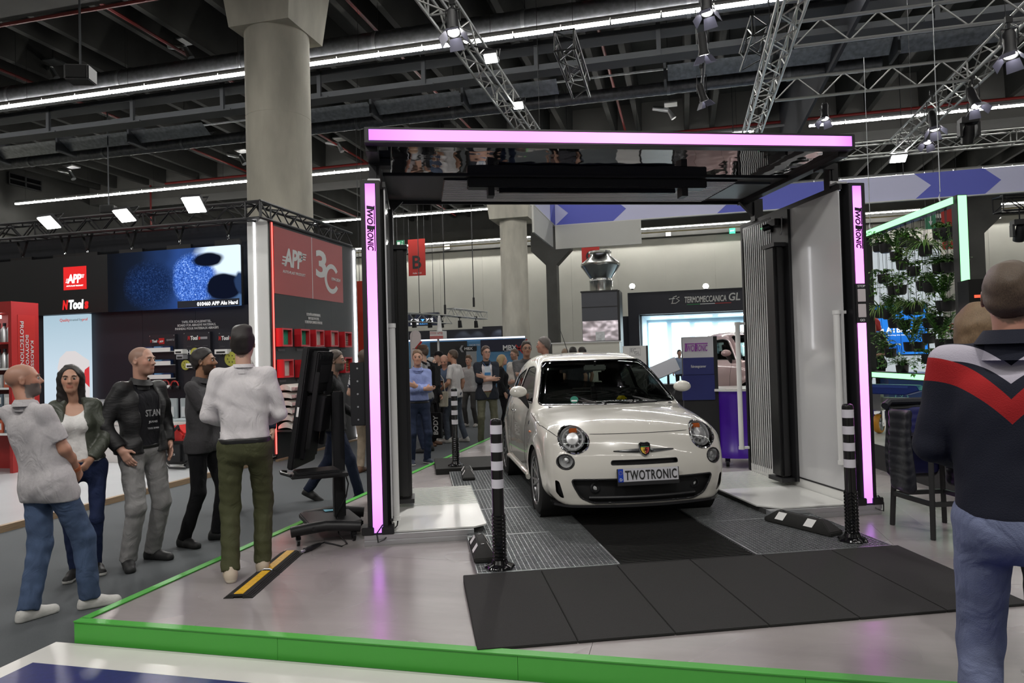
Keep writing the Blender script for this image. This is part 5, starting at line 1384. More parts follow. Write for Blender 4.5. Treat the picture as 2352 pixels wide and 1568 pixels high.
# back-lit poster with a figure in red goggles
a0, a1, b0, b1 = fit(103, 727, 207, 722, BY); b0 = .1; b1 = 2.475
po = thing('backlit_poster', 'tall pale blue backlit poster about quality, left on the navy wall', 'poster', ((a0+a1)/2, BY-.0, b0))
w, h = a1-a0, b1-b0
pm_ = bpy.data.materials.new('poster_light'); pm_.use_nodes = True; ng = NG(pm_); ng.nt.nodes.clear(); tc = ng.n('TexCoord'); sp = ng.n('SeparateXYZ'); ng.l(tc.outputs['Object'], sp.inputs[0])
c = ng.ramp(ng.math('DIVIDE', sp.outputs[2], h), [(0, (.75, .82, .92)), (.6, (.70, .85, .97)), (1, (.50, .68, .80))]); e = ng.n('Emission'); ng.l(c, e.inputs[0]); e.inputs[1].default_value = .50; o = ng.n('OutputMaterial'); ng.l(e.outputs[0], o.inputs[0])
mb = MB(); mb.bx(-w/2, w/2, -.03, .03, 0, h); mb.build('poster_face', pm_, po)
DR = glow('poster_red', (.42, .06, .05), .8); DG = glow('poster_grey', (.12, .16, .18), .8)
text('Quality', FM(-.02, -.032, h-.10), w*.22, None, DR, po); text('trusted by', FM(w*.225-.0, -.032, h-.10), w*.26, None, DG, po); text('prof', FM(w*.42, -.032, h-.10), w*.12, None, DR, po)
mb = MB(); zc = h-.95
mb.add([(x*w, -.032, zc+z*w) for x, z in ((.5, .12), (.36, .20), (.2, .30), (0, .30), (-.15, .18), (-.2, 0), (-.16, -.14), (0, -.25), (.2, -.3), (.5, -.9))], [tuple(range(10))[::-1]]); mb.build('poster_figure', glow('poster_skin', (.85, .80, .80), .5), po)
mb = MB(); mb.add([(x*w, -.034, zc+z*w) for x, z in ((.5, .02), (.40, -.04), (.38, -.14), (.41, -.28), (.5, -.36))], [tuple(range(5))[::-1]]); mb.build('poster_goggles', glow('poster_goggles', (.75, .05, .06), .5), po)
# product boards with shelves of sanding blocks
BRD = mat('board_dark', (.018, .019, .026), .4); GREYT = mat('grey_text', (.30, .30, .32), .6)
def board(px0, py0, px1, py1, label):
    a0, a1, b0, b1 = fit(px0, py0, px1, py1, BY-.02)
    t = thing('product_board', label, 'product board', ((a0+a1)/2, BY+.02, b0)); w, h = a1-a0, b1-b0
    mb = MB(); mb.bx(-w/2, w/2, -.02, .038, 0, h); mb.build('board', BRD, t)
    mb = MB()
    for s in (-1, 1): mb.cyl((s*(w/2-.02), -.026, h-.02), (s*(w/2-.02), -.02, h-.02), .008, n=8)
    mb.build('screws', ALU, t)
    return t, w, h
def ntools(t, x, z, w, dy=-.023):
    text('N', FM(x-w*.42, dy, z), w*.18, w*.28, mat('red_print', (.5, .03, .03), .5), t, .04, .15); text('Tool', FM(x-.02*w, dy, z), w*.56, w*.28, WPRINT, t, .04, .1); text('s', FM(x+w*.38, dy, z-.008), w*.14, w*.2, mat('red_print', (.5, .03, .03), .5), t, .04)
t, w, h = board(340, 768, 402, 882, 'dark product board with blue sanding blocks on three shelves')
ntools(t, -w*.27, h-.11, w*.34); mb = MB(); mb.bx(-.06, .05, -.024, -.02, h-.165, h-.06); mb.build('logo_square', REDP, t); text('APP', FM(-.005, -.026, h-.12), .08, None, WPRINT, t, .03); text('QUARTZ', FM(w*.33, -.023, h-.10), w*.30, None, GREYT, t, .02)
qt = t; BLUEB = mat('block_blue', (.10, .26, .48), .5); DKB = mat('block_navy', (.012, .03, .10), .5)
for r_, (zz, n_) in enumerate(((h-.29, 3), (h-.52, 3), (h-.75, 3))):
    mb = MB(); mb.bx(-w/2, w/2, -.14, -.02, zz-.012, zz); mb.bx(-w/2, w/2, -.145, -.138, zz-.012, zz+.06); mb.build('shelf', WHITE, qt)
    for k in range(n_):
        o = thing('sanding_block', ORD[k]+' sanding block from the left on the '+('top', 'middle', 'lowest')[r_]+' shelf of the dark board', 'sanding block', (qt.location.x-w*.33+k*w*.33, BY-.07, qt.location.z+zz), 0, ('sanding blocks on the top shelf', 'sanding blocks on the middle shelf', 'sanding blocks on the lowest shelf')[r_])
        mb = MB(); mb.bx(-w*.14, w*.14, -.045, .045, 0, .06); mb.build('block', BLUEB if k != 2 else DKB, o, bev=.006)
        mb = MB(); mb.bx(-w*.14, w*.14, -.046, .046, .06, .085); mb.build('pad', DKB if k != 1 else BLUEB, o, bev=.006)
for i, (px0, px1, lb) in enumerate(((419, 483, 'dark product board with round yellow abrasive discs'), (500, 545, 'narrow dark product board behind the man in the white shirt'))):
    t, w, h = board(px0, 762, px1, 900, lb)
    ntools(t, -.04, h-.10, .26); 
    for k, ch in enumerate('HMF'[:3 if i == 0 else 1]):
        text(ch, FM(-w*.30+k*w*.30, -.023, h-.34), None, .075, WPRINT, t, .02); text('— — —', FM(-w*.28+k*w*.30, -.023, h-.24), .09, None, GREYT, t)
    mb = MB(); mb.bx(w*.10, w*.40, -.023, -.02, h-.125, h-.085); mb.build('caption', GREYT, t)
YD = mat('abrasive_yellow', (.42, .42, .07), .8, noise=.1, nscale=60)
for i, (px, py) in enumerate(((447, 810), (426, 838), (530, 824))):
    c = atY(px, py, BY-.05); o = thing('abrasive_disc', ('round yellow abrasive disc at the top of the middle board', 'round yellow abrasive disc lower left on the middle board', 'round yellow abrasive disc behind the neck of the man in white')[i], 'abrasive disc', c)
    r = (.085, .085, .12)[i]
    mb = MB(); mb.cyl((0, 0, 0), (0, .012, 0), r, n=28); mb.build('disc', YD, o, True)
    mb = MB()
    for k in range(6): mb.cyl((r*.5*cos(k*pi/3), -.002, r*.5*sin(k*pi/3)), (r*.5*cos(k*pi/3), .001, r*.5*sin(k*pi/3)), r*.09, n=8)
    mb.build('dust_holes', BLACK, o)['kind'] = 'stuff'
    mb = MB(); mb.cyl((0, .012, 0), (0, .05, 0), .012, n=8); mb.build('peg', ALU, o)
for i, (px, py, ww) in enumerate(((415, 806, .16), (418, 818, .14), (440, 838, .14), (512, 806, .24))):
    c = atY(px, py, BY-.06); o = thing('abrasive_box', ('white box on the left edge of the middle board', 'printed grey box under the white box on the middle board', 'small white box beside the lower yellow disc', 'white roll box on the narrow board')[i], 'box', c)
    mb = MB(); mb.bx(-ww/2, ww/2, -.06, .06, -.05, .03); mb.build('carton', (WHITE, GREYT)[i == 1], o, bev=.004)
    mb = MB(); mb.bx(-ww*.35, ww*.35, -.062, -.06, -.035, -.005); mb.build('label_print', BLKP, o)
for i, (px, py) in enumerate(((380, 888), (401, 890))):
    c = atY(px, py, BY-.06); o = thing('ear_defenders', ('red and white ear defenders under the sanding block board', 'red and black ear defenders beside the white pair')[i], 'ear defenders', c)
    mb = MB(); mb.tube([(.075*cos(a), 0, .03+.085*sin(a)) for a in [pi*k/10 for k in range(11)]], .012, 6); mb.build('headband', REDP, o, True)
    for s in (-1, 1): mb = MB(); mb.lathe([(0, -.03), (.03, -.028), (.036, 0), (.03, .028), (0, .03)], 14, 0, Matrix.Translation((s*.075, 0, .0)) @ Matrix.Rotation(pi/2, 4, 'Y')); mb.build('ear_cup', (WHITE, BLACK)[i], o, True)
    mb = MB(); mb.cyl((0, 0, .1), (0, .1, .1), .008, n=6); mb.build('peg', ALU, o)
# grey tool trays, white counter and red-black vacuum seen between the people
GT = mat('grey_tray', (.34, .38, .40), .5)
ct = thing('display_counter', 'white display counter with grey parts trays behind the man in the black jacket', 'counter', G(405, 1090, -.055)+Vector((-.35, 1.3, 0)))
mb = MB(); mb.bx(-2.6, .55, -.25, .25, 0, .62); mb.build('counter_body', WHITE, ct); mb = MB(); mb.bx(-2.65, .6, -.3, .3, .62, .66); mb.build('counter_top', WHITEG, ct)
for i in range(5):
    o = thing('parts_tray', ORD[i]+' grey moulded parts tray from the left on the white counter', 'tray', ct.location+Vector((-2.3+i*.62, 0, .66)), 0, 'grey parts trays on the counter')
    mb = MB(); mb.bx(-.28, .28, .12, .16, 0, .36); mb.bx(-.28, .28, -.2, .16, 0, .03); mb.build('tray', GT, o, bev=.008)
    mb = MB()
    for k in range(3): mb.bx(-.24+k*.17, -.11+k*.17, .10, .12, .05+.1*(k % 2), .22+.1*(k % 2))
    mb.build('inserts', mat('tray_insert', (.55, .58, .60), .5), o)
vc = thing('vacuum_cleaner', 'red and black workshop vacuum cleaner on the white stand floor', 'vacuum cleaner', G(415, 1072, -.055))
mb = MB(); mb.bx(-.22, .2, -.2, .2, .06, .42); mb.build('tank', BLACK, vc, bev=.05); mb = MB(); mb.prism([(-.22, .42), (.2, .42), (.22, .52), (.05, .66), (-.2, .58)], .36, 0, frame((0, .18, 0), (1, 0, 0), (0, 0, 1))); mb.build('motor_head', REDP, vc, bev=.03)
mb = MB(); mb.tube([(.1, -.15, .6), (.2, -.28, .66), (.05, -.34, .5), (-.1, -.3, .2), (.05, -.3, .04), (.3, -.26, .03)], .022, 8); mb.build('hose', BLACK, vc, True)
for s in (-1, 1): mb = MB(); mb.cyl((s*.2, -.12, .06), (s*.24, -.12, .06), .06, n=14); mb.build('wheel', BLACKG, vc, True)
text('SERVICE', FM(.0, -.205, .22), .14, None, WPRINT, vc)
# white corner pillar with light line
pi_ = thing('light_pillar', 'white pillar with a vertical light line at the corner of the left stand', 'pillar', (-6.85, BY, -.055))
mb = MB(); mb.bx(-.195, .185, 0, .12, 0, 3.98); mb.build('pillar_body', WHITE, pi_)
mb = MB(); mb.bx(-.075, -.045, -.006, 0, .05, 3.96); mb.build('white_light_line', glow('white_led', (1, .98, 1), 5), pi_)
mb = MB(); mb.bx(.185, .21, .03, .10, .02, 3.98); mb.build('edge_strip', mat('wall_graphite', (.022, .023, .024), .5), pi_)
mb = MB(); mb.bx(.21, .222, .075, .10, .05, 3.94); mb.build('red_light_line', glow('red_led', (1, .06, .05), 3), pi_)
# filter wall running inward
FX = -6.64
fw = thing('filter_wall', 'graphite display wall with a large red anniversary poster and red filter frames', 'exhibition wall', (FX, BY+.12, -.09))
GRA = mat('wall_graphite', (.022, .023, .024), .5)
for i in range(3): mb = MB(); mb.bx(-.10, 0, i*.98+.001, (i+1)*.98-.001, 0, 4.0); mb.build('wall_panel', GRA, fw)
FXM = lambda y, z, x=.004: frame((x, y, z), (0, 1, 0), (0, 0, 1))     # lettering facing +X, reading along +Y
L0 = Vector(fw.location)
def fxy(px, py): p = atX(px, py, FX)-L0; return p.y, p.z
(ya, za), (yb, zb) = fxy(627, 518), fxy(788, 698)
mb = MB(); mb.bx(0, .006, ya, yb, zb+.02, za); mb.build('poster', mat('poster_coral', (.46, .085, .085), .35), fw)
ym, _ = fxy(716, 600); zc = (za+zb)/2
mb = MB(); mb.bx(.006, .008, ym-.008, ym+.008, zb+.02, za); mb.build('poster_divider', WPRINT, fw)
app_logo(FXM((ya+ym)/2, zc+.05, .007), (ym-ya)*.62, WPRINT, fw)
text('3', FXM(ym+(yb-ym)*.28, zc+.12, .007), (yb-ym)*.34, .52, WPRINT, fw, .03)
mb = MB(); cy, cz = ym+(yb-ym)*.62, zc-.12
n = 28
for i in range(n):
    a, b = radians(35)+(2*pi-radians(70))*i/n, radians(35)+(2*pi-radians(70))*(i+1)/n
    q = [(cy+r_*cos(t_), cz+r_*sin(t_)) for t_, r_ in ((a, .20), (b, .20), (b, .29), (a, .29))]
    mb.add([(.008, y, z) for y, z in q], [(0, 3, 2, 1)])
mb.build('poster_numeral', WPRINT, fw)
text('1994-2024', FXM(cy+.16, cz, .009), .36, None, WPRINT, fw, .02)
y_, z_ = fxy(720, 731)
text('FILTER FÜR LACKIERKABINEN,\nPAINT BOOTH FILTERS,\nFILTRES POUR CABINES DE PEINTURE', FXM(y_, z_), .62, .20, WPRINT, fw, .01)
GREENF = mat('filter_green', (.03, .30, .18), .9, noise=.2, nscale=30); WF = mat('filter_white', (.66, .62, .58), .9, noise=.06, nscale=20); BF = mat('filter_beige', (.50, .38, .22), .9)
REDF = mat('frame_red', (.55, .02, .03), .4)
cells = [(645, 775, GREENF, 'green', 0), (687, 776, GREENF, 'green', 1), (721, 777, WF, 'white', 2), (755, 778, WF, 'white', 3), (787, 780, WF, 'slotted', 4), (648, 846, WF, 'white', 5), (688, 846, WF, 'white', 6), (722, 844, WF, 'white', 7), (755, 842, WF, 'white', 8), (788, 838, BF, 'beige', 9)]
for px, py, m, cn, k in cells:
    y, z = fxy(px, py); row, coln = divmod(k, 5)
    o = thing('filter_display', 'red frame with a '+cn+' filter sample, '+('upper' if row == 0 else 'lower')+' row, '+('first', 'second', 'third', 'fourth', 'last')[coln]+' from the light pillar', 'filter frame', L0+Vector((0, y, z)), 0, 'red filter frames')
    s = .155; mb = MB()
    mb.bx(0, .13, -s, -s+.03, -s, s); mb.bx(0, .13, s-.03, s, -s, s); mb.bx(0, .13, -s+.03, s-.03, -s, -s+.03); mb.bx(0, .13, -s+.03, s-.03, s-.03, s); mb.build('frame', REDF, o)
    if k in (4, 9):
        mb = MB(); mb.bx(0, .03, -s+.03, s-.03, -s+.03, s-.03); mb.build('filter_back', BLACK, o)
        mb = MB()
        for i in range(7): mb.bx(.03, .06, -s+.035, s-.035, -s+.045+i*.034, -s+.062+i*.034)
        mb.build('filter_slats', m, o)
    else:
        mb = MB(); mb.bx(0, .06, -s+.03, s-.03, -s+.03, s-.03); mb.build('filter', m, o)
    mb = MB(); mb.bx(0, .01, -.10, .10, -s-.075, -s-.035); mb.build('caption_plate', mat('caption_grey', (.10, .10, .11), .5), o)
# stacked filter bags
y0, zt = fxy(648, 882); y1, _ = fxy(692, 885); _, zb = fxy(648, 985)
PINKF = mat('bag_pink', (.55, .36, .36), .9); WBG = mat('bag_white', (.68, .66, .62), .9, noise=.08, nscale=14)
for i in range(6):
    zz = zt-(i+1)*(zt-zb)/6
    o = thing('filter_bag', ('top', 'second', 'third', 'fourth', 'fifth', 'lowest')[i]+' white and pink filter bag of the stack on the filter wall', 'filter bag', L0+Vector((.0, (y0+y1)/2, zz)), 0, 'stacked filter bags')
    w, h = (y1-y0)+.35, (zt-zb)/6
    mb = MB(); q = []
    for a in np.linspace(0, 1, 9): q.append((.02+.26*a, .25*h+.62*h*sin(pi*a)**.6*(.85+.15*sin(5*a+i))))
    poly = [(x, z+.16*h) for x, z in q] + [(x, z*.35) for x, z in q[::-1]]
    mb.prism(poly, w, 0, frame((0, w/2, 0), (1, 0, 0), (0, 0, 1))); mb.build('bag', WBG, o, True)
    mb = MB(); mb.prism([(.26, .02), (.33, .10*h+.02), (.34, .55*h), (.30, .62*h), (.20, .5*h)], w*.98, 0, frame((0, w/2, 0), (1, 0, 0), (0, 0, 1))); mb.build('bag_mouth', PINKF, o, True)
mb = MB(); mb.bx(0, .30, y0-.2, y1+.2, zb-.03, zb); mb.build('bag_shelf', GRA, fw)
y_, z_ = fxy(775, 900); text('CUSTOM-MADE FILTERS', FXM(y_, z_), .5, None, WPRINT, fw, .01)
mb = MB(); mb.bx(-.08, .02, 2.94, 2.97, .02, 3.9); mb.build('white_light_line', glow('white_led', (1, .98, 1), 5), fw)
mb = MB(); mb.bx(-.12, .03, 2.98, 3.03, 0, 3.95); mb.build('edge_post', ALU, fw)
e_ = thing('red_end_panel', 'tall red end panel with a silver edge behind the filter wall', 'panel', (-6.55, 14.2, -.09))
mb = MB(); mb.bx(-.5, .12, 0, .08, 0, 3.35); mb.build('panel', mat('panel_red', (.60, .05, .025), .4), e_); mb = MB(); mb.bx(-.55, -.5, -.02, .1, 0, 3.38); mb.build('edge', ALU, e_)
# red shelf unit at the very left
su = thing('shelf_unit', 'tall red shelf unit with bottles and a multilingual side panel at the left edge', 'shelf unit', (-9.96, 8.6, -.055))
REDS = mat('shelf_red', (.32, .018, .018), .4)
SD = max(.3, atX(88, 698, -9.96).y-8.6); mb = MB(); mb.bx(-.06, 0, 0, SD, 0, 2.62); mb.build('side_panel', REDS, su); mb = MB(); mb.bx(0, .004, SD*.22, SD*.86, .1, 2.42); mb.build('side_inset', mat('inset_red', (.36, .025, .022), .3), su)
mb = MB(); mb.bx(-1.6, -.06, 0, SD, 2.45, 2.62); mb.bx(-1.6, -.06, SD-.04, SD, 0, 2.45); mb.build('shelf_carcass', REDS, su)
mb = MB(); mb.bx(-1.6, -.3, .05, .1, 2.37, 2.42); mb.build('shelf_lamp', glow('shelf_led', (1, .97, .95), 4), su)
for ln, y in (('KAROSSERIESCHUTZ,', SD*.72), ('BODYWORK PROTECTION,', SD*.54), ('PROTECTION DE LA CARROSSERIE', SD*.36)):
    le = {'K': 1.05, 'B': 1.28, 'P': 1.72}[ln[0]]
    text(ln, frame((.006, y, 2.32-le/2-(.0 if ln[0] == 'P' else .35 if ln[0] == 'B' else .5)*.6), (0, 0, -1), (0, 1, 0)), le, SD*.13, mat('grey_print', (.45, .42, .42), .6), su, .01)
sz = [2.0, 1.60, 1.30, 1.0, .6]
for i, zz in enumerate(sz):
    mb = MB(); mb.bx(-1.6, -.06, .02, SD-.04, zz-.03, zz); mb.build('shelf', (REDS if i < 1 else WHITE), su)
    for k in range(5):
        kind = ('bottle', 'bottle', 'can', 'carton', 'carton')[i]
        if kind == 'bottle':
            o = thing('bottle', ('silver spray bottle on the upper red shelf, ', 'silver spray bottle on the second red shelf, ')[i]+ORD[k]+' from the side panel', 'bottle', (-9.96-.16-k*.11, 8.72, -.055+zz), 0, ('bottles on the upper red shelf', 'bottles on the second red shelf')[i])
            mb = MB(); mb.lathe([(0, 0), (.045, 0), (.045, .2), (.02, .25)], 12); mb.build('bottle_body', ALU, o, True); mb = MB(); mb.lathe([(.022, .25), (.024, .30), (0, .30)], 10); mb.build('cap', NAVY, o, True)
        else:
            o = thing(kind, ('tin on the third shelf of the red unit, ', 'printed carton on the fourth shelf of the red unit, ', 'printed carton on the lowest shelf of the red unit, ')[i-2]+ORD[k]+' from the side panel', kind, (-9.96-.18-k*.2, 8.75, -.055+zz), 0, ('tins on the red shelf unit', 'cartons on the red shelf unit', 'cartons low on the red shelf unit')[i-2])
            mb = MB(); mb.bx(-.085, .085, -.06, .06, 0, .2); mb.build('box', mat('carton_%d' % ((i+k) % 3), ((.5, .5, .5), (.12, .16, .2), (.55, .12, .06))[(i+k) % 3], .5), o, bev=.004); mb = MB(); mb.bx(-.06, .06, -.062, -.06, .05, .15); mb.build('label_print', WPRINT, o)
# ================================================================== STANDS FARTHER BACK
def boxthing(name, label, cat, px0, py0, px1, py1, Y, depth, m, part_='body', floor=None, group=None):
    a0, a1, b0, b1 = fit(px0, py0, px1, py1, Y)
    if floor is not None: b0 = floor
    t = thing(name, label, cat, ((a0+a1)/2, Y, b0), 0, group)
    mb = MB(); mb.bx(-(a1-a0)/2, (a1-a0)/2, 0, depth, 0, b1-b0); mb.build(part_, m, t)
    return t, a1-a0, b1-b0
# hanging banner ring with lavender arrows, seen from inside
LAV = mat('banner_lavender', (.74, .75, 1.0), .6); INK = mat('banner_blue', (.15, .175, .70), .6)
RY = 24.0; rz0 = 6.02; rz1 = 6.80
pA = atY(1275, 507, RY)
br = thing('hanging_banner', 'long hanging lavender and blue arrow banner ring above the stands at right', 'banner', (pA.x, RY, rz0))
mb = MB(); mb.bx(0, 22, 0, .08, 0, rz1-rz0); mb.build('banner_face', LAV, br)
mb = MB(); mb.bx(-.08, 0, -3.6, .08, 0, rz1-rz0); mb.build('banner_side', LAV, br)
def arrow(x0, x1, parent):
    H = rz1-rz0; mb = MB()
    mb.prism([(x0-.0, 0), (x1-.9, 0), (x1-.9+.45, H/2), (x1-.9, H), (x0, H), (x0+.45, H/2)], .01, 0, frame((0, -.001, 0), (1, 0, 0), (0, 0, 1))); mb.build('banner_arrow', INK, parent)
for x0, x1 in ((.02, 2.9), (5.4, 9.6), (11.3, 14.1), (17.0, 20.5)): arrow(x0, x1, br)
mb = MB(); mb.prism([(-.02, 0), (-.9, 0), (-.9, rz1-rz0), (-.02, rz1-rz0)], .01, 0, frame((.0, 0, 0), (0, 1, 0), (0, 0, 1))); mb.build('banner_arrow', INK, br)
mb = MB(); mb.bx(-.1, 22, -.03, .10, -.03, .0); mb.bx(-.12, .0, -3.6, .1, -.03, 0); mb.build('banner_edge', WHITE, br)
wr_ = MB()
for x in (.5, 6, 11, 16, 21): wr_.cyl((x, .04, rz1-rz0), (x, .04, 7), .012, n=4)
wr_.build('hanger_wire', BLACK, br)
WB = mat('hanging_white', (.66, .66, .62), .6)
a0, a1, b0, b1 = fit(1275, 512, 1474, 566, RY-.02)
t = thing('hanging_board', 'white blank board hanging below the front of the lavender banner', 'board', ((a0+a1)/2, RY-.02, b0)); mb = MB(); mb.bx(-(a1-a0)/2, (a1-a0)/2, -.03, .03, 0, rz0-b0-.03); mb.build('board', WB, t)
t = thing('hanging_board', 'narrow white board hanging below the side of the lavender banner', 'board', (pA.x-.04, RY-1.0, b0)); mb = MB(); mb.bx(-.03, .03, -2.6, .55, 0, rz0-b0-.03); mb.build('board', WB, t)
# paint booth with a silver exhaust cone
GB = mat('booth_grey', (.085, .088, .105), .5)
t, w, h = boxthing('paint_booth', 'grey paint booth tower with a shiny silver exhaust cone on top', 'paint booth', 1335, 668, 1421, 800, 25, 1.3, GB, 'cabinet', CARZ)
zt = h
mb = MB(); mb.bx(-w/2-.03, w/2+.03, -.03, 1.33, zt-.03, zt+.02); mb.bx(-w/2, w/2, -.012, 0, zt-.58, zt-.55); mb.bx(w/2, w/2+.09, -.01, 1.1, 0, zt); mb.build('dark_edge', BLACK, t)
p0 = atY(1338, 738, 25); p1 = atY(1421, 781, 25); l0 = Vector(t.location)
mb = MB(); mb.bx(p0.x-l0.x, p1.x-l0.x, -.02, 0, p1.z-l0.z, p0.z-l0.z)
m = mat('steel_plate', (.62, .56, .62), .22, .9); ng = NG(m); n = ng.n('TexNoise'); n.inputs['Scale'].default_value = 1.6; bp = ng.n('Bump'); bp.inputs['Strength'].default_value = .35; bp.inputs['Distance'].default_value = .1
ob, *_x = ng.obj(); ng.l(ob, n.inputs['Vector']); ng.l(n.outputs['Fac'], bp.inputs['Height']); ng.l(bp.outputs[0], ng.b.inputs['Normal']); mb.build('steel_front', m, t)
mb = MB(); mb.cyl((-.0, -.08, p1.z-l0.z+.22), (0, -.02, p1.z-l0.z+.22), .06, n=14); mb.bx(-.16, .16, -.05, -.02, p1.z-l0.z, p1.z-l0.z+.32); mb.build('gauge', ZINC, t, True)
cone = atY(1381, 668, 25.65)-l0
zs = [(atY(1381, y, 25.65).z-l0.z) for y in (667, 640, 609, 595, 580)]
r1 = (atY(1426, 615, 25.65).x-atY(1338, 615, 25.65).x)/2
rs = r1*.60
mb = MB(); mb.lathe([(rs, zt), (rs, zs[1]-.12), (rs*1.03, zs[1]-.10), (rs*1.03, zs[1]-.06), (rs*.95, zs[1]), (r1, zs[2]-.06), (r1*1.03, zs[2]-.03), (r1*1.03, zs[2]+.05), (r1*.55, zs[3]+.1), (r1*.52, zs[4]-.03), (r1*.60, zs[4]-.02), (r1*.60, zs[4]+.04), (0, zs[4]+.04)], 36, 0, Matrix.Translation((cone.x, .65, 0))); mb.build('exhaust_cone', mat('bright_steel', (.62, .63, .60), .22, 1), t, True)
# big lit spray booth stand
YT = 28.0
t, w, h = boxthing('spray_booth', 'brightly lit spray booth stand with a black fascia and light panels', 'spray booth', 1441, 664, 1800, 716, YT, .5, NAVY, 'fascia')
l0 = Vector(t.location)
x_l = -w/2
mb = MB(); mb.bx(x_l, x_l+.42, 0, 4.5, -l0.z+CARZ, 0); mb.bx(x_l-1.1, x_l, .3, .5, -l0.z+CARZ, h-.9); mb.build('side_wall', NAVY, t)
INW = mat('booth_inside', (.45, .58, .66), .5); PG = glow('booth_light', (.80, .96, 1), 2.6)
zb = -l0.z+CARZ
mb = MB(); mb.bx(x_l+.42, w/2+2, 4.4, 4.5, zb, 0); mb.bx(x_l+.42, x_l+.5, .5, 4.4, zb, 0); mb.build('booth_lining', INW, t)
mb = MB(); mb.bx(x_l+.42, w/2+2, .5, 4.5, -.04, 0); mb.build('booth_roof', INW, t)
for k, (px0, px1) in enumerate(((1490, 1531), (1543, 1583), (1596, 1635), (1650, 1690), (1704, 1745))):
    a0, a1 = atY(px0, 745, YT+4.38).x, atY(px1, 745, YT+4.38).x
    mb = MB(); mb.bx(a0-l0.x, a1-l0.x, 4.36, 4.4, zb+1.0, atY(px0, 742, YT+4.38).z-l0.z); mb.build('light_panel', PG, t)
for k in range(5):
    mb = MB(); mb.bx(x_l+.8+k*1.35, x_l+1.9+k*1.35, 1.6, 1.9, -.10, -.05); mb.build('roof_lamp', PG, t)
a = area('booth_lamp', (l0.x+1.5, YT+2.3, l0.z-.15), 5, 2.5, 420, (.85, .97, 1))
lx = (atY(1556, 690, YT-.01).x+atY(1692, 690, YT-.01).x)/2-l0.x; lz = atY(1624, 686, YT).z-l0.z
text('TERMOMECCANICA', FM(lx-.05, -.005, lz), 1.55, .24, mat('metal_letters', (.42, .42, .40), .35, .5), t, .02, .15); text('GL', FM(lx+1.02, -.005, lz+.04), .42, .30, mat('metal_letters', (.42, .42, .40), .35, .5), t, .02, .15)
mb = MB(); mb.tube([(lx-1.30, -.01, lz-.12), (lx-1.25, -.01, lz+.12), (lx-1.12, -.01, lz+.16)], .02, 5); mb.tube([(lx-1.42, -.01, lz+.05), (lx-1.18, -.01, lz+.07)], .02, 5); mb.tube([(lx-1.02, -.01, lz+.12), (lx-1.14, -.01, lz+.06), (lx-1.02, -.01, lz-.02), (lx-1.16, -.01, lz-.12), (lx-1.34, -.01, lz-.12)], .02, 5); mb.build('logo_emblem', mat('metal_letters', (.42, .42, .40), .35, .5), t, True)
for k, (c, x0, x1) in enumerate((((.02, .25, .06), -.75, -.25), ((.7, .7, .7), -.25, .3), ((.45, .03, .03), .3, .9))):
    mb = MB(); mb.bx(lx+x0, lx+x1, -.008, 0, lz-.20, lz-.175); mb.build('logo_line', mat('logo_line_%d' % k, c, .5), t)
for px, lb in ((1452, 'round bright lamp on the left end of the spray booth fascia'), (1621, 'round bright lamp on the middle of the spray booth fascia')):
    c = atY(px, 657, YT+.1); t2 = thing('fascia_lamp', lb, 'lamp', c)
    mb = MB(); mb.lathe([(0, -.11), (.08, -.08), (.115, 0), (.08, .08), (0, .11)], 14); mb.build('globe', glow('globe_light', (1, .98, .92), 9), t2, True)
    mb = MB(); mb.cyl((0, 0, -.14), (0, 0, -.09), .05, n=10); mb.build('base', BLACK, t2)
# white counters and the lettered sign left of the spray booth
t, w, h = boxthing('white_counter', 'long cream counter wall below the paint booth tower', 'counter', 1268, 787, 1424, 830, 21, .5, mat('counter_cream', (.66, .65, .58), .5), 'counter_body', CARZ)
mb = MB(); mb.bx(-w/2-.03, w/2+.03, -.03, .53, h, h+.03); mb.build('counter_top', WHITE, t)
t, w, h = boxthing('sign_stele', 'small white stele with an ornate monogram left of the spray booth', 'sign', 1430, 794, 1487, 900, 16, .12, WHITE, 'panel', 0.0)
mb = MB(); mb.bx(w/2, w/2+.04, 0, .12, 0, h); mb.build('edge', BLACK, t)
text('EC', FM(-.02, -.003, h-.10), .12, None, GREYT, t); text('GL', FM(.06, -.003, h-.16), .12, None, GREYT, t)
mb = MB(); mb.tube([(-.1, -.003, h-.05), (.13, -.003, h-.05), (.13, -.003, h-.22), (-.1, -.003, h-.22)], .004, 4, closed=True); mb.build('monogram_frame', GREYT, t)
# scanner maker's info stele and purple-lit standing table
PV = mat('logo_purple', (.28, .05, .36), .5); NB = mat('panel_navy', (.022, .030, .16), .45)
s0 = atD(1606, 900, 9.1); s0.z = 0
t = thing('info_stele', 'info stele with a purple word mark on white over navy panels, right of the car', 'sign', s0, PSI*.35)
zt = 1.5+(812-777)/1613*9.1; Z = lambda py: 1.5+(810-py)/1613.4*9.1
hw = .195
mb = MB(); mb.bx(-hw, hw+.05, 0, .10, 0, Z(776)); mb.build('core', BLACK, t)
mb = MB(); mb.bx(-hw, hw, -.012, 0, Z(824), Z(776)); mb.build('white_panel', mat('stele_white', (.62, .61, .66), .5), t)
mb = MB(); mb.bx(-hw, hw, -.012, 0, Z(863), Z(824)); mb.build('navy_panel', NB, t)
mb = MB(); mb.bx(-hw-.02, hw-.0, -.03, 0, Z(921), Z(864)); mb.build('navy_panel', mat('panel_navy_2', (.018, .025, .15), .4), t)
scanner_logo(FM(-.02, -.013, Z(801)), .29, PV, t, .40, .015)
text('Fahrzeugscanner', FM(0, -.014, Z(845)), .19, .045, WPRINT, t, .006)
tb_ = atD(1690, 1010, 9.3); tb_.z = 0
t = thing('standing_table', 'round standing table lit deep purple behind the right scanner wall', 'table', tb_)
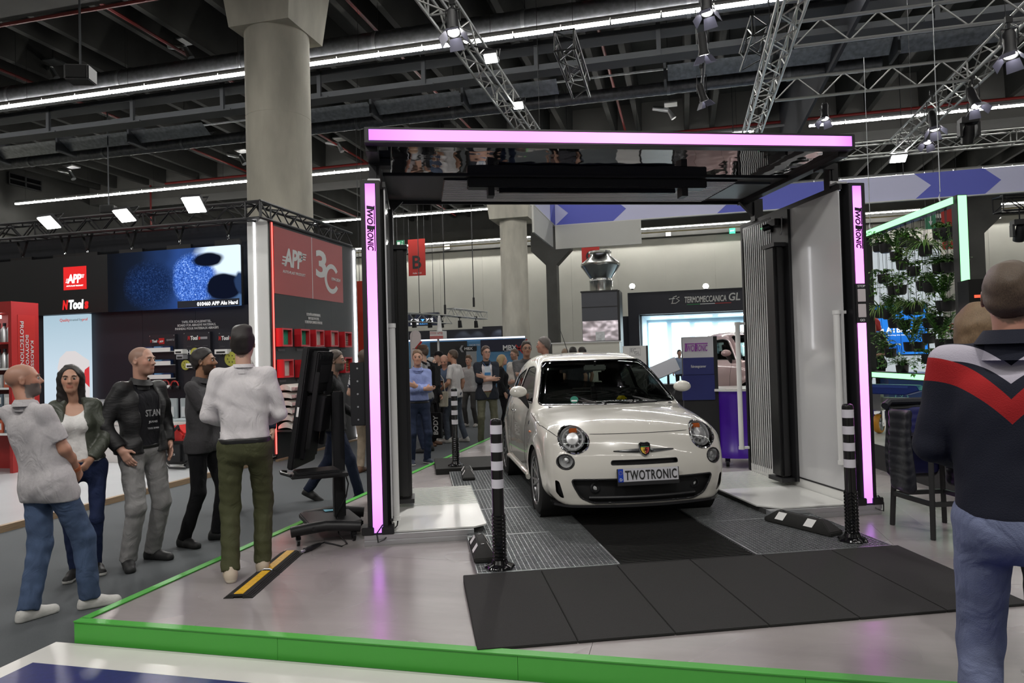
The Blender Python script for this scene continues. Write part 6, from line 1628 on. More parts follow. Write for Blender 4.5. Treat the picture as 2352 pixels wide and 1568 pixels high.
mb = MB(); mb.lathe([(0, .12), (.36, .12), (.36, .22), (.345, .24), (.345, .80), (.36, .82), (.36, .98), (0, .98)], 32); mb.build('drum', mat('purple_drum', (.05, .012, .22), .3, emit=(.09, .01, .5), es=.06), t, True)
mb = MB(); mb.lathe([(0, .98), (.43, .98), (.43, 1.01), (0, 1.01)], 32); mb.build('table_top', WHITEG, t, True)
mb = MB(); mb.bx(-.55, -.36, -.25, .3, .1, .95); mb.build('side_cabinet', BLACK, t)
for a in (.6, 2.6, 4.2):
    mb = MB(); mb.cyl((.25*cos(a)-.02, .25*sin(a), .05), (.25*cos(a)+.02, .25*sin(a), .05), .05, n=14); mb.bx(.25*cos(a)-.03, .25*cos(a)+.03, .25*sin(a)-.03, .25*sin(a)+.03, .06, .12); mb.build('caster', BLACK, t, True)
# pink display car behind, workshop gear between
pc_ = atD(1700, 895, 13.5); pc_.z = .2
pm0 = atD(1668, 828, 13.4); prz = radians(24)
pr = Matrix.Rotation(prz, 3, 'Z') @ Vector((-.99, 1.56, 0))
make_car('pink display car behind the purple standing table', 'car', Vector((pm0.x-pr.x, pm0.y-pr.y, .2)), prz, PINKP, False, 'car', 1.14)
mb = MB(); mb.bx(pc_.x-2.2, 7, pc_.y-.2, pc_.y+5.5, 0, .2); struct('floor_podium', mb, mat('podium_grey', (.30, .30, .30), .4))
eg = atD(1535, 880, 12); eg.z = 0
t = thing('workshop_trolley', 'dark workshop trolley with an angled white screen behind the car windscreen', 'trolley', eg)
mb = MB(); mb.bx(-.35, .35, 0, .45, .12, .95); mb.build('trolley_body', BLACK, t, bev=.02)
mb = MB(); mb.box((-.05, .1, 1.22), (.46, .03, .26), 0, (radians(-25), radians(-22), 0)); mb.build('screen', mat('screen_grey', (.55, .56, .62), .3), t)
mb = MB(); mb.cyl((0, .15, .95), (0, .12, 1.2), .02, n=8); mb.build('screen_arm', BLACK, t)
for k in range(3): mb = MB(); mb.bx(.02, .33, -.012, 0, .25+k*.22, .43+k*.22); mb.build('drawer', mat('drawer_black', (.03, .03, .032), .35), t)
for x in (-.28, .28): mb = MB(); mb.cyl((x-.02, .1, .06), (x+.02, .1, .06), .06, n=12); mb.build('caster', BLACK, t, True)
# ---- the stands in the middle distance
YM = 29.0
MBL = mat('stand_blue', (.10, .26, .45), .5); MBN = mat('stand_navy', (.014, .016, .04), .5)
t, w, h = boxthing('exhibition_wall', 'long low exhibition wall in light blue and navy behind the standing visitors', 'exhibition wall', 913, 781, 1210, 900, YM, .2, MBL, 'wall_panel', CARZ)
l0 = Vector(t.location)
def onwall(px0, px1, py0, py1, m, nm, dy=-.02, Y=None):
    a0, a1, b0, b1 = fit(px0, py0, px1, py1, Y or YM); mb = MB(); mb.bx(a0-l0.x, a1-l0.x, dy, 0, b0-l0.z, b1-l0.z); return mb.build(nm, m, t)
onwall(988, 1076, 784, 900, mat('stand_dark', (.02, .02, .022), .5), 'dark_panel', -.03); onwall(1104, 1206, 779, 806, MBN, 'navy_sign', -.05)
onwall(920, 1206, 776.5, 780, glow('edge_light', (.75, .82, 1), 1.0), 'edge_light', -.05)
text('MBX', FM(atY(1172, 797, YM).x-l0.x, -.06, atY(1172, 798, YM).z-l0.z), .62, .22, WPRINT, t, .03); text('JUST MORE', FM(atY(1172, 806, YM).x-l0.x, -.06, atY(1172, 806, YM).z-l0.z), .5, .07, WPRINT, t)
mb = MB(); c = atY(1196, 798, YM)-l0; mb.bar((c.x-.25, -.065, c.z-.25), (c.x+.3, -.065, c.z+.35), .012, .07); mb.bar((c.x-.2, -.065, c.z+.12), (c.x+.12, -.065, c.z-.25), .012, .06); mb.build('red_cross', REDP, t)
text('NORTEC', FM(atY(1092, 792, YM).x-l0.x, -.03, atY(1092, 792, YM).z-l0.z), .5, .07, WPRINT, t)
t, w, h = boxthing('arrow_sign', 'dark arrow shaped sign above the grey information post', 'sign', 1046, 795, 1094, 806, 27, .1, BLACK, 'board')
text('MBX', FM(.12, -.01, h/2), .35, .11, WPRINT, t, .02); mb = MB(); mb.prism([(-w*.2, -.04), (-w*.1, -.04), (-w*.2, h/2), (-w*.1, h+.04), (-w*.2, h+.04), (-w*.3, h/2)], .02, 0, frame((0, -.005, 0), (1, 0, 0), (0, 0, 1))); mb.build('arrow', GREYT, t); mb = MB(); mb.bx(.0, .42, .03, .08, CARZ-t.location.z, 0); mb.build('post', mat('post_grey', (.30, .31, .32), .5), t)
t, w, h = boxthing('dark_fascia', 'tall dark fascia wall with glowing spots behind the far pillar', 'exhibition wall', 918, 757, 1155, 779, 36, .3, NAVY, 'fascia', CARZ)
a0, a1, b0, b1 = fit(1108, 749, 1152, 776, 35.8); mb = MB(); mb.bx(a0-t.location.x, a1-t.location.x, -.2, .1, 0, b1-t.location.z); mb.build('fascia_end', NAVY, t)
for px in (1054, 1088, 1140):
    c = atY(px, 752, 35.4); spot('fascia_spot', (c.x, c.y-.1, c.z+.1), (c.x, c.y+.5, c.z-.9), 14, 80, (.75, .88, 1))
t, w, h = boxthing('hanging_sign', 'dark blue hanging sign with white and light blue lettering at the far trusses', 'sign', 919, 719, 1007, 748, 31, .2, mat('sign_navy', (.016, .022, .05), .4), 'board')
text('COR', FM(-.20, -.01, h*.42), .42, .17, glow('sign_white', (1, 1, 1), .9), t, .03); text('ICE', FM(.52, -.01, h*.42), .34, .17, glow('sign_white', (1, 1, 1), .9), t, .03); mb = MB(); mb.add([(.08, -.01, h*.52), (.28, -.01, h*.52), (.18, -.01, h*.32)], [(0, 2, 1)]); mb.build('triangle', glow('sign_blue', (.1, .4, .9), .9), t)
text('REPAIR', FM(-.22, -.01, h*.17), .40, .09, glow('sign_white', (1, 1, 1), .9), t); text('SOLUTIONS', FM(.32, -.01, h*.17), .58, .09, glow('sign_blue', (.1, .4, .9), .9), t)
mb = MB()
for x in (-.7, .7): mb.cyl((x, .1, h), (x, .1, 13-t.location.z), .012, n=4)
mb.build('hanger_wire', BLACK, t)
p, q, r_ = atD(900, 722, 24), atD(1030, 737, 27), atD(1112, 729, 30)
truss((p.x, p.y, q.z+.05), (q.x, q.y, q.z+.05), 'grey truss in the distance above the man in the blue shirt', TR, .30, bay=.35)
truss((q.x, q.y+.2, q.z+.35), (r_.x, r_.y, q.z+.35), 'grey truss in the distance left of the far pillar', TR, .30, bay=.35)
for i, (px, d) in enumerate(((952, 25), (988, 26), (1015, 26.5), (1057, 28), (1094, 29))):
    c = atD(px, 752, d); tt = thing('can_light', 'small black can light in the distance, '+('first', 'second', 'third', 'fourth', 'fifth')[i]+' from the left magenta post', 'spotlight', c, 0, 'can lights on the distant trusses')
    mb = MB(); mb.cyl((0, 0, 0), (0, -.05, .28), .09, .07, 12); mb.build('can', BLACK, tt, True); mb = MB(); mb.cyl((0, -.05, .28), (0, -.05, .42), .02, n=6); mb.bx(-.06, .06, -.08, 0, .38, .46); mb.build('clamp', BLACK, tt)
fl_ = atD(958, 850, 17); fl_.z = CARZ
t = thing('beach_flag', 'tall white rounded feather flag behind the man in the black cap', 'flag', fl_)
mb = MB(); zt = atD(958, 758, 17).z-CARZ; q = [(-.02, .3)] + [(.10+.14*cos(a), zt-.14+.14*sin(a)) for a in np.linspace(pi*.95, 0, 9)] + [(.26, .3)]
mb.prism(q, .01, 0, frame((-.12, 0, 0), (1, 0, 0), (0, 0, 1))); mb.build('sail', mat('flag_white', (.66, .64, .65), .7), t)
mb = MB()
for k in range(3): mb.bar((-.02, -.012, zt-.45-k*.35), (.14, -.012, zt-.28-k*.35), .004, .05)
mb.build('red_stripes', REDP, t); mb = MB(); mb.tube([(-.15, 0, 0), (-.14, 0, zt-.3), (-.08, 0, zt-.03), (-.02, 0, zt)], .012, 6); mb.box((-.1, 0, .02), (.4, .4, .03)); mb.build('pole', ALU, t)
t, w, h = boxthing('box_sign', 'white box sign with red stripes on a post in the middle distance', 'sign', 987, 760, 1018, 778, 24, .4, WHITE, 'box')
mb = MB(); mb.bx(-w/2, w/2, -.01, 0, 0, h*.38); mb.bx(-w/2, 0, -.01, 0, h*.62, h*.68); mb.bx(-w/2, 0, -.01, 0, h*.8, h*.86); mb.build('red_stripes', mat('sign_coral', (.55, .16, .15), .5), t); text('VTE', FM(w*.27, -.012, h*.7), w*.4, None, REDP, t); mb = MB(); mb.lathe([(.10, h), (.045, h+.55), (0, h+.58)], 12, 0, Matrix.Translation((.05, .2, 0))); mb.bx(-.03, .03, .15, .2, -2.6, 0); mb.build('cone_and_post', WHITE, t, True)
for i, (px0, py0, px1, py1, Y, s_, m_, lb) in enumerate(((829, 778, 845, 842, 19, 'RUCK', WHITE, 'upright white sign with a black lettered strip left of the magenta post'),)):
    t, w, h = boxthing('upright_sign', lb, 'sign', px0, py0, px1, py1, Y, .06, m_, 'panel', CARZ)
    mb = MB(); mb.bx(-w*.02, w*.40, -.012, 0, h-.75, h-.12); mb.build('black_strip', BLKP, t); text(s_, frame((w*.19, -.014, h-.42), (0, 0, 1), (-1, 0, 0)), .55, w*.26, WPRINT, t, .02)
t, w, h = boxthing('red_box_sign', 'small red hanging sign left of the magenta post', 'sign', 822, 737, 838, 764, 22, .2, REDP, 'box')
mb = MB()
for x in (-.08, .08): mb.cyl((x, .1, h), (x, .1, 8), .01, n=4)
mb.build('hanger_wire', BLACK, t); text('R', FM(0, -.01, h/2), None, h*.5, BLKP, t)
# ================================================================== THE STAND ON THE RIGHT
AX = -.245+YAW+.0157            # this neighbour's stand is turned like the plant frame
pL, pR = atD(1996, 700, 11), atD(2213, 700, 8.5)
fdir = (Vector((pR.x, pR.y, 0))-Vector((pL.x, pL.y, 0))); FL = fdir.length; frz = atan2(fdir.y, fdir.x)
GREEN = glow('green_led', (.40, 1.4, .50), 1.0)
FZ0, FZ1 = 1.07, 3.25
pf = thing('plant_frame', 'black hanging frame with green light lines holding rows of potted plants', 'plant frame', (pL.x, pL.y, FZ0), frz)
H = FZ1-FZ0
for nm, b in (('frame_post', (-.05, .05, -.06, .06, 0, H)), ('frame_post', (FL-.06, FL+.06, -.06, .06, 0, H)), ('frame_beam', (-.05, FL+.06, -.06, .06, H-.05, H+.05)), ('frame_beam', (-.05, FL+.06, -.06, .06, -.05, .05))):
    mb = MB(); mb.bx(*b); mb.build(nm, BLACK, pf)
for b in ((-.03, FL-.02, -.072, -.058, H-.04, H+.04), (-.03, FL-.02, -.072, -.058, -.035, .035), (FL+.06, FL+.068, -.05, .05, -.0, H+.04), (.05, .056, -.06, -.048, .05, H-.05)):
    mb = MB(); mb.bx(*b); mb.build('green_light_line', GREEN, pf)
for x in (.15, FL-.4): mb = MB(); mb.tube([(x, 0, H+.05), (x-.03, 0, H+.12), (x, 0, H+.19), (x+.03, 0, H+.12), (x, 0, H+.05)], .01, 5); mb.cyl((x, 0, H+.19), (x, 0, 6.0-FZ0), .006, n=4); mb.build('hanger_hook', ZINC, pf, True)
POTM = mat('pot_black', (.016, .016, .018), .45)
LEAFS = [mat('leaf_dark', (.045, .125, .03), .5, noise=.35, nscale=25), mat('leaf_mid', (.09, .22, .04), .5, noise=.35, nscale=25), mat('leaf_light', (.20, .32, .08), .5, noise=.3, nscale=25)]
def leafmesh(kind, rnd):
    """one plant's leaves: every leaf a folded blade of several quads"""
    mb = MB()
    def blade(base, d, L, w, droop, mi, n=5, heart=False):
        d = Vector(d).normalized(); s = d.cross(Vector((0, 0, 1)))
        s = s.normalized() if s.length > .05 else Vector((1, 0, 0))
        p = Vector(base); vs = []; k = len(mb.v)
        for i in range(n+1):
            u = i/n; wd = w*(sin(pi*min(1, (u*.92+.08)))**.8 if not heart else (1-u)**.55*min(1, (u+.02)*6)**.5)
            up = s.cross(d).normalized()
            vs += [p-s*wd+up*wd*.35, p, p+s*wd+up*wd*.35]
            d = (d+Vector((0, 0, -droop/n))).normalized(); p = p+d*L/n
        fs = []
        for i in range(n): fs += [(3*i, 3*i+1, 3*i+4, 3*i+3), (3*i+1, 3*i+2, 3*i+5, 3*i+4)]
        mb.add(vs, fs, mi)
    if kind == 'spider':
        for i in range(60):
            a = rnd.uniform(0, 2*pi); blade((.02*cos(a), .02*sin(a), .0), (cos(a)*.7, sin(a)*.7, rnd.uniform(.5, 1.4)), rnd.uniform(.2, .36), .008, rnd.uniform(1.2, 3), rnd.choice((1, 2, 2)))
    elif kind == 'fern':
        for i in range(34):
            a = rnd.uniform(0, 2*pi); d = Vector((cos(a), sin(a), rnd.uniform(.3, 1.6))).normalized(); L = rnd.uniform(.16, .30); p = Vector((0, 0, 0))
            for k in range(9):
                u = k/9; q = p+d*L*u+Vector((0, 0, -.12*u*u)); s = d.cross(Vector((0, 0, 1))).normalized()
                for g_ in (-1, 1): blade(q, s*g_+d*.5, .055*(1-u*.7), .010, .4, rnd.choice((0, 1, 1)), 2)
    elif kind == 'zz':
        for i in range(9):
            a = rnd.uniform(0, 2*pi); d = Vector((cos(a)*.45, sin(a)*.45, 1)).normalized(); L = rnd.uniform(.22, .34)
            mb.tube([(0, 0, 0), d*L*.5, d*L+Vector((cos(a)*.03, sin(a)*.03, -.01))], .005, 4, 1)
            s = d.cross(Vector((0, 0, 1))).normalized()
            for k in range(6):
                for g_ in (-1, 1): blade(d*L*(.3+.12*k), s*g_+d*.9, .085, .018, .3, rnd.choice((0, 0, 1)), 3)
    elif kind == 'ivy':
        for i in range(11):
            a = rnd.uniform(0, 2*pi); R_ = rnd.uniform(.05, .16); L = rnd.uniform(.05, .32); pts = [Vector((0, 0, .02)), Vector((R_*cos(a), R_*sin(a), .07)), Vector((R_*1.25*cos(a), R_*1.25*sin(a), -.05-L*.4)), Vector((R_*1.2*cos(a+.2), R_*1.2*sin(a+.2), -.05-L))]
            mb.tube(pts, .003, 3, 1)
            for k in range(9):
                u = rnd.uniform(0, 2.99); j = int(u); q = pts[j].lerp(pts[j+1], u-j); b = rnd.uniform(0, 2*pi); blade(q, (cos(b), sin(b), rnd.uniform(-.2, .5)), rnd.uniform(.05, .08), .028, .8, rnd.choice((1, 1, 2, 0)), 3, True)
    else:   # bushy small leaves
        for i in range(110):
            a = rnd.uniform(0, 2*pi); r_ = rnd.uniform(.0, .13); z = rnd.uniform(-.02, .17); blade((r_*cos(a), r_*sin(a), z), (cos(a), sin(a), rnd.uniform(-.2, 1)), rnd.uniform(.05, .09), .018, .7, rnd.choice((0, 1, 1, 2)), 3)
    return mb.mesh('leaves', LEAFS, True, ang=80)
rnd = random.Random(3)
LM = {k: [leafmesh(k, rnd) for _ in range(2)] for k in ('spider', 'fern', 'zz', 'ivy', 'bush')}
KL = {'spider': 'spider plant', 'fern': 'feathery fern', 'zz': 'upright glossy-leaved plant', 'ivy': 'trailing heart-leaved vine', 'bush': 'small bushy plant'}
pm_ = MB(); pm_.lathe([(0, -.13), (.055, -.13), (.075, -.11), (.085, 0), (.078, 0), (.072, -.02), (0, -.02)], 18); POTME = pm_.mesh('pot', POTM, True)
plants = [(2017, 558, 'bush', 1), (2033, 560, 'bush', 1), (2058, 578, 'zz', 1.1), (2080, 545, 'ivy', .9), (2096, 550, 'bush', .9), (2125, 565, 'spider', 1.25), (2158, 525, 'ivy', .9), (2172, 523, 'ivy', .8),
          (2029, 630, 'ivy', 1.1), (2072, 598, 'bush', 1), (2098, 612, 'ivy', 1.1), (2157, 605, 'fern', 1.2), (2177, 602, 'fern', 1.3), (2052, 656, 'bush', .9), (2068, 655, 'bush', 1), (2120, 645, 'ivy', 1), (2135, 648, 'bush', .8),
          (2021, 710, 'spider', 1.2), (2039, 712, 'zz', .9), (2088, 700, 'spider', 1.0), (2106, 700, 'spider', .9), (2166, 690, 'zz', 1.25), (2178, 690, 'fern', .8), (2053, 732, 'zz', 1.1), (2076, 735, 'bush', 1.1), (2135, 730, 'ivy', 1.2), (2150, 728, 'bush', 1),
          (2090, 785, 'zz', 1.2), (2109, 785, 'bush', .8), (2163, 778, 'zz', 1.1), (2186, 778, 'bush', 1), (2027, 790, 'bush', 1.1), (2045, 800, 'ivy', 1), (2072, 838, 'fern', 1.3), (2132, 812, 'ivy', 1), (2133, 765, 'bush', 1)]
def frame_pt(px, py):
    """where the sight line meets the frame's plane"""
    v = ray(px, py); n = Vector((-sin(frz), cos(frz), 0)); return CAM+v*((Vector((pL.x, pL.y, CAMZ))-CAM).dot(n)/v.dot(n))
rowname = lambda py: 'top row' if py < 590 else 'second row' if py < 670 else 'middle row' if py < 750 else 'bottom row'
cntr = {}
for i, (px, py, k, s) in enumerate(plants):
    c = frame_pt(px, py); t_ = (px-1996)/217
    rn = rowname(py); key = (rn, k); cntr[key] = cntr.get(key, 0)+1
    o = thing('potted_plant', KL[k]+' in the '+rn+' of the frame, '+('first', 'second', 'third', 'fourth', 'fifth')[min(4, cntr[key]-1)]+' of its kind', 'plant', c, 0, 'potted plants in the green lit frame')
    q = link('pot', POTME, o); q.scale = (1.0, 1.0, 1.05)
    q = link('leaves', LM[k][i % 2], o); q.rotation_euler = (0, 0, i*1.3); q.scale = (s, s, s*1.0)
    mb = MB(); mb.cyl((0, 0, .0), (0, 0, FZ1-c.z-.05), .003, n=3); mb.build('hanger_wire', BLACK, o)
# podium and what stands on it
e1 = G(1985, 1066, 0); dr = Vector((-cos(frz)*0+0, 0, 0))
pd = Vector((cos(frz), sin(frz), 0)); pn = Vector((-sin(frz), cos(frz), 0))
if pn.x < 0: pn = -pn
M = Matrix.Translation(e1)
a, b = e1-pd*4.5, e1+pd*3.6
mb = MB(); vs = [a, b, b+pn*7, a+pn*7]
mb.add([tuple(v) for v in vs]+[(v.x, v.y, .30) for v in vs], [(0, 3, 2, 1), (0, 1, 5, 4), (1, 2, 6, 5), (2, 3, 7, 6), (3, 0, 4, 7)], 0); mb.add([(v.x, v.y, .302) for v in vs], [(0, 1, 2, 3)], 1); mb.add([(v.x, v.y, .30) for v in vs], [(0, 1, 2, 3)], 1)
struct('floor_6', mb, [mat('podium_side', (.02, .02, .022), .5), mat('podium_top', (.42, .42, .40), .35, noise=.05, nscale=3)])
# blue lift beam on an orange caster
c = atD(2019, 975, 9.7); c.z = .302
cs = thing('caster_wheel', 'orange caster wheel carrying the blue lift beam', 'caster', c, radians(-35))
mb = MB(); M = Matrix.Translation((0, 0, .135)) @ Matrix.Rotation(pi/2, 4, 'Y'); mb.lathe([(.098, -.04), (.125, -.035), (.135, -.01), (.135, .01), (.125, .035), (.098, .04)], 30, 0, M); mb.build('tread', mat('orange_pu', (.60, .26, .02), .4), cs, True)
mb = MB(); mb.lathe([(.098, -.035), (.09, -.01), (.04, -.01), (.03, -.04), (0, -.04)], 30, 0, M); mb.lathe([(.098, .035), (.09, .01), (.04, .01), (.03, .04), (0, .04)], 30, 0, M)
for k in range(5): a_ = 2*pi*k/5; mb.bar(M @ Vector((.03*cos(a_), .03*sin(a_), .03)), M @ Vector((.095*cos(a_), .095*sin(a_), .03)), .012, .02)
mb.build('hub', ALU, cs, True)
mb = MB(); mb.bx(-.06, -.05, -.03, .05, .10, .31); mb.bx(.05, .06, -.03, .05, .10, .31); mb.bx(-.08, .08, -.08, .08, .31, .325); mb.cyl((-.06, 0, .135), (.06, 0, .135), .014, n=8); mb.build('fork', CHROME, cs)
mb = MB(); mb.bx(-.055, .055, -.055, .055, .325, .56); mb.build('leg', mat('lift_grey', (.34, .35, .32), .4, .6), cs)
mb = MB(); mb.bx(.05, .9, -.03, .03, .42, .50); mb.build('cross_rail', mat('lift_grey', (.34, .35, .32), .4, .6), cs)
lb_ = atD(1975, 903, 9.7); p2_ = atD(2120, 906, 8.9)
t = thing('lift_beam', 'long blue lift beam passing behind the hanging plant frame', 'lift', Vector((lb_.x, lb_.y, c.z+.56)), atan2(p2_.y-lb_.y, p2_.x-lb_.x))
L = (Vector((p2_.x, p2_.y))-Vector((lb_.x, lb_.y))).length
mb = MB(); mb.prism([(-.6, 0), (L-.2, 0), (L, .06), (L-.05, .13), (-.6, .13)], .14, 0, frame((0, .07, 0), (1, 0, 0), (0, 0, 1))); mb.build('beam', mat('lift_blue', (.012, .035, .20), .35), t, bev=.01)
mb = MB(); mb.bx(-.6, L-.15, -.075, -.07, .09, .12); mb.build('beam_edge', mat('lift_edge', (.03, .07, .30), .35), t)
# screens and boards behind the plants
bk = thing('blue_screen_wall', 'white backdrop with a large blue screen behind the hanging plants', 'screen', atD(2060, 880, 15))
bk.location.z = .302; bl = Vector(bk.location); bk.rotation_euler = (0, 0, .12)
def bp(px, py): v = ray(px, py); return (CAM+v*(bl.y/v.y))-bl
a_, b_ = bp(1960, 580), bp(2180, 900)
mb = MB(); mb.bx(a_.x, b_.x, .02, .12, 0, a_.z); mb.build('backdrop', mat('backdrop_white_glow', (.62, .65, .68), .5, emit=(.8, .92, 1), es=.22), bk)  # weak emission added to brighten the backdrop, in place of light falling on it
a_, b_ = bp(1968, 702), bp(2136, 815)
mb = MB(); mb.bx(a_.x, b_.x, -.06, .0, b_.z, a_.z); mb.build('screen_case', BLACK, bk)
sb = bpy.data.materials.new('blue_screen'); sb.use_nodes = True; ng = NG(sb); ng.nt.nodes.clear(); tc = ng.n('TexCoord'); n = ng.n('TexNoise'); n.inputs['Scale'].default_value = 1.2; ng.l(tc.outputs['Object'], n.inputs['Vector']); cc = ng.ramp(n.outputs['Fac'], [(.3, (.01, .09, .42)), (.7, (.03, .24, .75))]); e = ng.n('Emission'); ng.l(cc, e.inputs[0]); e.inputs[1].default_value = .8; o = ng.n('OutputMaterial'); ng.l(e.outputs[0], o.inputs[0])
mb = MB(); mb.bx(a_.x+.03, b_.x-.03, -.065, -.06, b_.z+.03, a_.z-.03); mb.build('screen_face', sb, bk)
q = bp(2050, 757); W1 = glow('screen_white', (1, 1, 1), .85)
text('ATBAX', FM(q.x+.1, -.068, q.z), .52, .13, W1, bk, .02); text('Mastering the balance', FM(q.x+.06, -.068, q.z-.12), .5, .03, W1, bk)
mb = MB(); s_ = q.x-.27
mb.tube([(s_-.06, -.068, q.z), (s_+.01, -.068, q.z), (s_+.01, -.068, q.z+.08), (s_-.06, -.068, q.z+.08)], .008, 4, closed=True); mb.bx(s_-.01, s_+.06, -.07, -.066, q.z-.06, q.z+.02); mb.build('screen_logo', W1, bk)
t, w, h = boxthing('blue_counter', 'dark blue glass counter with a zigzag emblem under the plant frame', 'counter', 2040, 862, 2140, 940, 12.6, .5, mat('counter_blue', (.015, .045, .15), .2), 'counter_body', .302)
mb = MB(); z_ = h*.55; mb.tube([(-.22, -.005, z_-.08), (-.20, -.005, z_+.05), (-.12, -.005, z_-.02), (-.06, -.005, z_+.10), (-.02, -.005, z_-.08)], .008, 4); mb.build('emblem', mat('emblem_teal', (.15, .5, .5), .4), t); mb = MB(); mb.bx(-w/2-.04, w/2+.04, -.04, .54, h, h+.04); mb.build('counter_top', mat('counter_top_dark', (.03, .035, .04), .3), t)
t, w, h = boxthing('device_case', 'black rounded device with a red light standing behind the heads at right', 'device', 2224, 640, 2290, 760, 8.2, .3, BLACKG, 'case', 1.2)
mb = MB(); mb.bx(-w*.3, w*.1, -.012, 0, h*.8, h*.83); mb.build('red_light', glow('device_red', (.9, .1, .05), 1), t); mb = MB(); mb.bx(-.05, .05, .1, .2, -1.2+.302, 0); mb.build('stand', BLACK, t); mb = MB(); mb.tube([(-w*.3, -.012, h*.62), (-w*.05, -.012, h*.52), (w*.15, -.012, h*.78)], .01, 5); mb.build('cable', mat('grey_cable', (.3, .3, .3), .5), t, True)
# bar stool with a quilted waistcoat over its back
s1, s2, s4 = G(2050, 1205, 0), G(2144, 1240, 0), G(2170, 1200, 0); s3 = s2+(s4-s1)
ctr = (s1+s3)/2; ctr.z = 0; st = thing('bar_stool', 'black metal bar stool behind the man in the chevron sweater', 'stool', ctr)
IR = mat('stool_metal', (.016, .016, .017), .45)
top = .745
feet = [p-ctr for p in (s1, s2, s3, s4)]; tops = [f*.86+Vector((0, 0, top)) for f in feet]
for f, tp_ in zip(feet, tops): mb = MB(); mb.bar(f, tp_, .036); mb.build('leg', IR, st, bev=.004)
rl = [f.lerp(tp_, .36) for f, tp_ in zip(feet, tops)]
for i in range(4): mb = MB(); mb.bar(rl[i], rl[(i+1) % 4], .022, .036); mb.build('foot_rail', IR, st)
mb = MB(); q = [(p.x*1.06, p.y*1.06) for p in tops]; mb.prism(q[::-1], .035, 0, None, top-.01); mb.build('seat', IR, st, bev=.01)
A, B = tops[0], tops[3]; dirv = (B-A).normalized(); out = (tops[0]-tops[1]).normalized(); up = Vector((0, 0, .23))
mb = MB(); mb.tube([A, A+up+out*.05, B+up+out*.05, B], .013, 8); mb.build('backrest', IR, st, True)
vt = thing('quilted_waistcoat', 'dark quilted waistcoat with a blue lining hung over the bar stool', 'waistcoat', ctr+Vector((0, 0, .02)))
QU = mat('quilted_navy', (.008, .009, .016), .5, bump=.3, bscale=26); BLN = mat('lining_blue', (.014, .016, .11), .5)
zt_ = top+.245
def drape(nm, m, P0, U, N, w_, ztop, zbot, quilt, th=.02, flare=0.0):
    """a hanging cloth panel: quilted rows bulge between the seams, lower corners rounded"""
    nu, nz = 14, 40; vs = []
    for side in (0, 1):
        for j in range(nz+1):
            v = j/nz
            for i in range(nu+1):
                u = i/nu; e = min(u, 1-u)*2
                zb = zbot+.05*(1-min(1, e*3.5))**2
                puff = quilt*(abs(sin(v*pi*9))**.6)*.016*min(1, e*5)
                p = P0+U*(w_*(u-.5)*(1+flare*v)+.01*sin(v*6+u*3))+N*((1 if side else -1)*(th/2*min(1, e*6+.2)+puff)+.012*sin(u*7+v*3))
                vs.append((p.x, p.y, ztop+(zb-ztop)*v))
    k = (nu+1)*(nz+1); fs = []
    for j in range(nz):
        for i in range(nu):
            a, b, c, d = j*(nu+1)+i, j*(nu+1)+i+1, (j+1)*(nu+1)+i+1, (j+1)*(nu+1)+i
            fs += [(a, b, c, d), (k+d, k+c, k+b, k+a)]
    rim_ = [i for i in range(nu+1)]+[j*(nu+1)+nu for j in range(1, nz+1)]+[nz*(nu+1)+i for i in range(nu-1, -1, -1)]+[j*(nu+1) for j in range(nz-1, 0, -1)]
    fs += [(rim_[i], k+rim_[i], k+rim_[(i+1) % len(rim_)], rim_[(i+1) % len(rim_)]) for i in range(len(rim_))]
    mb = MB(); mb.add(vs, fs); return mb.build(nm, m, vt, True, ang=70)
V0 = Vector((0, 0, 0)); fw_ = -out
mid = (A+B)/2; W = (B-A).length
drape('back_panel', QU, mid+out*.085, dirv, out, W+.05, zt_, .36, 1)
drape('lining', BLN, mid+out*.045, dirv, out, W+.03, zt_-.03, .40, .4, .012)
drape('front_panel', QU, A-dirv*.06+fw_*.17, fw_, -dirv, .27, zt_-.03, .30, 1, .025, .10)
drape('front_panel', QU, B+dirv*.085+fw_*.12, fw_, dirv, .34, zt_-.03, .30, 1, .025, .10)
mb = MB(); mb.tube([A-dirv*.08+Vector((0, 0, .235)), A+out*.06+Vector((0, 0, .265)), B+out*.06+Vector((0, 0, .265)), B+dirv*.08+Vector((0, 0, .235))], .030, 8); mb.build('collar', QU, vt, True)
# ================================================================== PEOPLE
SKINM = bpy.data.materials.new('skin'); SKINM.use_nodes = True; ng = NG(SKINM)
at = ng.n('Attribute'); at.attribute_name = 'Col'; ng.l(at.outputs['Color'], ng.b.inputs['Base Color']); ng.b.inputs['Roughness'].default_value = .5
ng.b.inputs['Subsurface Weight'].default_value = .0
def hairmat(col): return mat('hair_%02d%02d%02d' % tuple(int(c*99) for c in col), col, .5, noise=.3, nscale=160, stretch=(3, 3, .5), bump=.25, bscale=260)
def folds(m, amt=.6):
    """soft creases over the weave"""
    g_ = NG(m); t_ = g_.n('TexCoord'); w_ = g_.n('TexNoise'); w_.inputs['Scale'].default_value = 7.5; w_.inputs['Detail'].default_value = 2.5; w_.inputs['Distortion'].default_value = 1.6
    mp = g_.n('Mapping'); mp.inputs['Scale'].default_value = (1, 1, .75); mp.inputs['Rotation'].default_value = (.4, .5, 0); g_.l(t_.outputs['Object'], mp.inputs[0]); g_.l(mp.outputs[0], w_.inputs['Vector'])
    b2 = g_.n('Bump'); b2.inputs['Strength'].default_value = amt; b2.inputs['Distance'].default_value = .028; g_.l(w_.outputs['Fac'], b2.inputs['Height'])
    k = g_.b.inputs['Normal'].links
    if k: g_.l(b2.outputs[0], k[0].from_node.inputs['Normal'])
    else: g_.l(b2.outputs[0], g_.b.inputs['Normal'])
    return m
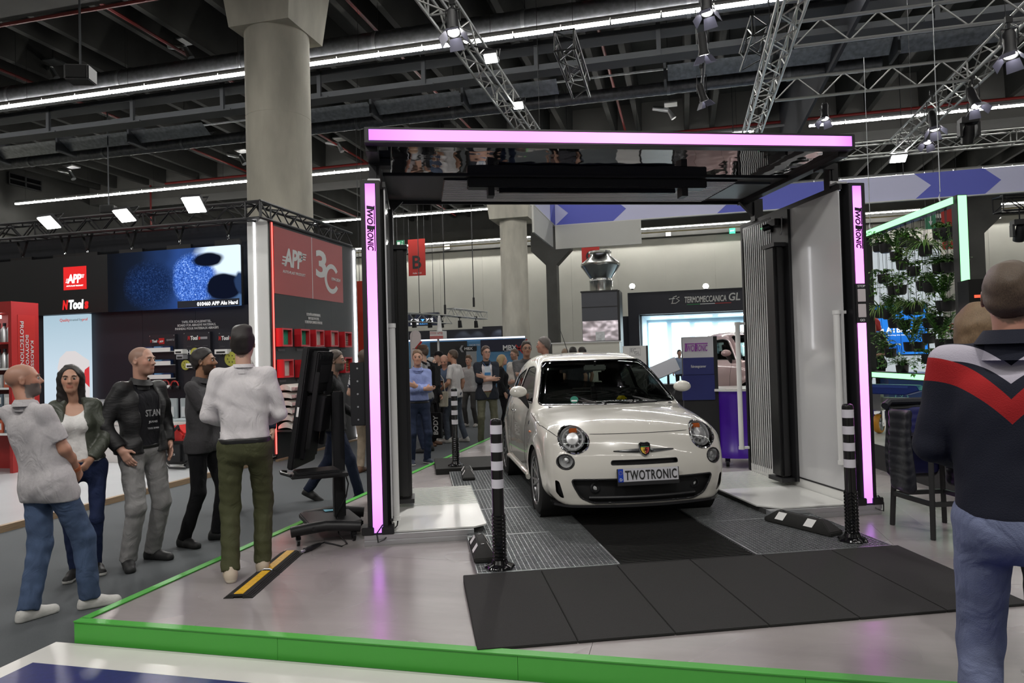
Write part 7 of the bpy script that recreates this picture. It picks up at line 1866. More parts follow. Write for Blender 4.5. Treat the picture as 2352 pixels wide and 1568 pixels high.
def cloth(name, col, rough=.85, noise=.06, ns=60, bump=.25, bs=240):
    if 'cloth_'+name in MATS: return MATS['cloth_'+name]
    return folds(mat('cloth_'+name, col, rough, spec=.25, noise=noise, nscale=ns, bump=bump, bscale=bs))
A3 = lambda v: np.array(v, np.float32)
def cap(a, b, ra, rb=None, k=.03, clipb=False, sub=False, clipa=False): return ('c', A3(a), A3(b), ra, ra if rb is None else rb, k, clipb, sub, clipa)
def elp(c, r, k=.02, R=None, sub=False): return ('e', A3(c), A3(r), k, None if R is None else np.array(R, np.float32), sub)
def pbox(p):
    if p[0] == 'c':
        r = max(p[3], p[4])+.045; return np.minimum(p[1], p[2])-r, np.maximum(p[1], p[2])+r
    r = float(p[2].max())+.045; return p[1]-r, p[1]+r
def peval(p, X):
    if p[0] == 'c':
        a, b = p[1], p[2]; ab = b-a; L2 = float(ab @ ab)+1e-9
        q = X-a; t0 = (q @ ab)/L2; t = np.clip(t0, 0, 1)
        e = q-t[..., None]*ab; d = np.sqrt((e*e).sum(-1))-(p[3]+(p[4]-p[3])*t)
        L = L2**.5
        if p[6]: d = np.maximum(d, (t0-1)*L)
        if p[8]: d = np.maximum(d, -t0*L)
        return d
    q = X-p[1]
    if p[4] is not None: q = q @ p[4]          # columns = local axes
    r = p[2]; k0 = np.sqrt(((q/r)**2).sum(-1)); k1 = np.sqrt(((q/(r*r))**2).sum(-1))
    return k0*(k0-1)/np.maximum(k1, 1e-5)
def shape(prims, h, planes=(), wr=0.0, seed=0, wscale=1.0):
    """smooth union of tapered limbs, cut by planes (n, d): keep n.x < d; wr = depth of cloth folds"""
    bs = [pbox(p) for p in prims if not p[5 if p[0] == 'e' else 7]]
    lo = np.min([b[0] for b in bs], 0); hi = np.max([b[1] for b in bs], 0)
    n = np.ceil((hi-lo)/h).astype(int)+1
    F = np.full(n, .2, np.float32)
    ax = [lo[i]+h*np.arange(n[i], dtype=np.float32) for i in range(3)]
    for p in prims:
        b0, b1 = pbox(p); i0 = np.clip(((b0-lo)/h).astype(int), 0, n-1); i1 = np.clip(((b1-lo)/h).astype(int)+2, 0, n)
        if (i1 <= i0).any(): continue
        sl = tuple(slice(a, b) for a, b in zip(i0, i1))
        X = np.stack(np.meshgrid(*[ax[i][sl[i]] for i in range(3)], indexing='ij'), -1)
        d = peval(p, X); k = p[5] if p[0] == 'c' else p[3]; G_ = F[sl]
        if (p[7] if p[0] == 'c' else p[5]):
            hh = np.maximum(k-np.abs(G_+d), 0)/k; F[sl] = np.maximum(G_, -d)+hh*hh*k*.25
        else:
            hh = np.maximum(k-np.abs(G_-d), 0)/k; F[sl] = np.minimum(G_, d)-hh*hh*k*.25
    if wr or planes:
        nr = np.abs(F) < .05; I = np.argwhere(nr); X = lo+I.astype(np.float32)*h
        if wr:
            r_ = np.random.RandomState(seed); D = 0
            for j in range(4):
                w_ = r_.normal(0, 1, 3); w_[2] *= 1.6; w_ = w_/np.linalg.norm(w_)*r_.uniform(22, 75)*wscale
                v_ = r_.normal(0, 7, 3); D = D+np.sin(X @ w_+2.2*np.sin(X @ v_+r_.uniform(0, 6))+r_.uniform(0, 6))
            F[nr] += (wr*.30*D).astype(np.float32)
    if planes:
        X = np.stack(np.meshgrid(*ax, indexing='ij'), -1)
        for nn, dd in planes: F = np.maximum(F, X @ A3(nn)-dd)
    F[0] = F[-1] = .2; F[:, 0] = F[:, -1] = .2; F[:, :, 0] = F[:, :, -1] = .2
    return surface_nets(F, lo, h)
def ik(a, b, L1, L2, pole):
    a, b, pole = np.array(a, float), np.array(b, float), np.array(pole, float)
    d = b-a; D = np.linalg.norm(d); u = d/D; D = min(D, (L1+L2)*.999)
    x = (L1*L1-L2*L2+D*D)/(2*D); hgt = sqrt(max(0, L1*L1-x*x)); w_ = pole-u*(pole @ u); nw = np.linalg.norm(w_)
    return a+u*x+(w_/nw if nw > 1e-4 else np.array([0, 1, 0]))*hgt
ARMS = {   # elbow, wrist, thumb hint, finger curl, for the right side (x mirrored for the left)
    'down': ((.255, -.05, 1.17), (.275, .04, .92), (-.2, 1, 0), .45),
    'front': ((.265, -.03, 1.17), (.13, .22, 1.08), (-.3, .4, 1), .5),
    'clasp': ((.27, -.02, 1.18), (.075, .185, .99), (-.3, .6, .8), .7),
    'crossR': ((.245, .09, 1.16), (-.07, .245, 1.19), (0, .2, 1), .35),
    'crossL': ((.245, .08, 1.155), (-.085, .20, 1.24), (0, .2, 1), .35),
    'phone': ((.22, .02, 1.16), (.05, .27, 1.20), (-.5, .2, 1), .9),
    'pocket': ((.275, -.07, 1.18), (.215, .06, .955), (-.3, 1, 0), .25),
    'back': ((.25, -.12, 1.18), (.05, -.17, .97), (-.3, -.6, .3), .6),
    'swing': ((.24, .02, 1.17), (.25, .20, 1.0), (-.3, 1, .6), .5),
    'swingb': ((.25, -.14, 1.19), (.27, -.16, .93), (-.2, 1, 0), .5)}
def hand_prims(W, d, th, curl, s, side):
    """palm of four bones, four unequal fingers with two bends, thumb from the side of the palm"""
    d = d/np.linalg.norm(d); t = np.array(th, float); t = t-d*(t @ d); t /= np.linalg.norm(t); pn = np.cross(d, t)*(-side)     # palm normal
    P = [cap(W-d*.02*s, W+d*.015*s, .026*s, .024*s, .02)]
    L = (.070, .078, .072, .056); 
    for i in range(4):
        o = t*(.030-.0195*i)*s; kn = W+d*(.085-.004*abs(i-1))*s+o
        P.append(cap(W+d*.012*s+o*.7, kn, .0145*s, .0125*s, .014))
        a = curl*.75; dd = d*cos(a)+pn*sin(a); m_ = kn+dd*L[i]*.52*s; a2 = curl*1.9; d2 = d*cos(a2)+pn*sin(a2)
        P.append(cap(kn, m_, .0100*s, .0090*s, .004)); P.append(cap(m_, m_+d2*L[i]*.5*s, .0088*s, .0072*s, .004))
    b0 = W+d*.02*s+t*.026*s; b1 = b0+(d*.6+t*.75+pn*.25*(1+curl))*.040*s; b2 = b1+(d*.9+t*.25+pn*.35*(1+curl))*.032*s
    P += [cap(b0, b1, .0145*s, .0115*s, .012), cap(b1, b2, .0105*s, .0085*s, .006)]
    return P
def person(label, at_, phi, H=1.78, z0=CARZ, bulk=1.0, belly=0.0, female=False, feet=((.11, 0, 8), (-.11, 0, -8)), arms=('down', 'down'), head=(0, 0), lean=(0, 0), hipo=(0, 0), shz=.018,
           skin=(.50, .29, .20), hair=('short', (.03, .02, .015)), beard=None, top='tee', topm=None, sleeve=1.0, hem=.86, legm=None, shoem=None, solem=None, belt=None, collar=None, inner=None, opening=0, tucked=False, fine=True, glasses=False, cat='person', slim=1.0, fold=.006, hood=None, legw=1.0, group=None):
    s = H/1.80; h = .0075 if fine else .014; hc = .0095 if fine else .016
    t = thing('person', label, cat, (at_.x, at_.y, z0), radians(phi-90), group)
    seed = len(COL.objects) % 997
    X = lambda x, y, z: np.array([x*s, y*s, z*s])
    hw = .098*(1.08 if female else 1.0)
    # legs
    ank = []; toe = []
    for fx, fy, fa in [f[:3] for f in feet]: ank.append(np.array([fx*s, fy*s-.03*s, .085*s])); toe.append(fa)
    lift = [f[3] if len(f) > 3 else 0 for f in feet]
    L1, L2 = .445*s, .425*s
    pc_ = np.array([(ank[0][0]+ank[1][0])/2*.75+lean[0]*0, (ank[0][1]+ank[1][1])/2*.8+.03*s, .94*s])+np.array([hipo[0], hipo[1], 0])
    for i, sd in ((0, 1), (1, -1)):
        ank[i][2] += lift[i]
        for _ in range(10):
            hp = pc_+np.array([sd*hw*s, 0, -.01*s])
            if np.linalg.norm(hp-ank[i]) > (L1+L2)*.998: pc_[2] -= .008*s
    hips = [pc_+np.array([sd*hw*s, 0, -.01*s]) for sd in (1, -1)]
    knees = [ik(hips[i], ank[i], L1, L2, (sin(radians(-toe[i]))*.3*0+.12*(1, -1)[i], 1, 0)) for i in (0, 1)]
    dz = pc_-np.array([0, 0, .94*s])      # the upper body rides on the pelvis
    lx, ly = lean
    def T(x, y, z):
        f = max(0, z-.95)/.55; return np.array([x*s+lx*s*f, y*s+ly*s*f, z*s])+dz
    b = bulk; sw = (.150 if female else .172)*(.6+.4*b)
    sh = [T(sw, -.014, 1.422+shz), T(-sw, -.014, 1.422+shz)]
    el, wr_, hd = [], [], []
    for i, sd in ((0, 1), (1, -1)):
        if isinstance(arms[i], str): e_, w_, th, cu = ARMS[arms[i]]
        else: e_, w_, th, cu = arms[i]
        w_ = T(w_[0]*sd, w_[1], w_[2]); pole = T(e_[0]*sd, e_[1], e_[2])-sh[i]
        e_ = ik(sh[i], w_, .295*s, .26*s, pole); w_ = e_+(w_-e_)/np.linalg.norm(w_-e_)*.255*s
        el.append(e_); wr_.append(w_); hd.append((np.array([th[0]*sd, th[1], th[2]]), cu))
    # head frame
    hy, hp_ = radians(head[0]), radians(head[1])
    neck = T(0, -.004, 1.495+shz*.6); hc_ = T(0, .025, 1.672)+np.array([sin(hy)*.0, .02*s*sin(hp_), 0])
    R3 = np.array(Matrix.Rotation(hy, 3, 'Z') @ Matrix.Rotation(hp_, 3, 'X'))
    hs = s*(.97 if female else 1.0)*(.5+.5/ s)
    Hd = lambda x, y, z: hc_+R3 @ (np.array([x, y, z])*hs)
    # ---- bare body: one continuous surface
    bw = .93
    P = [cap(T(-.075*b, 0, 1.345), T(.075*b, 0, 1.345), .082*s*bw*b, k=.06), cap(T(-.065*b, .005, 1.22), T(.065*b, .005, 1.22), .088*s*b, k=.08), cap(T(-.05*b, 0, 1.06), T(.05*b, 0, 1.06), .085*s*b, k=.08), cap(T(-.06, 0, .95), T(.06, 0, .95), .088*s, k=.06),
         cap(T(-sw*.8, -.010, 1.41+shz), T(sw*.8, -.010, 1.41+shz), .036*s, k=.05), cap(neck, Hd(0, -.02, -.06), .049*s*(.85 if female else 1.05), .052*s*(.85 if female else 1.05), k=.04)]
    for i in (0, 1):
        P += [cap(hips[i], knees[i], .066*s, .044*s, .04), cap(knees[i], ank[i], .044*s, .032*s, .02), cap(ank[i], ank[i]-np.array([0, -.03*s, .045*s]), .030*s, .028*s, .02)]
        af = .85 if female else 1.0
        P += [cap(sh[i], el[i], .047*s*af*(.5+.5*b), .038*s*af, .03), cap(el[i], el[i]*.6+wr_[i]*.4, .040*s*af, .041*s*af, .02), cap(el[i]*.6+wr_[i]*.4, wr_[i], .041*s*af, .026*s*af, .02)]
        P += hand_prims(wr_[i], wr_[i]-el[i], hd[i][0], hd[i][1], s*(.9 if female else 1.0), 1 if i == 0 else -1)
    fem = female
    P += [elp(Hd(0, -.012, .030), A3((.076, .098, .085))*hs, .02, R3), elp(Hd(0, .030, -.038), A3((.055 if fem else .060, .064, .080))*hs, .03, R3), cap(Hd(-.012, .068, -.092), Hd(.012, .068, -.092), (.017 if fem else .021)*hs, k=.03),
          elp(Hd(.036, .060, -.018), A3((.022, .024, .026))*hs, .02, R3), elp(Hd(-.036, .060, -.018), A3((.022, .024, .026))*hs, .02, R3), cap(Hd(-.036, .078, .026), Hd(.036, .078, .026), .012*hs, k=.015),
          elp(Hd(.031, .101, .006), A3((.017, .015, .009))*hs, .010, R3, True), elp(Hd(-.031, .101, .006), A3((.017, .015, .009))*hs, .010, R3, True),
          cap(Hd(0, .088, .012), Hd(0, .108, -.022), .0085*hs, .0125*hs, .012), cap(Hd(-.013, .094, -.027), Hd(.013, .094, -.027), .0085*hs, k=.008),
          cap(Hd(-.017, .089, -.053), Hd(.017, .089, -.053), .0075*hs, k=.006), cap(Hd(-.014, .088, -.064), Hd(.014, .088, -.064), .0080*hs, k=.006)]
    for sd in (1, -1): P += [elp(Hd(sd*.079, -.008, -.004), A3((.009, .019, .030))*hs, .008, R3), elp(Hd(sd*.086, -.004, -.002), A3((.006, .010, .016))*hs, .005, R3, True)]
    V, Q = shape(P, h)
    o = linkmesh('body', V, Q, SKINM, None, t)
    q = (V-hc_) @ R3/hs
    C_ = np.tile(np.array([*skin, 1], np.float32), (len(V), 1)); isH = (q[:, 2] > -.125) & (np.abs(q[:, 0]) < .11) & (np.abs(q[:, 1]) < .14)
    def paint(m, col, a=1.0): C_[m & isH, :3] = C_[m & isH, :3]*(1-a)+np.array(col)*a
    lips = (np.abs(q[:, 0]) < .024) & (q[:, 2] < -.047) & (q[:, 2] > -.072) & (q[:, 1] > .082)
    sk = np.array(skin)
    paint(isH & (np.abs(q[:, 0]) > .02) & (q[:, 1] > .05) & (np.abs(q[:, 2]+.015) < .03), sk*[1.08, .88, .85], .5)
    paint(lips, sk*[.9, .66, .64] if not fem else sk*[.8, .50, .50], .8)
    hcol = np.array(hair[1]) if hair else np.array((.1, .07, .05))
    if hair and hair[0] in ('shaved', 'bald'): paint((q[:, 2] > .0+.55*(q[:, 1]+.03)) & (q[:, 1] < .045), hcol, .35 if hair[0] == 'bald' else .6)
    if hair and hair[0] in ('crop', 'short', 'quiff'): paint((q[:, 2] > -.10+1.0*(q[:, 1]+.095)) & (q[:, 1] < .06), hcol, .75)
    if beard: paint((q[:, 2] < -.030-.0*q[:, 1]) & (q[:, 1] > .0) & ~lips & ~((np.abs(q[:, 0]) < .03) & (q[:, 2] > -.040)), np.array(beard[1]), beard[0])
    at_ = o.data.color_attributes.new('Col', 'FLOAT_COLOR', 'POINT'); at_.data.foreach_set('color', C_.ravel())
    # eyes and brows
    for sd in (1, -1):
        c = Hd(sd*.031, .0815, .006); f = R3 @ np.array([0, 1, 0])
        mb = MB(); M = frame(Vector(c), Vector(R3 @ np.array([1, 0, 0])), Vector(R3 @ np.array([0, 0, 1])))
        r_ = .0125*hs; mb.lathe([(0, r_*1.02), (r_*.45, r_*.92), (r_*.68, r_*.76)], 10, 1, M @ Matrix.Rotation(pi, 4, 'X')); mb.lathe([(r_*.66, r_*.75), (r_*.9, r_*.45), (r_, 0), (r_*.9, -r_*.45)], 10, 0, M @ Matrix.Rotation(pi, 4, 'X'))
        mb.build('eye', [mat('eye_white', (.40, .37, .35), .3), mat('eye_iris', (.03, .018, .01), .2)], t, True)
        mb = MB(); mb.tube([Hd(sd*.014, .098, .026), Hd(sd*.032, .096, .031), Hd(sd*.050, .082, .026)], [.003*hs, .0038*hs, .0022*hs], 5); mb.build('eyebrow', hairmat(tuple(np.minimum(hcol, .2)*.8)), t, True)
    if glasses:
        mb = MB()
        for sd in (1, -1): mb.tube([Hd(sd*.034+.024*cos(a), .112, .006+.017*sin(a)) for a in [2*pi*k/14 for k in range(14)]], .0022*hs, 5, 0, True); mb.tube([Hd(sd*.058, .110, .008), Hd(sd*.080, .04, .010), Hd(sd*.080, -.01, .006)], .002*hs, 4)
        mb.tube([Hd(-.010, .113, .008), Hd(.010, .113, .008)], .002*hs, 4); mb.build('glasses', BLACK, t, True)
    # hair
    if hair and hair[0] not in ('bald', 'shaved'):
        kind = hair[0]; gx = {'crop': .004, 'short': .008, 'quiff': .009}.get(kind, .008)
        HP = [elp(Hd(0, -.014, .034), A3((.077+gx*.6, .100+gx*.6, .086+gx))*hs, .02, R3)]
        nn = R3 @ np.array([0, 1.0, -1.0]); nn /= np.linalg.norm(nn)
        pl_ = [(nn, nn @ Hd(0, -.095, -.092))]
        HP += [elp(Hd(0, -.040, -.012), A3((.074+gx*.5, .068+gx*.5, .070))*hs, .02, R3)]
        if kind in ('short', 'quiff'): HP += [elp(Hd(0, -.008, .098), A3((.056, .062, .030))*hs, .03, R3)]
        if kind == 'quiff': HP += [elp(Hd(0, .0, .112), A3((.056, .066, .026))*hs, .03, R3)]
        if kind in ('long', 'bob'):
            zz = -.30 if kind == 'long' else -.12
            pl_ = []
            HP += [cap(Hd(.045, -.055, .0), Hd(.055, -.065, zz), .055*hs, .045*hs, .04), cap(Hd(-.045, -.055, .0), Hd(-.055, -.065, zz), .055*hs, .045*hs, .04), cap(Hd(0, -.075, .0), Hd(0, -.09, zz), .055*hs, .04*hs, .04),
                   cap(Hd(.070, -.02, .04), Hd(.088, -.03, zz*.9), .020*hs, .020*hs, .03), cap(Hd(-.070, -.02, .04), Hd(-.088, -.03, zz*.9), .020*hs, .020*hs, .03),
                   elp(Hd(0, .114, -.012), A3((.070, .088, .118))*hs, .010, R3, True), cap(Hd(0, .09, -.02), Hd(0, .10, -.28), .070*hs, .06*hs, .01, sub=True), cap(Hd(0, .095, .09), Hd(0, .045, .128), .009*hs, .007*hs, .008, sub=True), cap(Hd(0, .045, .128), Hd(0, -.04, .134), .007*hs, .005*hs, .008, sub=True)]
        HV, HQ = shape(HP, h*1.05, pl_, .003, seed, 2.4)
        linkmesh('hair', HV, HQ, hairmat(tuple(hcol)), None, t)
    if beard and beard[0] > .95:
        BP = [elp(Hd(0, .040, -.060), A3((.062, .062, .068))*hs, .02, R3), elp(Hd(0, .07, -.10), A3((.03, .03, .03))*hs, .03, R3), elp(Hd(0, .10, -.045), A3((.030, .04, .022))*hs, .01, R3, True)]
        nn = R3 @ np.array([-0, -1.0, .0]); n2 = R3 @ np.array([0, .25, 1]); n2 /= np.linalg.norm(n2)
        BV, BQ = shape(BP, h, [(nn, nn @ Hd(0, .012, 0)), (n2, n2 @ Hd(0, .06, -.048))], .003, seed, 2); linkmesh('beard', BV, BQ, hairmat(tuple(beard[1])), None, t)
    # ---- trousers
    lw = legw*slim
    TP = [cap(T(-.062, .0, .96), T(.062, .0, .96), .104*s*(.6+.4*b), k=.05), cap(T(-.058, -.018, .90), T(.058, -.018, .90), .105*s, k=.05)]
    for i in (0, 1):
        TP += [cap(hips[i], knees[i], .088*s*(lw*.5+.5), .064*s*lw, .035), cap(knees[i], ank[i]+np.array([0, 0, -.02*s]), .063*s*lw, .056*s*lw, .03, clipb=True)]
    wz = (1.015 if tucked else .99)
    pt = T(0, 0, wz)[2]
    TV, TQ = shape(TP, hc, [((0, 0, 1), pt)], fold*.55, seed+1, 1.3)
    linkmesh('trousers', TV, TQ, legm, None, t)
    # ---- upper garment
    def torso(inf, zb):
        g_ = inf*s
        R_ = [cap(T(-.072*b, 0, 1.345), T(.072*b, 0, 1.345), .092*s*b+g_*.8, k=.06), cap(T(-.066*b, .006, 1.22), T(.066*b, .006, 1.22), .094*s*b+g_, k=.08), cap(T(-.055*b, .004+.02*belly, 1.08), T(.055*b, .004+.02*belly, 1.08), .094*s*b+g_+belly*.03*s, k=.08),
              cap(T(-.062, .0, .955), T(.062, .0, .955), .104*s*(.6+.4*b)+g_, k=.06), cap(T(-sw*.9, -.014, 1.415+shz), T(-.035, -.016, 1.468+shz*.7), .046*s+g_*.5, .040*s+g_*.5, k=.05), cap(T(sw*.9, -.014, 1.415+shz), T(.035, -.016, 1.468+shz*.7), .046*s+g_*.5, .040*s+g_*.5, k=.05)]
        if zb < .9: R_ += [cap(T(-.06, -.01, .90), T(.06, -.01, .90), .107*s*(.6+.4*b)+g_, k=.05)]
        if female: R_ += [elp(T(.07, .085, 1.285), A3((.065, .06, .06))*s*(1+.2*inf), .05), elp(T(-.07, .085, 1.285), A3((.065, .06, .06))*s, .05)]
        if belly > .3: R_ += [elp(T(0, .06, 1.10), A3((.14, .11, .13))*s, .06)]
        return R_
    def sleeves(frac, ra, rb, rc):
        R_ = []
        for i in (0, 1):
            if frac <= .55:
                f = frac/.55; e_ = sh[i]+(el[i]-sh[i])*f; R_ += [cap(sh[i], e_, ra*s, rb*s, .035, clipb=True)]
            else:
                f = (frac-.55)/.45; e_ = el[i]+(wr_[i]-el[i])*f; R_ += [cap(sh[i], el[i], ra*s, rb*s, .035), cap(el[i], e_, rb*s, rc*s, .02, clipb=True)]
        return R_
    nk = T(0, .0, 1.535 if collar != 'tank' else 1.40)[2]
    def neckcut(r_, zc): return [elp(T(0, .012, zc+.022+shz), A3((r_, r_*1.05, .085))*s, .01, None, True)]
    spec = {'tee': (.006, .057, .058, .05), 'shirt': (.008, .058, .052, .044), 'sweater': (.012, .062, .056, .046), 'jacket': (.020, .068, .062, .053), 'polo': (.008, .058, .060, .05)}[top]
    hb = hem if not tucked else 1.0
    UP = torso(spec[0], hb)+sleeves(sleeve, spec[1]*(.86 if female else 1)*(.7+.3*b), spec[2]*(.86 if female else 1), spec[3])
    pl_ = [((0, 0, -1), -T(0, 0, hb)[2])]
    if inner is not None:
        IP = torso(.008, .97)
        if collar == 'tank': IP += [elp(T(0, .06, 1.50), A3((.10, .16, .14))*s, .01, None, True)]
        IP += neckcut(.066, 1.53)
        IV, IQ = shape(IP, hc, [((0, 0, -1), -T(0, 0, .97)[2])], .003, seed+3); linkmesh('undershirt', IV, IQ, inner, None, t)
        w_ = opening
        UP += [('c', A3(T(0, .16, .60)), A3(T(0, .16, 1.30)), w_*s*1.0, w_*s*.95, .012, False, True, False), ('c', A3(T(0, .14, 1.30)), A3(T(0, .10, 1.50)), w_*s*.95, w_*s*.7, .012, False, True, False)]
        UP += [('c', A3(T(0, yy_, .60)), A3(T(0, yy_, 1.50)), w_*s*.95, w_*s*.8, .012, False, True, False) for yy_ in (.10, .22)]+[('c', A3(T(0, .065, 1.30)), A3(T(0, .06, 1.53)), w_*s*.9, w_*s*.8, .012, False, True, False)]
    if hb < .93: UP += [cap(hips[i], hips[i]*.8+knees[i]*.2, .094*s*(lw*.5+.5)+spec[0]*s, k=.05) for i in (0, 1)]
    UP += neckcut(.060 if top != 'jacket' else .066, 1.540)
    UV, UQ = shape(UP, hc, pl_, fold*(1.15 if top == 'jacket' else .9), seed+2, .8)
    gname = {'tee': 'shirt', 'shirt': 'shirt', 'sweater': 'sweater', 'jacket': 'jacket', 'polo': 'polo_shirt'}[top]
    go = linkmesh(gname, UV, UQ, topm, None, t)
    if collar in ('collar', 'band', 'high'):
        hh, r0, r1 = {'collar': (.045, .074, .064), 'band': (.032, .070, .063), 'high': (.060, .100, .072)}[collar]
        c0 = T(0, -.004, 1.478+shz*.6); mb = MB(); n_ = 26; vs = []
        for k in range(n_):
            a = 2*pi*k/n_; dip = .022*max(0, sin(a))+.0
            for (rr_, zz) in ((r0-.002, -.035), (r1, hh), (r1+.004, hh+.003), (r0+.018 if collar == 'collar' else r0+.006, .0 if collar == 'collar' else hh*.3)):
                vs.append((c0[0]+rr_*s*1.02*cos(a), c0[1]+rr_*s*1.05*sin(a), c0[2]+(zz-dip)*s))
        mb.add(vs, [(k*4+j, ((k+1) % n_)*4+j, ((k+1) % n_)*4+j+1, k*4+j+1) for k in range(n_) for j in range(3)]); mb.build('collar', topm, go, True)
    if belt is not None:
        BP = [cap(T(-.062, -.004, .97), T(.062, -.004, .97), .104*s*(.6+.4*b)+.014, k=.05)]
        BV, BQ = shape(BP, hc, [((0, 0, 1), T(0, 0, .992)[2]), ((0, 0, -1), -T(0, 0, .955)[2])]); linkmesh('belt', BV, BQ, belt, None, t)
    # ---- shoes
    for i in (0, 1):
        a = radians(toe[i]); a_ = -a; Rf = np.array(Matrix.Rotation(a_, 3, 'Z')); base = np.array([ank[i][0], ank[i][1], lift[i]])
        pit = Matrix.Rotation(-.5*min(1, lift[i]/.05), 3, 'X') if lift[i] else Matrix.Identity(3)
        Fp = lambda x, y, z: base+Rf @ np.array(pit @ Vector((x*s, y*s, z*s)))
        SP = [cap(Fp(0, -.035, .040), Fp(0, .06, .040), .040*s, .038*s, .03), cap(Fp(0, .06, .035), Fp(.0, .165, .026), .043*s, .034*s, .03), cap(Fp(0, -.025, .05), Fp(0, -.01, .100), .041*s, .042*s, .03, clipb=True), cap(Fp(0, -.045, .018), Fp(0, .16, .015), .036*s, .040*s, .012)]
        nn = Rf @ np.array(pit @ Vector((0, 0, -1)))
        SV, SQ = shape(SP, .008 if fine else .013, [(nn, nn @ Fp(0, 0, .0)-.001)])
        loc_ = (SV-base) @ Rf @ np.array(pit); zc = loc_[SQ].mean(1)[:, 2]
        linkmesh('shoe', SV, SQ, [shoem, solem or shoem], (zc < .026*s).astype(np.int32), t)
    t['_hd'] = [float(v) for v in hc_]
    return t, dict(T=T, Hd=Hd, s=s, wr=wr_, el=el, sh=sh, go=go, hc=hc_)
def faceto(px): return degrees_(YAW)+90-math.degrees(math.atan((px-1176)/FPX))     # direction of sight at that column
def degrees_(a): return math.degrees(a)
# ------------------------------------------------------------------ who stands where
JEAN = cloth('jeans_blue', (.055, .085, .155), .85, .25, 9); JEAND = cloth('jeans_dark', (.018, .026, .055), .85, .25, 12); JEANL = cloth('jeans_light', (.19, .22, .34), .85, .22, 8)
BLKC = cloth('black', (.009, .009, .011)); BLKS = mat('shoe_black', (.010, .010, .011), .6); WHS = mat('shoe_white', (.50, .49, .47), .6, noise=.06, nscale=60); WSOLE = mat('sole_white', (.58, .57, .55), .6)
BRS = mat('shoe_brown', (.10, .045, .02), .5); NAVS = mat('shoe_navy', (.02, .028, .05), .6)
BELT = mat('belt_black', (.012, .012, .012), .4); BELTB = mat('belt_brown', (.16, .06, .025), .45)
SK1, SK2, SK3 = (.46, .25, .17), (.52, .31, .23), (.33, .17, .10)
g1, g2 = G(75, 1420, CARZ), G(215, 1392, CARZ)
c = (g1+g2)/2; ph = 85
def locfeet(c, ph, s, *fs):
    """feet given as floor points -> the figure's own axes"""
    out = []
    for p, a in fs:
        d = p-c; r = radians(ph-90); out.append(((d.x*cos(r)+d.y*sin(r))/s, (-d.x*sin(r)+d.y*cos(r))/s, a))
    return tuple(out)
ft = locfeet(c, ph, .93, (g2, 38), (g1, 12))
p, K = person('bald bearded man in a light grey polo shirt and blue jeans at the left edge', c, ph, 1.68, feet=ft, arms=('clasp', 'clasp'), head=(-38, 6), lean=(-.13, -.05), hipo=(-.115, -.02), bulk=1.10, belly=.35, legw=1.2, skin=(.42, .21, .14), hair=('bald', (.20, .13, .10)), beard=(.9, (.10, .095, .09)), top='polo', topm=cloth('polo_grey', (.43, .41, .42)), sleeve=.42, hem=.80, legm=JEAN, shoem=WHS, solem=WSOLE, collar='collar', fold=.006)
w_ = K['wr'][0]; mb = MB(); d = Vector(K['wr'][0]-K['el'][0]).normalized(); mb.cyl(Vector(w_)-d*.045, Vector(w_)-d*.015, .034, .033, 18); mb.build('wrist_strap', mat('strap_orange', (.45, .13, .05), .6), p, True)
c = G(190, 1322, CARZ)
OLV = folds(mat('cloth_olive_satin', (.045, .052, .038), .45, noise=.1, nscale=20, bump=.3, bscale=60))
p, K = person('woman with long dark hair in an olive bomber jacket and white top', c, -52, 1.66, feet=((.05, .05, 12), (-.09, -.06, -20)), arms=('clasp', 'clasp'), head=(4, 0), lean=(.06, 0), bulk=.86, female=True, skin=(.46, .25, .17), hair=('long', (.012, .008, .007)), top='jacket', topm=OLV, sleeve=.97, hem=.99, legm=cloth('jeans_navy', (.016, .026, .075), .8, .2, 10), shoem=BLKS, solem=WSOLE, inner=cloth('top_white', (.70, .69, .68)), opening=.085, collar='tank', slim=.80, fold=.005)
p1, p2 = G(300, 1305, CARZ), G(356, 1284, CARZ); c = (p1+p2)/2; ph = -12
p, K = person('tall man with shaved head in a black quilted jacket and grey trousers', c, ph, 1.80, feet=locfeet(c, ph, 1.0, (p1, 30), (p2, -12)), arms=('pocket', 'pocket'), head=(18, 0), bulk=1.04, skin=(.47, .26, .19), hair=('shaved', (.12, .08, .06)), beard=(.3, (.12, .07, .05)), top='jacket', topm=mat('quilt_black', (.006, .006, .007), .6, bump=.5, bscale=14, stretch=(1, 1, 3)), sleeve=.96, hem=.92, legm=cloth('trousers_grey', (.24, .235, .235), .85, .12, 12), shoem=BLKS, inner=cloth('shirt_black', (.010, .010, .013)), opening=.10, collar='collar', legw=1.14, belt=BELT, fold=.008)
T_ = K['T']
for i, (tx, w_, z_, h_) in enumerate((('ST.AN', .13, 1.245, .055), ('JEANS', .08, 1.17, .022), ('TOOL SEWN', .10, 1.12, .014))):
    q = T_(0, .145, z_); text(tx, frame(q, (-1, 0, 0), (0, 0, 1)), w_, h_, mat('print_grey', (.32, .32, .33), .7), K['go'], .01)
p1, p2 = G(430, 1255, CARZ), G(506, 1238, CARZ); c = (p1+p2)/2; ph = 12
p, K = person('dark haired bearded man in a dark grey polo shirt with folded arms', c, ph, 1.78, feet=locfeet(c, ph, 1.0, (p1, 25), (p2, -10)), arms=('crossR', 'crossL'), head=(8, 4), bulk=1.10, belly=.2, skin=SK3, hair=('short', (.010, .008, .007)), beard=(.85, (.014, .010, .008)), top='polo', topm=cloth('polo_dark', (.062, .060, .064)), sleeve=.42, hem=.84, legm=BLKC, shoem=BLKS, collar='collar')
p1, p2 = G(604, 1308, 0), G(531, 1330, 0); c = (p1+p2)/2; ph = 120
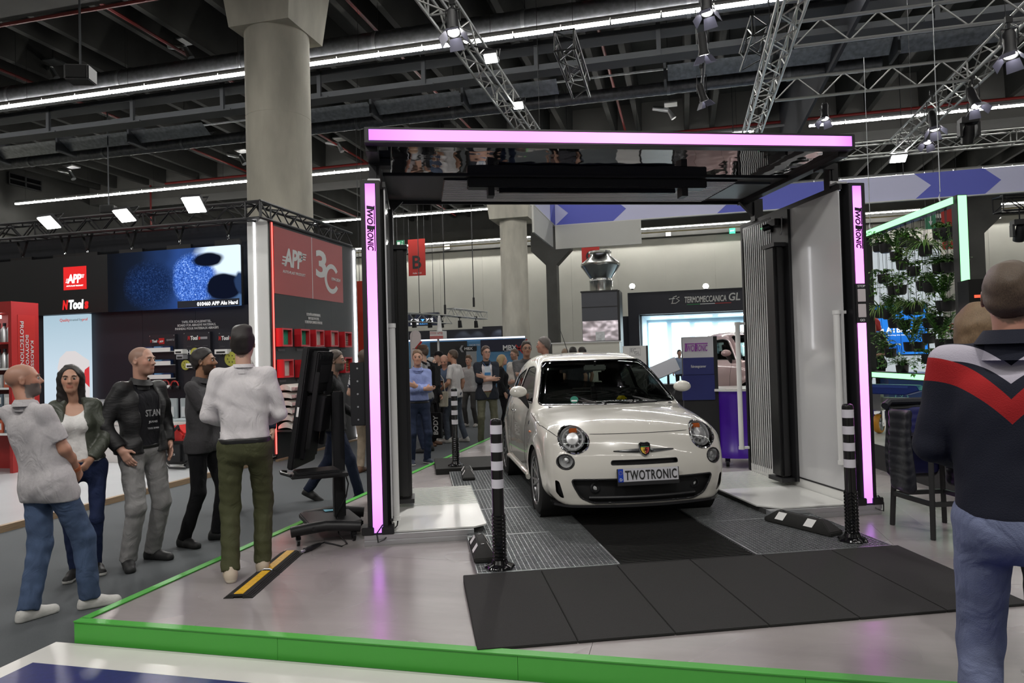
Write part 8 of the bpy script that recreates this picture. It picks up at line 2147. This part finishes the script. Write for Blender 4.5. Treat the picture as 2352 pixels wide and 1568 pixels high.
p, K = person('man seen from behind in a white shirt and olive trousers on the stand floor', c, ph, 1.775, 0.0, feet=locfeet(c, ph, .985, (p1, 0), (p2, -10)), arms=('front', 'front'), head=(-10, 8), bulk=1.05, skin=SK2, hair=('quiff', (.014, .010, .009)), top='shirt', topm=cloth('shirt_white', (.66, .63, .64), .8, .03), sleeve=.92, hem=.985, legm=cloth('trousers_olive', (.058, .062, .028), .7, .1, 14), shoem=mat('shoe_cream', (.50, .42, .33), .6), solem=mat('sole_cream', (.60, .54, .44), .6), collar='band', belt=BELT, fold=.009, tucked=False, legw=1.1)
c = G(578, 1168, CARZ)
person('grey haired person in dark navy half hidden behind the man in white', c, -60, 1.66, feet=((.20, 0, 20), (-.16, 0, -15)), arms=('down', 'down'), skin=SK2, hair=('short', (.20, .18, .16)), top='jacket', topm=cloth('navy', (.012, .016, .035)), sleeve=.95, legm=JEAND, shoem=BLKS, fine=False)
c = G(776, 1150, CARZ)
person('bearded man in dark clothes walking behind the display stand', c, 18, 1.78, feet=((.08, .30, 0), (-.08, -.34, 0, .05)), arms=('swingb', 'swing'), head=(-4, 0), skin=(.30, .18, .13), hair=('short', (.07, .05, .04)), beard=(.9, (.10, .085, .075)), top='sweater', topm=cloth('charcoal', (.016, .016, .018)), sleeve=.97, legm=cloth('jeans_night', (.010, .015, .035)), shoem=BLKS, fine=True)
FLOR = bpy.data.materials.new('cloth_floral'); FLOR.use_nodes = True; ng = NG(FLOR); tc = ng.n('TexCoord'); vn = ng.n('TexNoise'); vn.inputs['Scale'].default_value = 9; vn.inputs['Distortion'].default_value = 2.5; ng.l(tc.outputs['Object'], vn.inputs['Vector']); ng.l(ng.ramp(vn.outputs['Fac'], [(.50, (.012, .014, .035)), (.53, (.55, .55, .58))]), ng.b.inputs['Base Color']); ng.b.inputs['Roughness'].default_value = .8
KHAKI = cloth('khaki', (.30, .24, .18), .8, .1, 14)
c = G(842, 1085, CARZ)
person('man in a dark floral shirt and khaki trousers left of the magenta post', c, 95, 1.80, feet=((.12, .0, 0), (-.10, .05, 0)), arms=('front', 'front'), head=(-35, 15), skin=SK2, hair=('crop', (.08, .05, .035)), top='shirt', topm=FLOR, sleeve=.4, hem=.92, legm=KHAKI, shoem=BRS, collar='collar', fine=False)
def far(label, px, d, dphi, H, **kw):
    P_ = atD(px, 900, d); fa = faceto(px)
    kw.setdefault('feet', ((.13, .02, 10), (-.12, -.02, -10))); kw.setdefault('skin', SK2); kw.setdefault('shoem', BLKS); kw.setdefault('legm', BLKC)
    on = P_.x > -3.4 and P_.y < 16.3        # on the raised stand floor
    return person(label, Vector((P_.x, P_.y, 0)), fa+180+dphi, H-.12*on, 0.0 if on else CARZ, fine=False, **kw)
far('man with folded arms in a light blue shirt and dark jeans', 957, 10.9, 14, 1.77, feet=((.10, .0, 5), (-.14, .04, -22)), arms=('crossR', 'crossL'), head=(-14, 0), hair=('short', (.16, .09, .05)), top='shirt', topm=cloth('shirt_blue', (.27, .33, .62), .8, .03), sleeve=.95, hem=1.0, tucked=True, legm=JEAND, shoem=NAVS, solem=WSOLE, collar='collar', belt=BELT, skin=(.52, .29, .21))
p, K = far('tall bearded man with a brown cap, grey shirt and black backpack', 975, 12.3, -120, 1.88, arms=('front', 'down'), head=(20, 0), hair=('short', (.07, .04, .03)), beard=(.9, (.05, .03, .022)), top='tee', topm=cloth('tee_grey', (.30, .30, .31)), sleeve=.42, hem=.88, legm=JEAND, shoem=BLKS)
Hd = K['Hd']; mb = MB(); q = Hd(0, .0, .085); R_ = Vector(Hd(0, 1, 0)-Hd(0, 0, 0)).normalized()
M = frame(Vector(Hd(0, -.01, .055)), Vector(Hd(1, 0, 0)-Hd(0, 0, 0)), Vector(Hd(0, 1, 0)-Hd(0, 0, 0))); mb.lathe([(.098, -.005), (.097, .03), (.075, .065), (0, .082)], 20, 0, M); mb.prism([(-.07, .07), (.07, .07), (.065, .16), (0, .18), (-.065, .16)], .008, 0, M); mb.build('cap', cloth('cap_brown', (.07, .04, .028)), p, True)
T_ = K['T']; mb = MB(); mb.box(T_(0, -.20, 1.27), (.30, .14, .44)); mb.build('backpack', BLKC, p, bev=.05); mb = MB()
for sd in (-1, 1): mb.tube([T_(sd*.11, -.12, 1.47), T_(sd*.12, .0, 1.525), T_(sd*.12, .12, 1.42), T_(sd*.14, .11, 1.22), T_(sd*.15, -.1, 1.12)], .02, 6)
mb.build('backpack_strap', BLKC, p, True)
far('grey haired woman in black with dark trousers beside the man with the backpack', 990, 13.2, 60, 1.66, female=True, arms=('down', 'clasp'), hair=('bob', (.33, .32, .31)), top='sweater', topm=BLKC, sleeve=.97, shoem=BRS)
p, K = far('man in a black cap and black shirt behind the bald man with the phone', 1012, 15.0, -60, 1.78, arms=('down', 'front'), hair=('crop', (.02, .015, .012)), top='tee', topm=BLKC, sleeve=.42)
Hd = K['Hd']; mb = MB(); M = frame(Vector(Hd(0, -.01, .055)), Vector(Hd(1, 0, 0)-Hd(0, 0, 0)), Vector(Hd(0, 1, 0)-Hd(0, 0, 0))); mb.lathe([(.098, -.005), (.097, .03), (.075, .065), (0, .082)], 20, 0, M); mb.prism([(-.07, .07), (.07, .07), (.065, .16), (0, .18), (-.065, .16)], .008, 0, M); mb.build('cap', BLKC, p, True)
p, K = far('bald man in a blue sweater looking down at his phone', 1023, 13.9, -14, 1.70, arms=('phone', 'phone'), head=(0, -28), hair=('bald', (.3, .18, .13)), skin=(.55, .30, .22), top='sweater', topm=cloth('sweater_blue', (.11, .15, .23)), sleeve=.96, legm=cloth('slate', (.05, .055, .06)), shoem=WHS, beard=(.35, (.12, .06, .04)))
w_ = (Vector(K['wr'][0])+Vector(K['wr'][1]))/2; ph_ = thing('phone', 'black phone held by the bald man in the blue sweater', 'phone', p.matrix_basis @ (w_+Vector((0, .075, .035))), p.rotation_euler.z); mb = MB(); mb.box((0, 0, 0), (.15, .075, .009), 0, (radians(35), 0, 0)); mb.build('phone_body', BLACKG, ph_, bev=.003); mb = MB(); mb.box((0, -.003, .0052), (.14, .068, .001), 0, (radians(35), 0, 0)); mb.build('phone_screen', mat('phone_glass', (.03, .03, .035), .1), ph_)
p, K = far('man in a white T-shirt and grey jeans with a shopping bag on his arm', 1048, 13.6, -118, 1.80, feet=((.10, -.10, 0), (-.14, .16, -8)), arms=('down', 'swing'), head=(12, 0), hair=('crop', (.07, .045, .03)), skin=(.45, .24, .16), top='tee', topm=cloth('tee_white', (.62, .60, .60), .8, .03), sleeve=.42, hem=.86, legm=cloth('jeans_grey', (.075, .09, .12), .85, .2, 10), shoem=WHS, solem=WSOLE)
b_ = thing('tote_bag', 'cream tote bag hanging beside the man in the white T-shirt', 'bag', atD(1013, 905, 13.3)); mb = MB(); mb.prism([(-.13, -.24), (.13, -.24), (.14, .05), (-.14, .05)], .07, 0, frame((0, .035, 0), (1, 0, 0), (0, 0, 1))); mb.build('bag_body', cloth('canvas', (.50, .46, .38)), b_, bev=.015); mb = MB(); mb.tube([(-.08, 0, .05), (-.05, 0, .28), (0, 0, .36), (.05, 0, .28), (.08, 0, .05)], .008, 5); mb.build('bag_handle', cloth('canvas', (.50, .46, .38)), b_, True)
b_ = thing('paper_bag', 'black carrier bag with white upright lettering beside the woman in black', 'bag', atD(999, 960, 12.7)); mb = MB(); mb.bx(-.13, .13, -.05, .05, -.36, .10); mb.build('bag_body', BLKC, b_, bev=.01); text('BODY', frame((.03, -.052, -.12), (0, 0, 1), (-1, 0, 0)), .34, .09, WPRINT, b_, .02); mb = MB(); mb.tube([(-.07, 0, .1), (-.04, 0, .30), (.04, 0, .30), (.07, 0, .1)], .006, 5); mb.build('bag_handle', BLACK, b_, True)
far('young man with brown hair in a pale grey sweater', 1080, 16.6, -28, 1.68, arms=('down', 'down'), head=(10, -8), hair=('quiff', (.10, .06, .035)), top='sweater', topm=cloth('sweater_pale', (.40, .40, .40)), sleeve=.96, hem=.88, legm=cloth('grey_dark', (.07, .07, .068)), shoem=WHS)
p, K = far('man with glasses and folded arms in a dark blazer with a visitor badge', 1121, 13.1, 8, 1.84, feet=((.16, .06, 10), (-.10, -.06, -8)), arms=('crossR', 'crossL'), head=(14, 0), hair=('short', (.06, .04, .03)), glasses=True, top='jacket', topm=cloth('blazer', (.022, .026, .036)), sleeve=.93, hem=.82, inner=cloth('shirt_white2', (.66, .62, .64), .8, .03), opening=.10, legm=cloth('chino_olive', (.125, .125, .085), .8, .1, 14), shoem=NAVS, belt=BELTB, collar='collar', skin=(.48, .28, .21))
T_ = K['T']; mb = MB(); mb.box(T_(.0, .165, 1.345), (.11, .006, .16)); mb.build('visitor_badge', mat('badge_white', (.55, .62, .70), .4), p); mb = MB(); mb.box(T_(.0, .169, 1.29), (.11, .004, .05)); mb.build('badge_band', mat('badge_blue', (.05, .20, .45), .4), p); mb = MB(); mb.tube([T_(-.02, .16, 1.42), T_(-.07, .07, 1.50)], .005, 4); mb.tube([T_(.02, .16, 1.42), T_(.07, .07, 1.50)], .005, 4); mb.build('lanyard', mat('lanyard_blue', (.05, .12, .3), .6), p)
far('blond woman in black seen from behind the man in the blazer', 1153, 14.8, 95, 1.68, female=True, arms=('down', 'swing'), hair=('bob', (.38, .28, .15)), top='jacket', topm=BLKC, sleeve=.95)
far('heavy man with glasses and a beard in an off-white sweater', 1186, 15.6, -40, 1.80, bulk=1.12, belly=.5, arms=('down', 'front'), head=(-10, -10), hair=('crop', (.10, .06, .04)), beard=(.7, (.16, .09, .06)), glasses=True, top='sweater', topm=cloth('sweater_white', (.55, .52, .48)), sleeve=.96, hem=.9, legm=JEAND)
far('man with glasses and folded arms in a grey cardigan beside the car', 1212, 10.9, 10, 1.86, arms=('crossR', 'crossL'), hair=('short', (.035, .025, .02)), glasses=True, top='sweater', topm=cloth('cardigan_grey', (.10, .10, .105)), sleeve=.95, hem=.86, legm=JEAND, skin=(.40, .22, .15), collar='band')
far('man with grey hair in profile in a pale shirt behind the car roof', 1256, 10.7, -88, 1.91, arms=('down', 'front'), hair=('short', (.16, .14, .13)), top='shirt', topm=cloth('shirt_pale', (.55, .56, .60)), sleeve=.95, hem=.9, collar='collar', skin=(.50, .26, .19), legm=JEAND)
for i, (px, d, hr, lb) in enumerate(((1300, 14.5, (.22, .15, .10), 'person with light brown hair just showing over the car roof'), (1319, 14.2, (.012, .01, .01), 'person with black hair just showing over the middle of the car roof'), (1341, 14.8, (.02, .015, .012), 'person with dark hair showing over the car roof, right of two others'))):
    far(lb, px, d, 170+30*i, 1.78-.03*(i == 0), hair=('short', hr), top='tee', topm=cloth('tee_%d' % i, ((.15, .10, .09), (.05, .05, .06), (.08, .09, .12))[i]), sleeve=.42)
far('person with reddish face half hidden by the left magenta post', 927, 14.2, 40, 1.74, hair=('crop', (.12, .06, .03)), top='tee', topm=BLKC, sleeve=.42, skin=(.52, .25, .18))
far('visitor far back in front of the lit spray booth', 1563, 25.5, 20, 1.70, hair=('short', (.03, .03, .03)), top='shirt', topm=cloth('shirt_sky', (.25, .32, .45)), sleeve=.95)
P_ = atD(2012, 880, 12.2); person('red haired person in black with a blue lanyard behind the plant frame', Vector((P_.x, P_.y, 0)), faceto(2012)+150, 1.72, .302, female=True, hair=('bob', (.38, .03, .03)), top='tee', topm=BLKC, sleeve=.42, legm=BLKC, shoem=BLKS, fine=False, arms=('down', 'front'), head=(0, -12))
# the two nearest figures at the right edge
P_ = atD(2260, 900, 3.30)
p, K = person('blond person in black trousers and white-green trainers, mostly hidden behind the chevron sweater', Vector((P_.x, P_.y, 0)), faceto(2260)+6, 1.70, 0.0, female=True, feet=((.17, -.08, 30), (-.04, .05, -5)), hipo=(.04, 0), lean=(-.08, 0), hair=('bob', (.20, .13, .07)), head=(0, 0), top='sweater', topm=BLKC, sleeve=.97, legm=BLKC, shoem=mat('shoe_white_green', (.50, .52, .48), .6), solem=mat('sole_green', (.02, .20, .08), .5), fine=True, arms=('front', 'front'), bulk=.9)
P_ = atD(2328, 900, 2.42)
CHV = bpy.data.materials.new('cloth_chevron'); CHV.use_nodes = True; ng = NG(CHV); ob, x, y, z = ng.obj()
ax_ = ng.math('ABSOLUTE', x)
def band(c0, a, q_, hw_):
    d = ng.math('ABSOLUTE', ng.math('SUBTRACT', ng.math('SUBTRACT', z, c0), ng.math('SUBTRACT', ng.math('MULTIPLY', ax_, a), ng.math('MULTIPLY', ng.math('MULTIPLY', ax_, ax_), q_))))
    return ng.math('LESS_THAN', d, hw_)
cc = ng.mix(band(1.496, .9, 2.6, .030), (.008, .010, .022), (.50, .47, .55)); cc = ng.mix(band(1.373, 1.15, 2.3, .042), cc, (.40, .012, .014)); ng.l(cc, ng.b.inputs['Base Color']); ng.b.inputs['Roughness'].default_value = .9
n_ = ng.n('TexNoise'); n_.inputs['Scale'].default_value = 260; ng.l(ob, n_.inputs['Vector']); bp_2 = ng.n('Bump'); bp_2.inputs['Strength'].default_value = .3; bp_2.inputs['Distance'].default_value = .006; ng.l(n_.outputs['Fac'], bp_2.inputs['Height']); ng.l(bp_2.outputs[0], ng.b.inputs['Normal'])
person('man seen from behind in a navy sweater with white and red chevrons', Vector((P_.x, P_.y, 0)), faceto(2322)-4, 1.90, CARZ+.016, feet=((.14, 0, 8), (-.14, .03, -8)), arms=('front', 'front'), head=(3, 4), bulk=1.10, skin=(.45, .22, .16), hair=('crop', (.09, .06, .038)), top='sweater', topm=CHV, sleeve=.97, hem=.945, legm=JEANL, shoem=WHS, solem=WSOLE, collar='high', fold=.0035, legw=1.08, shz=.035)
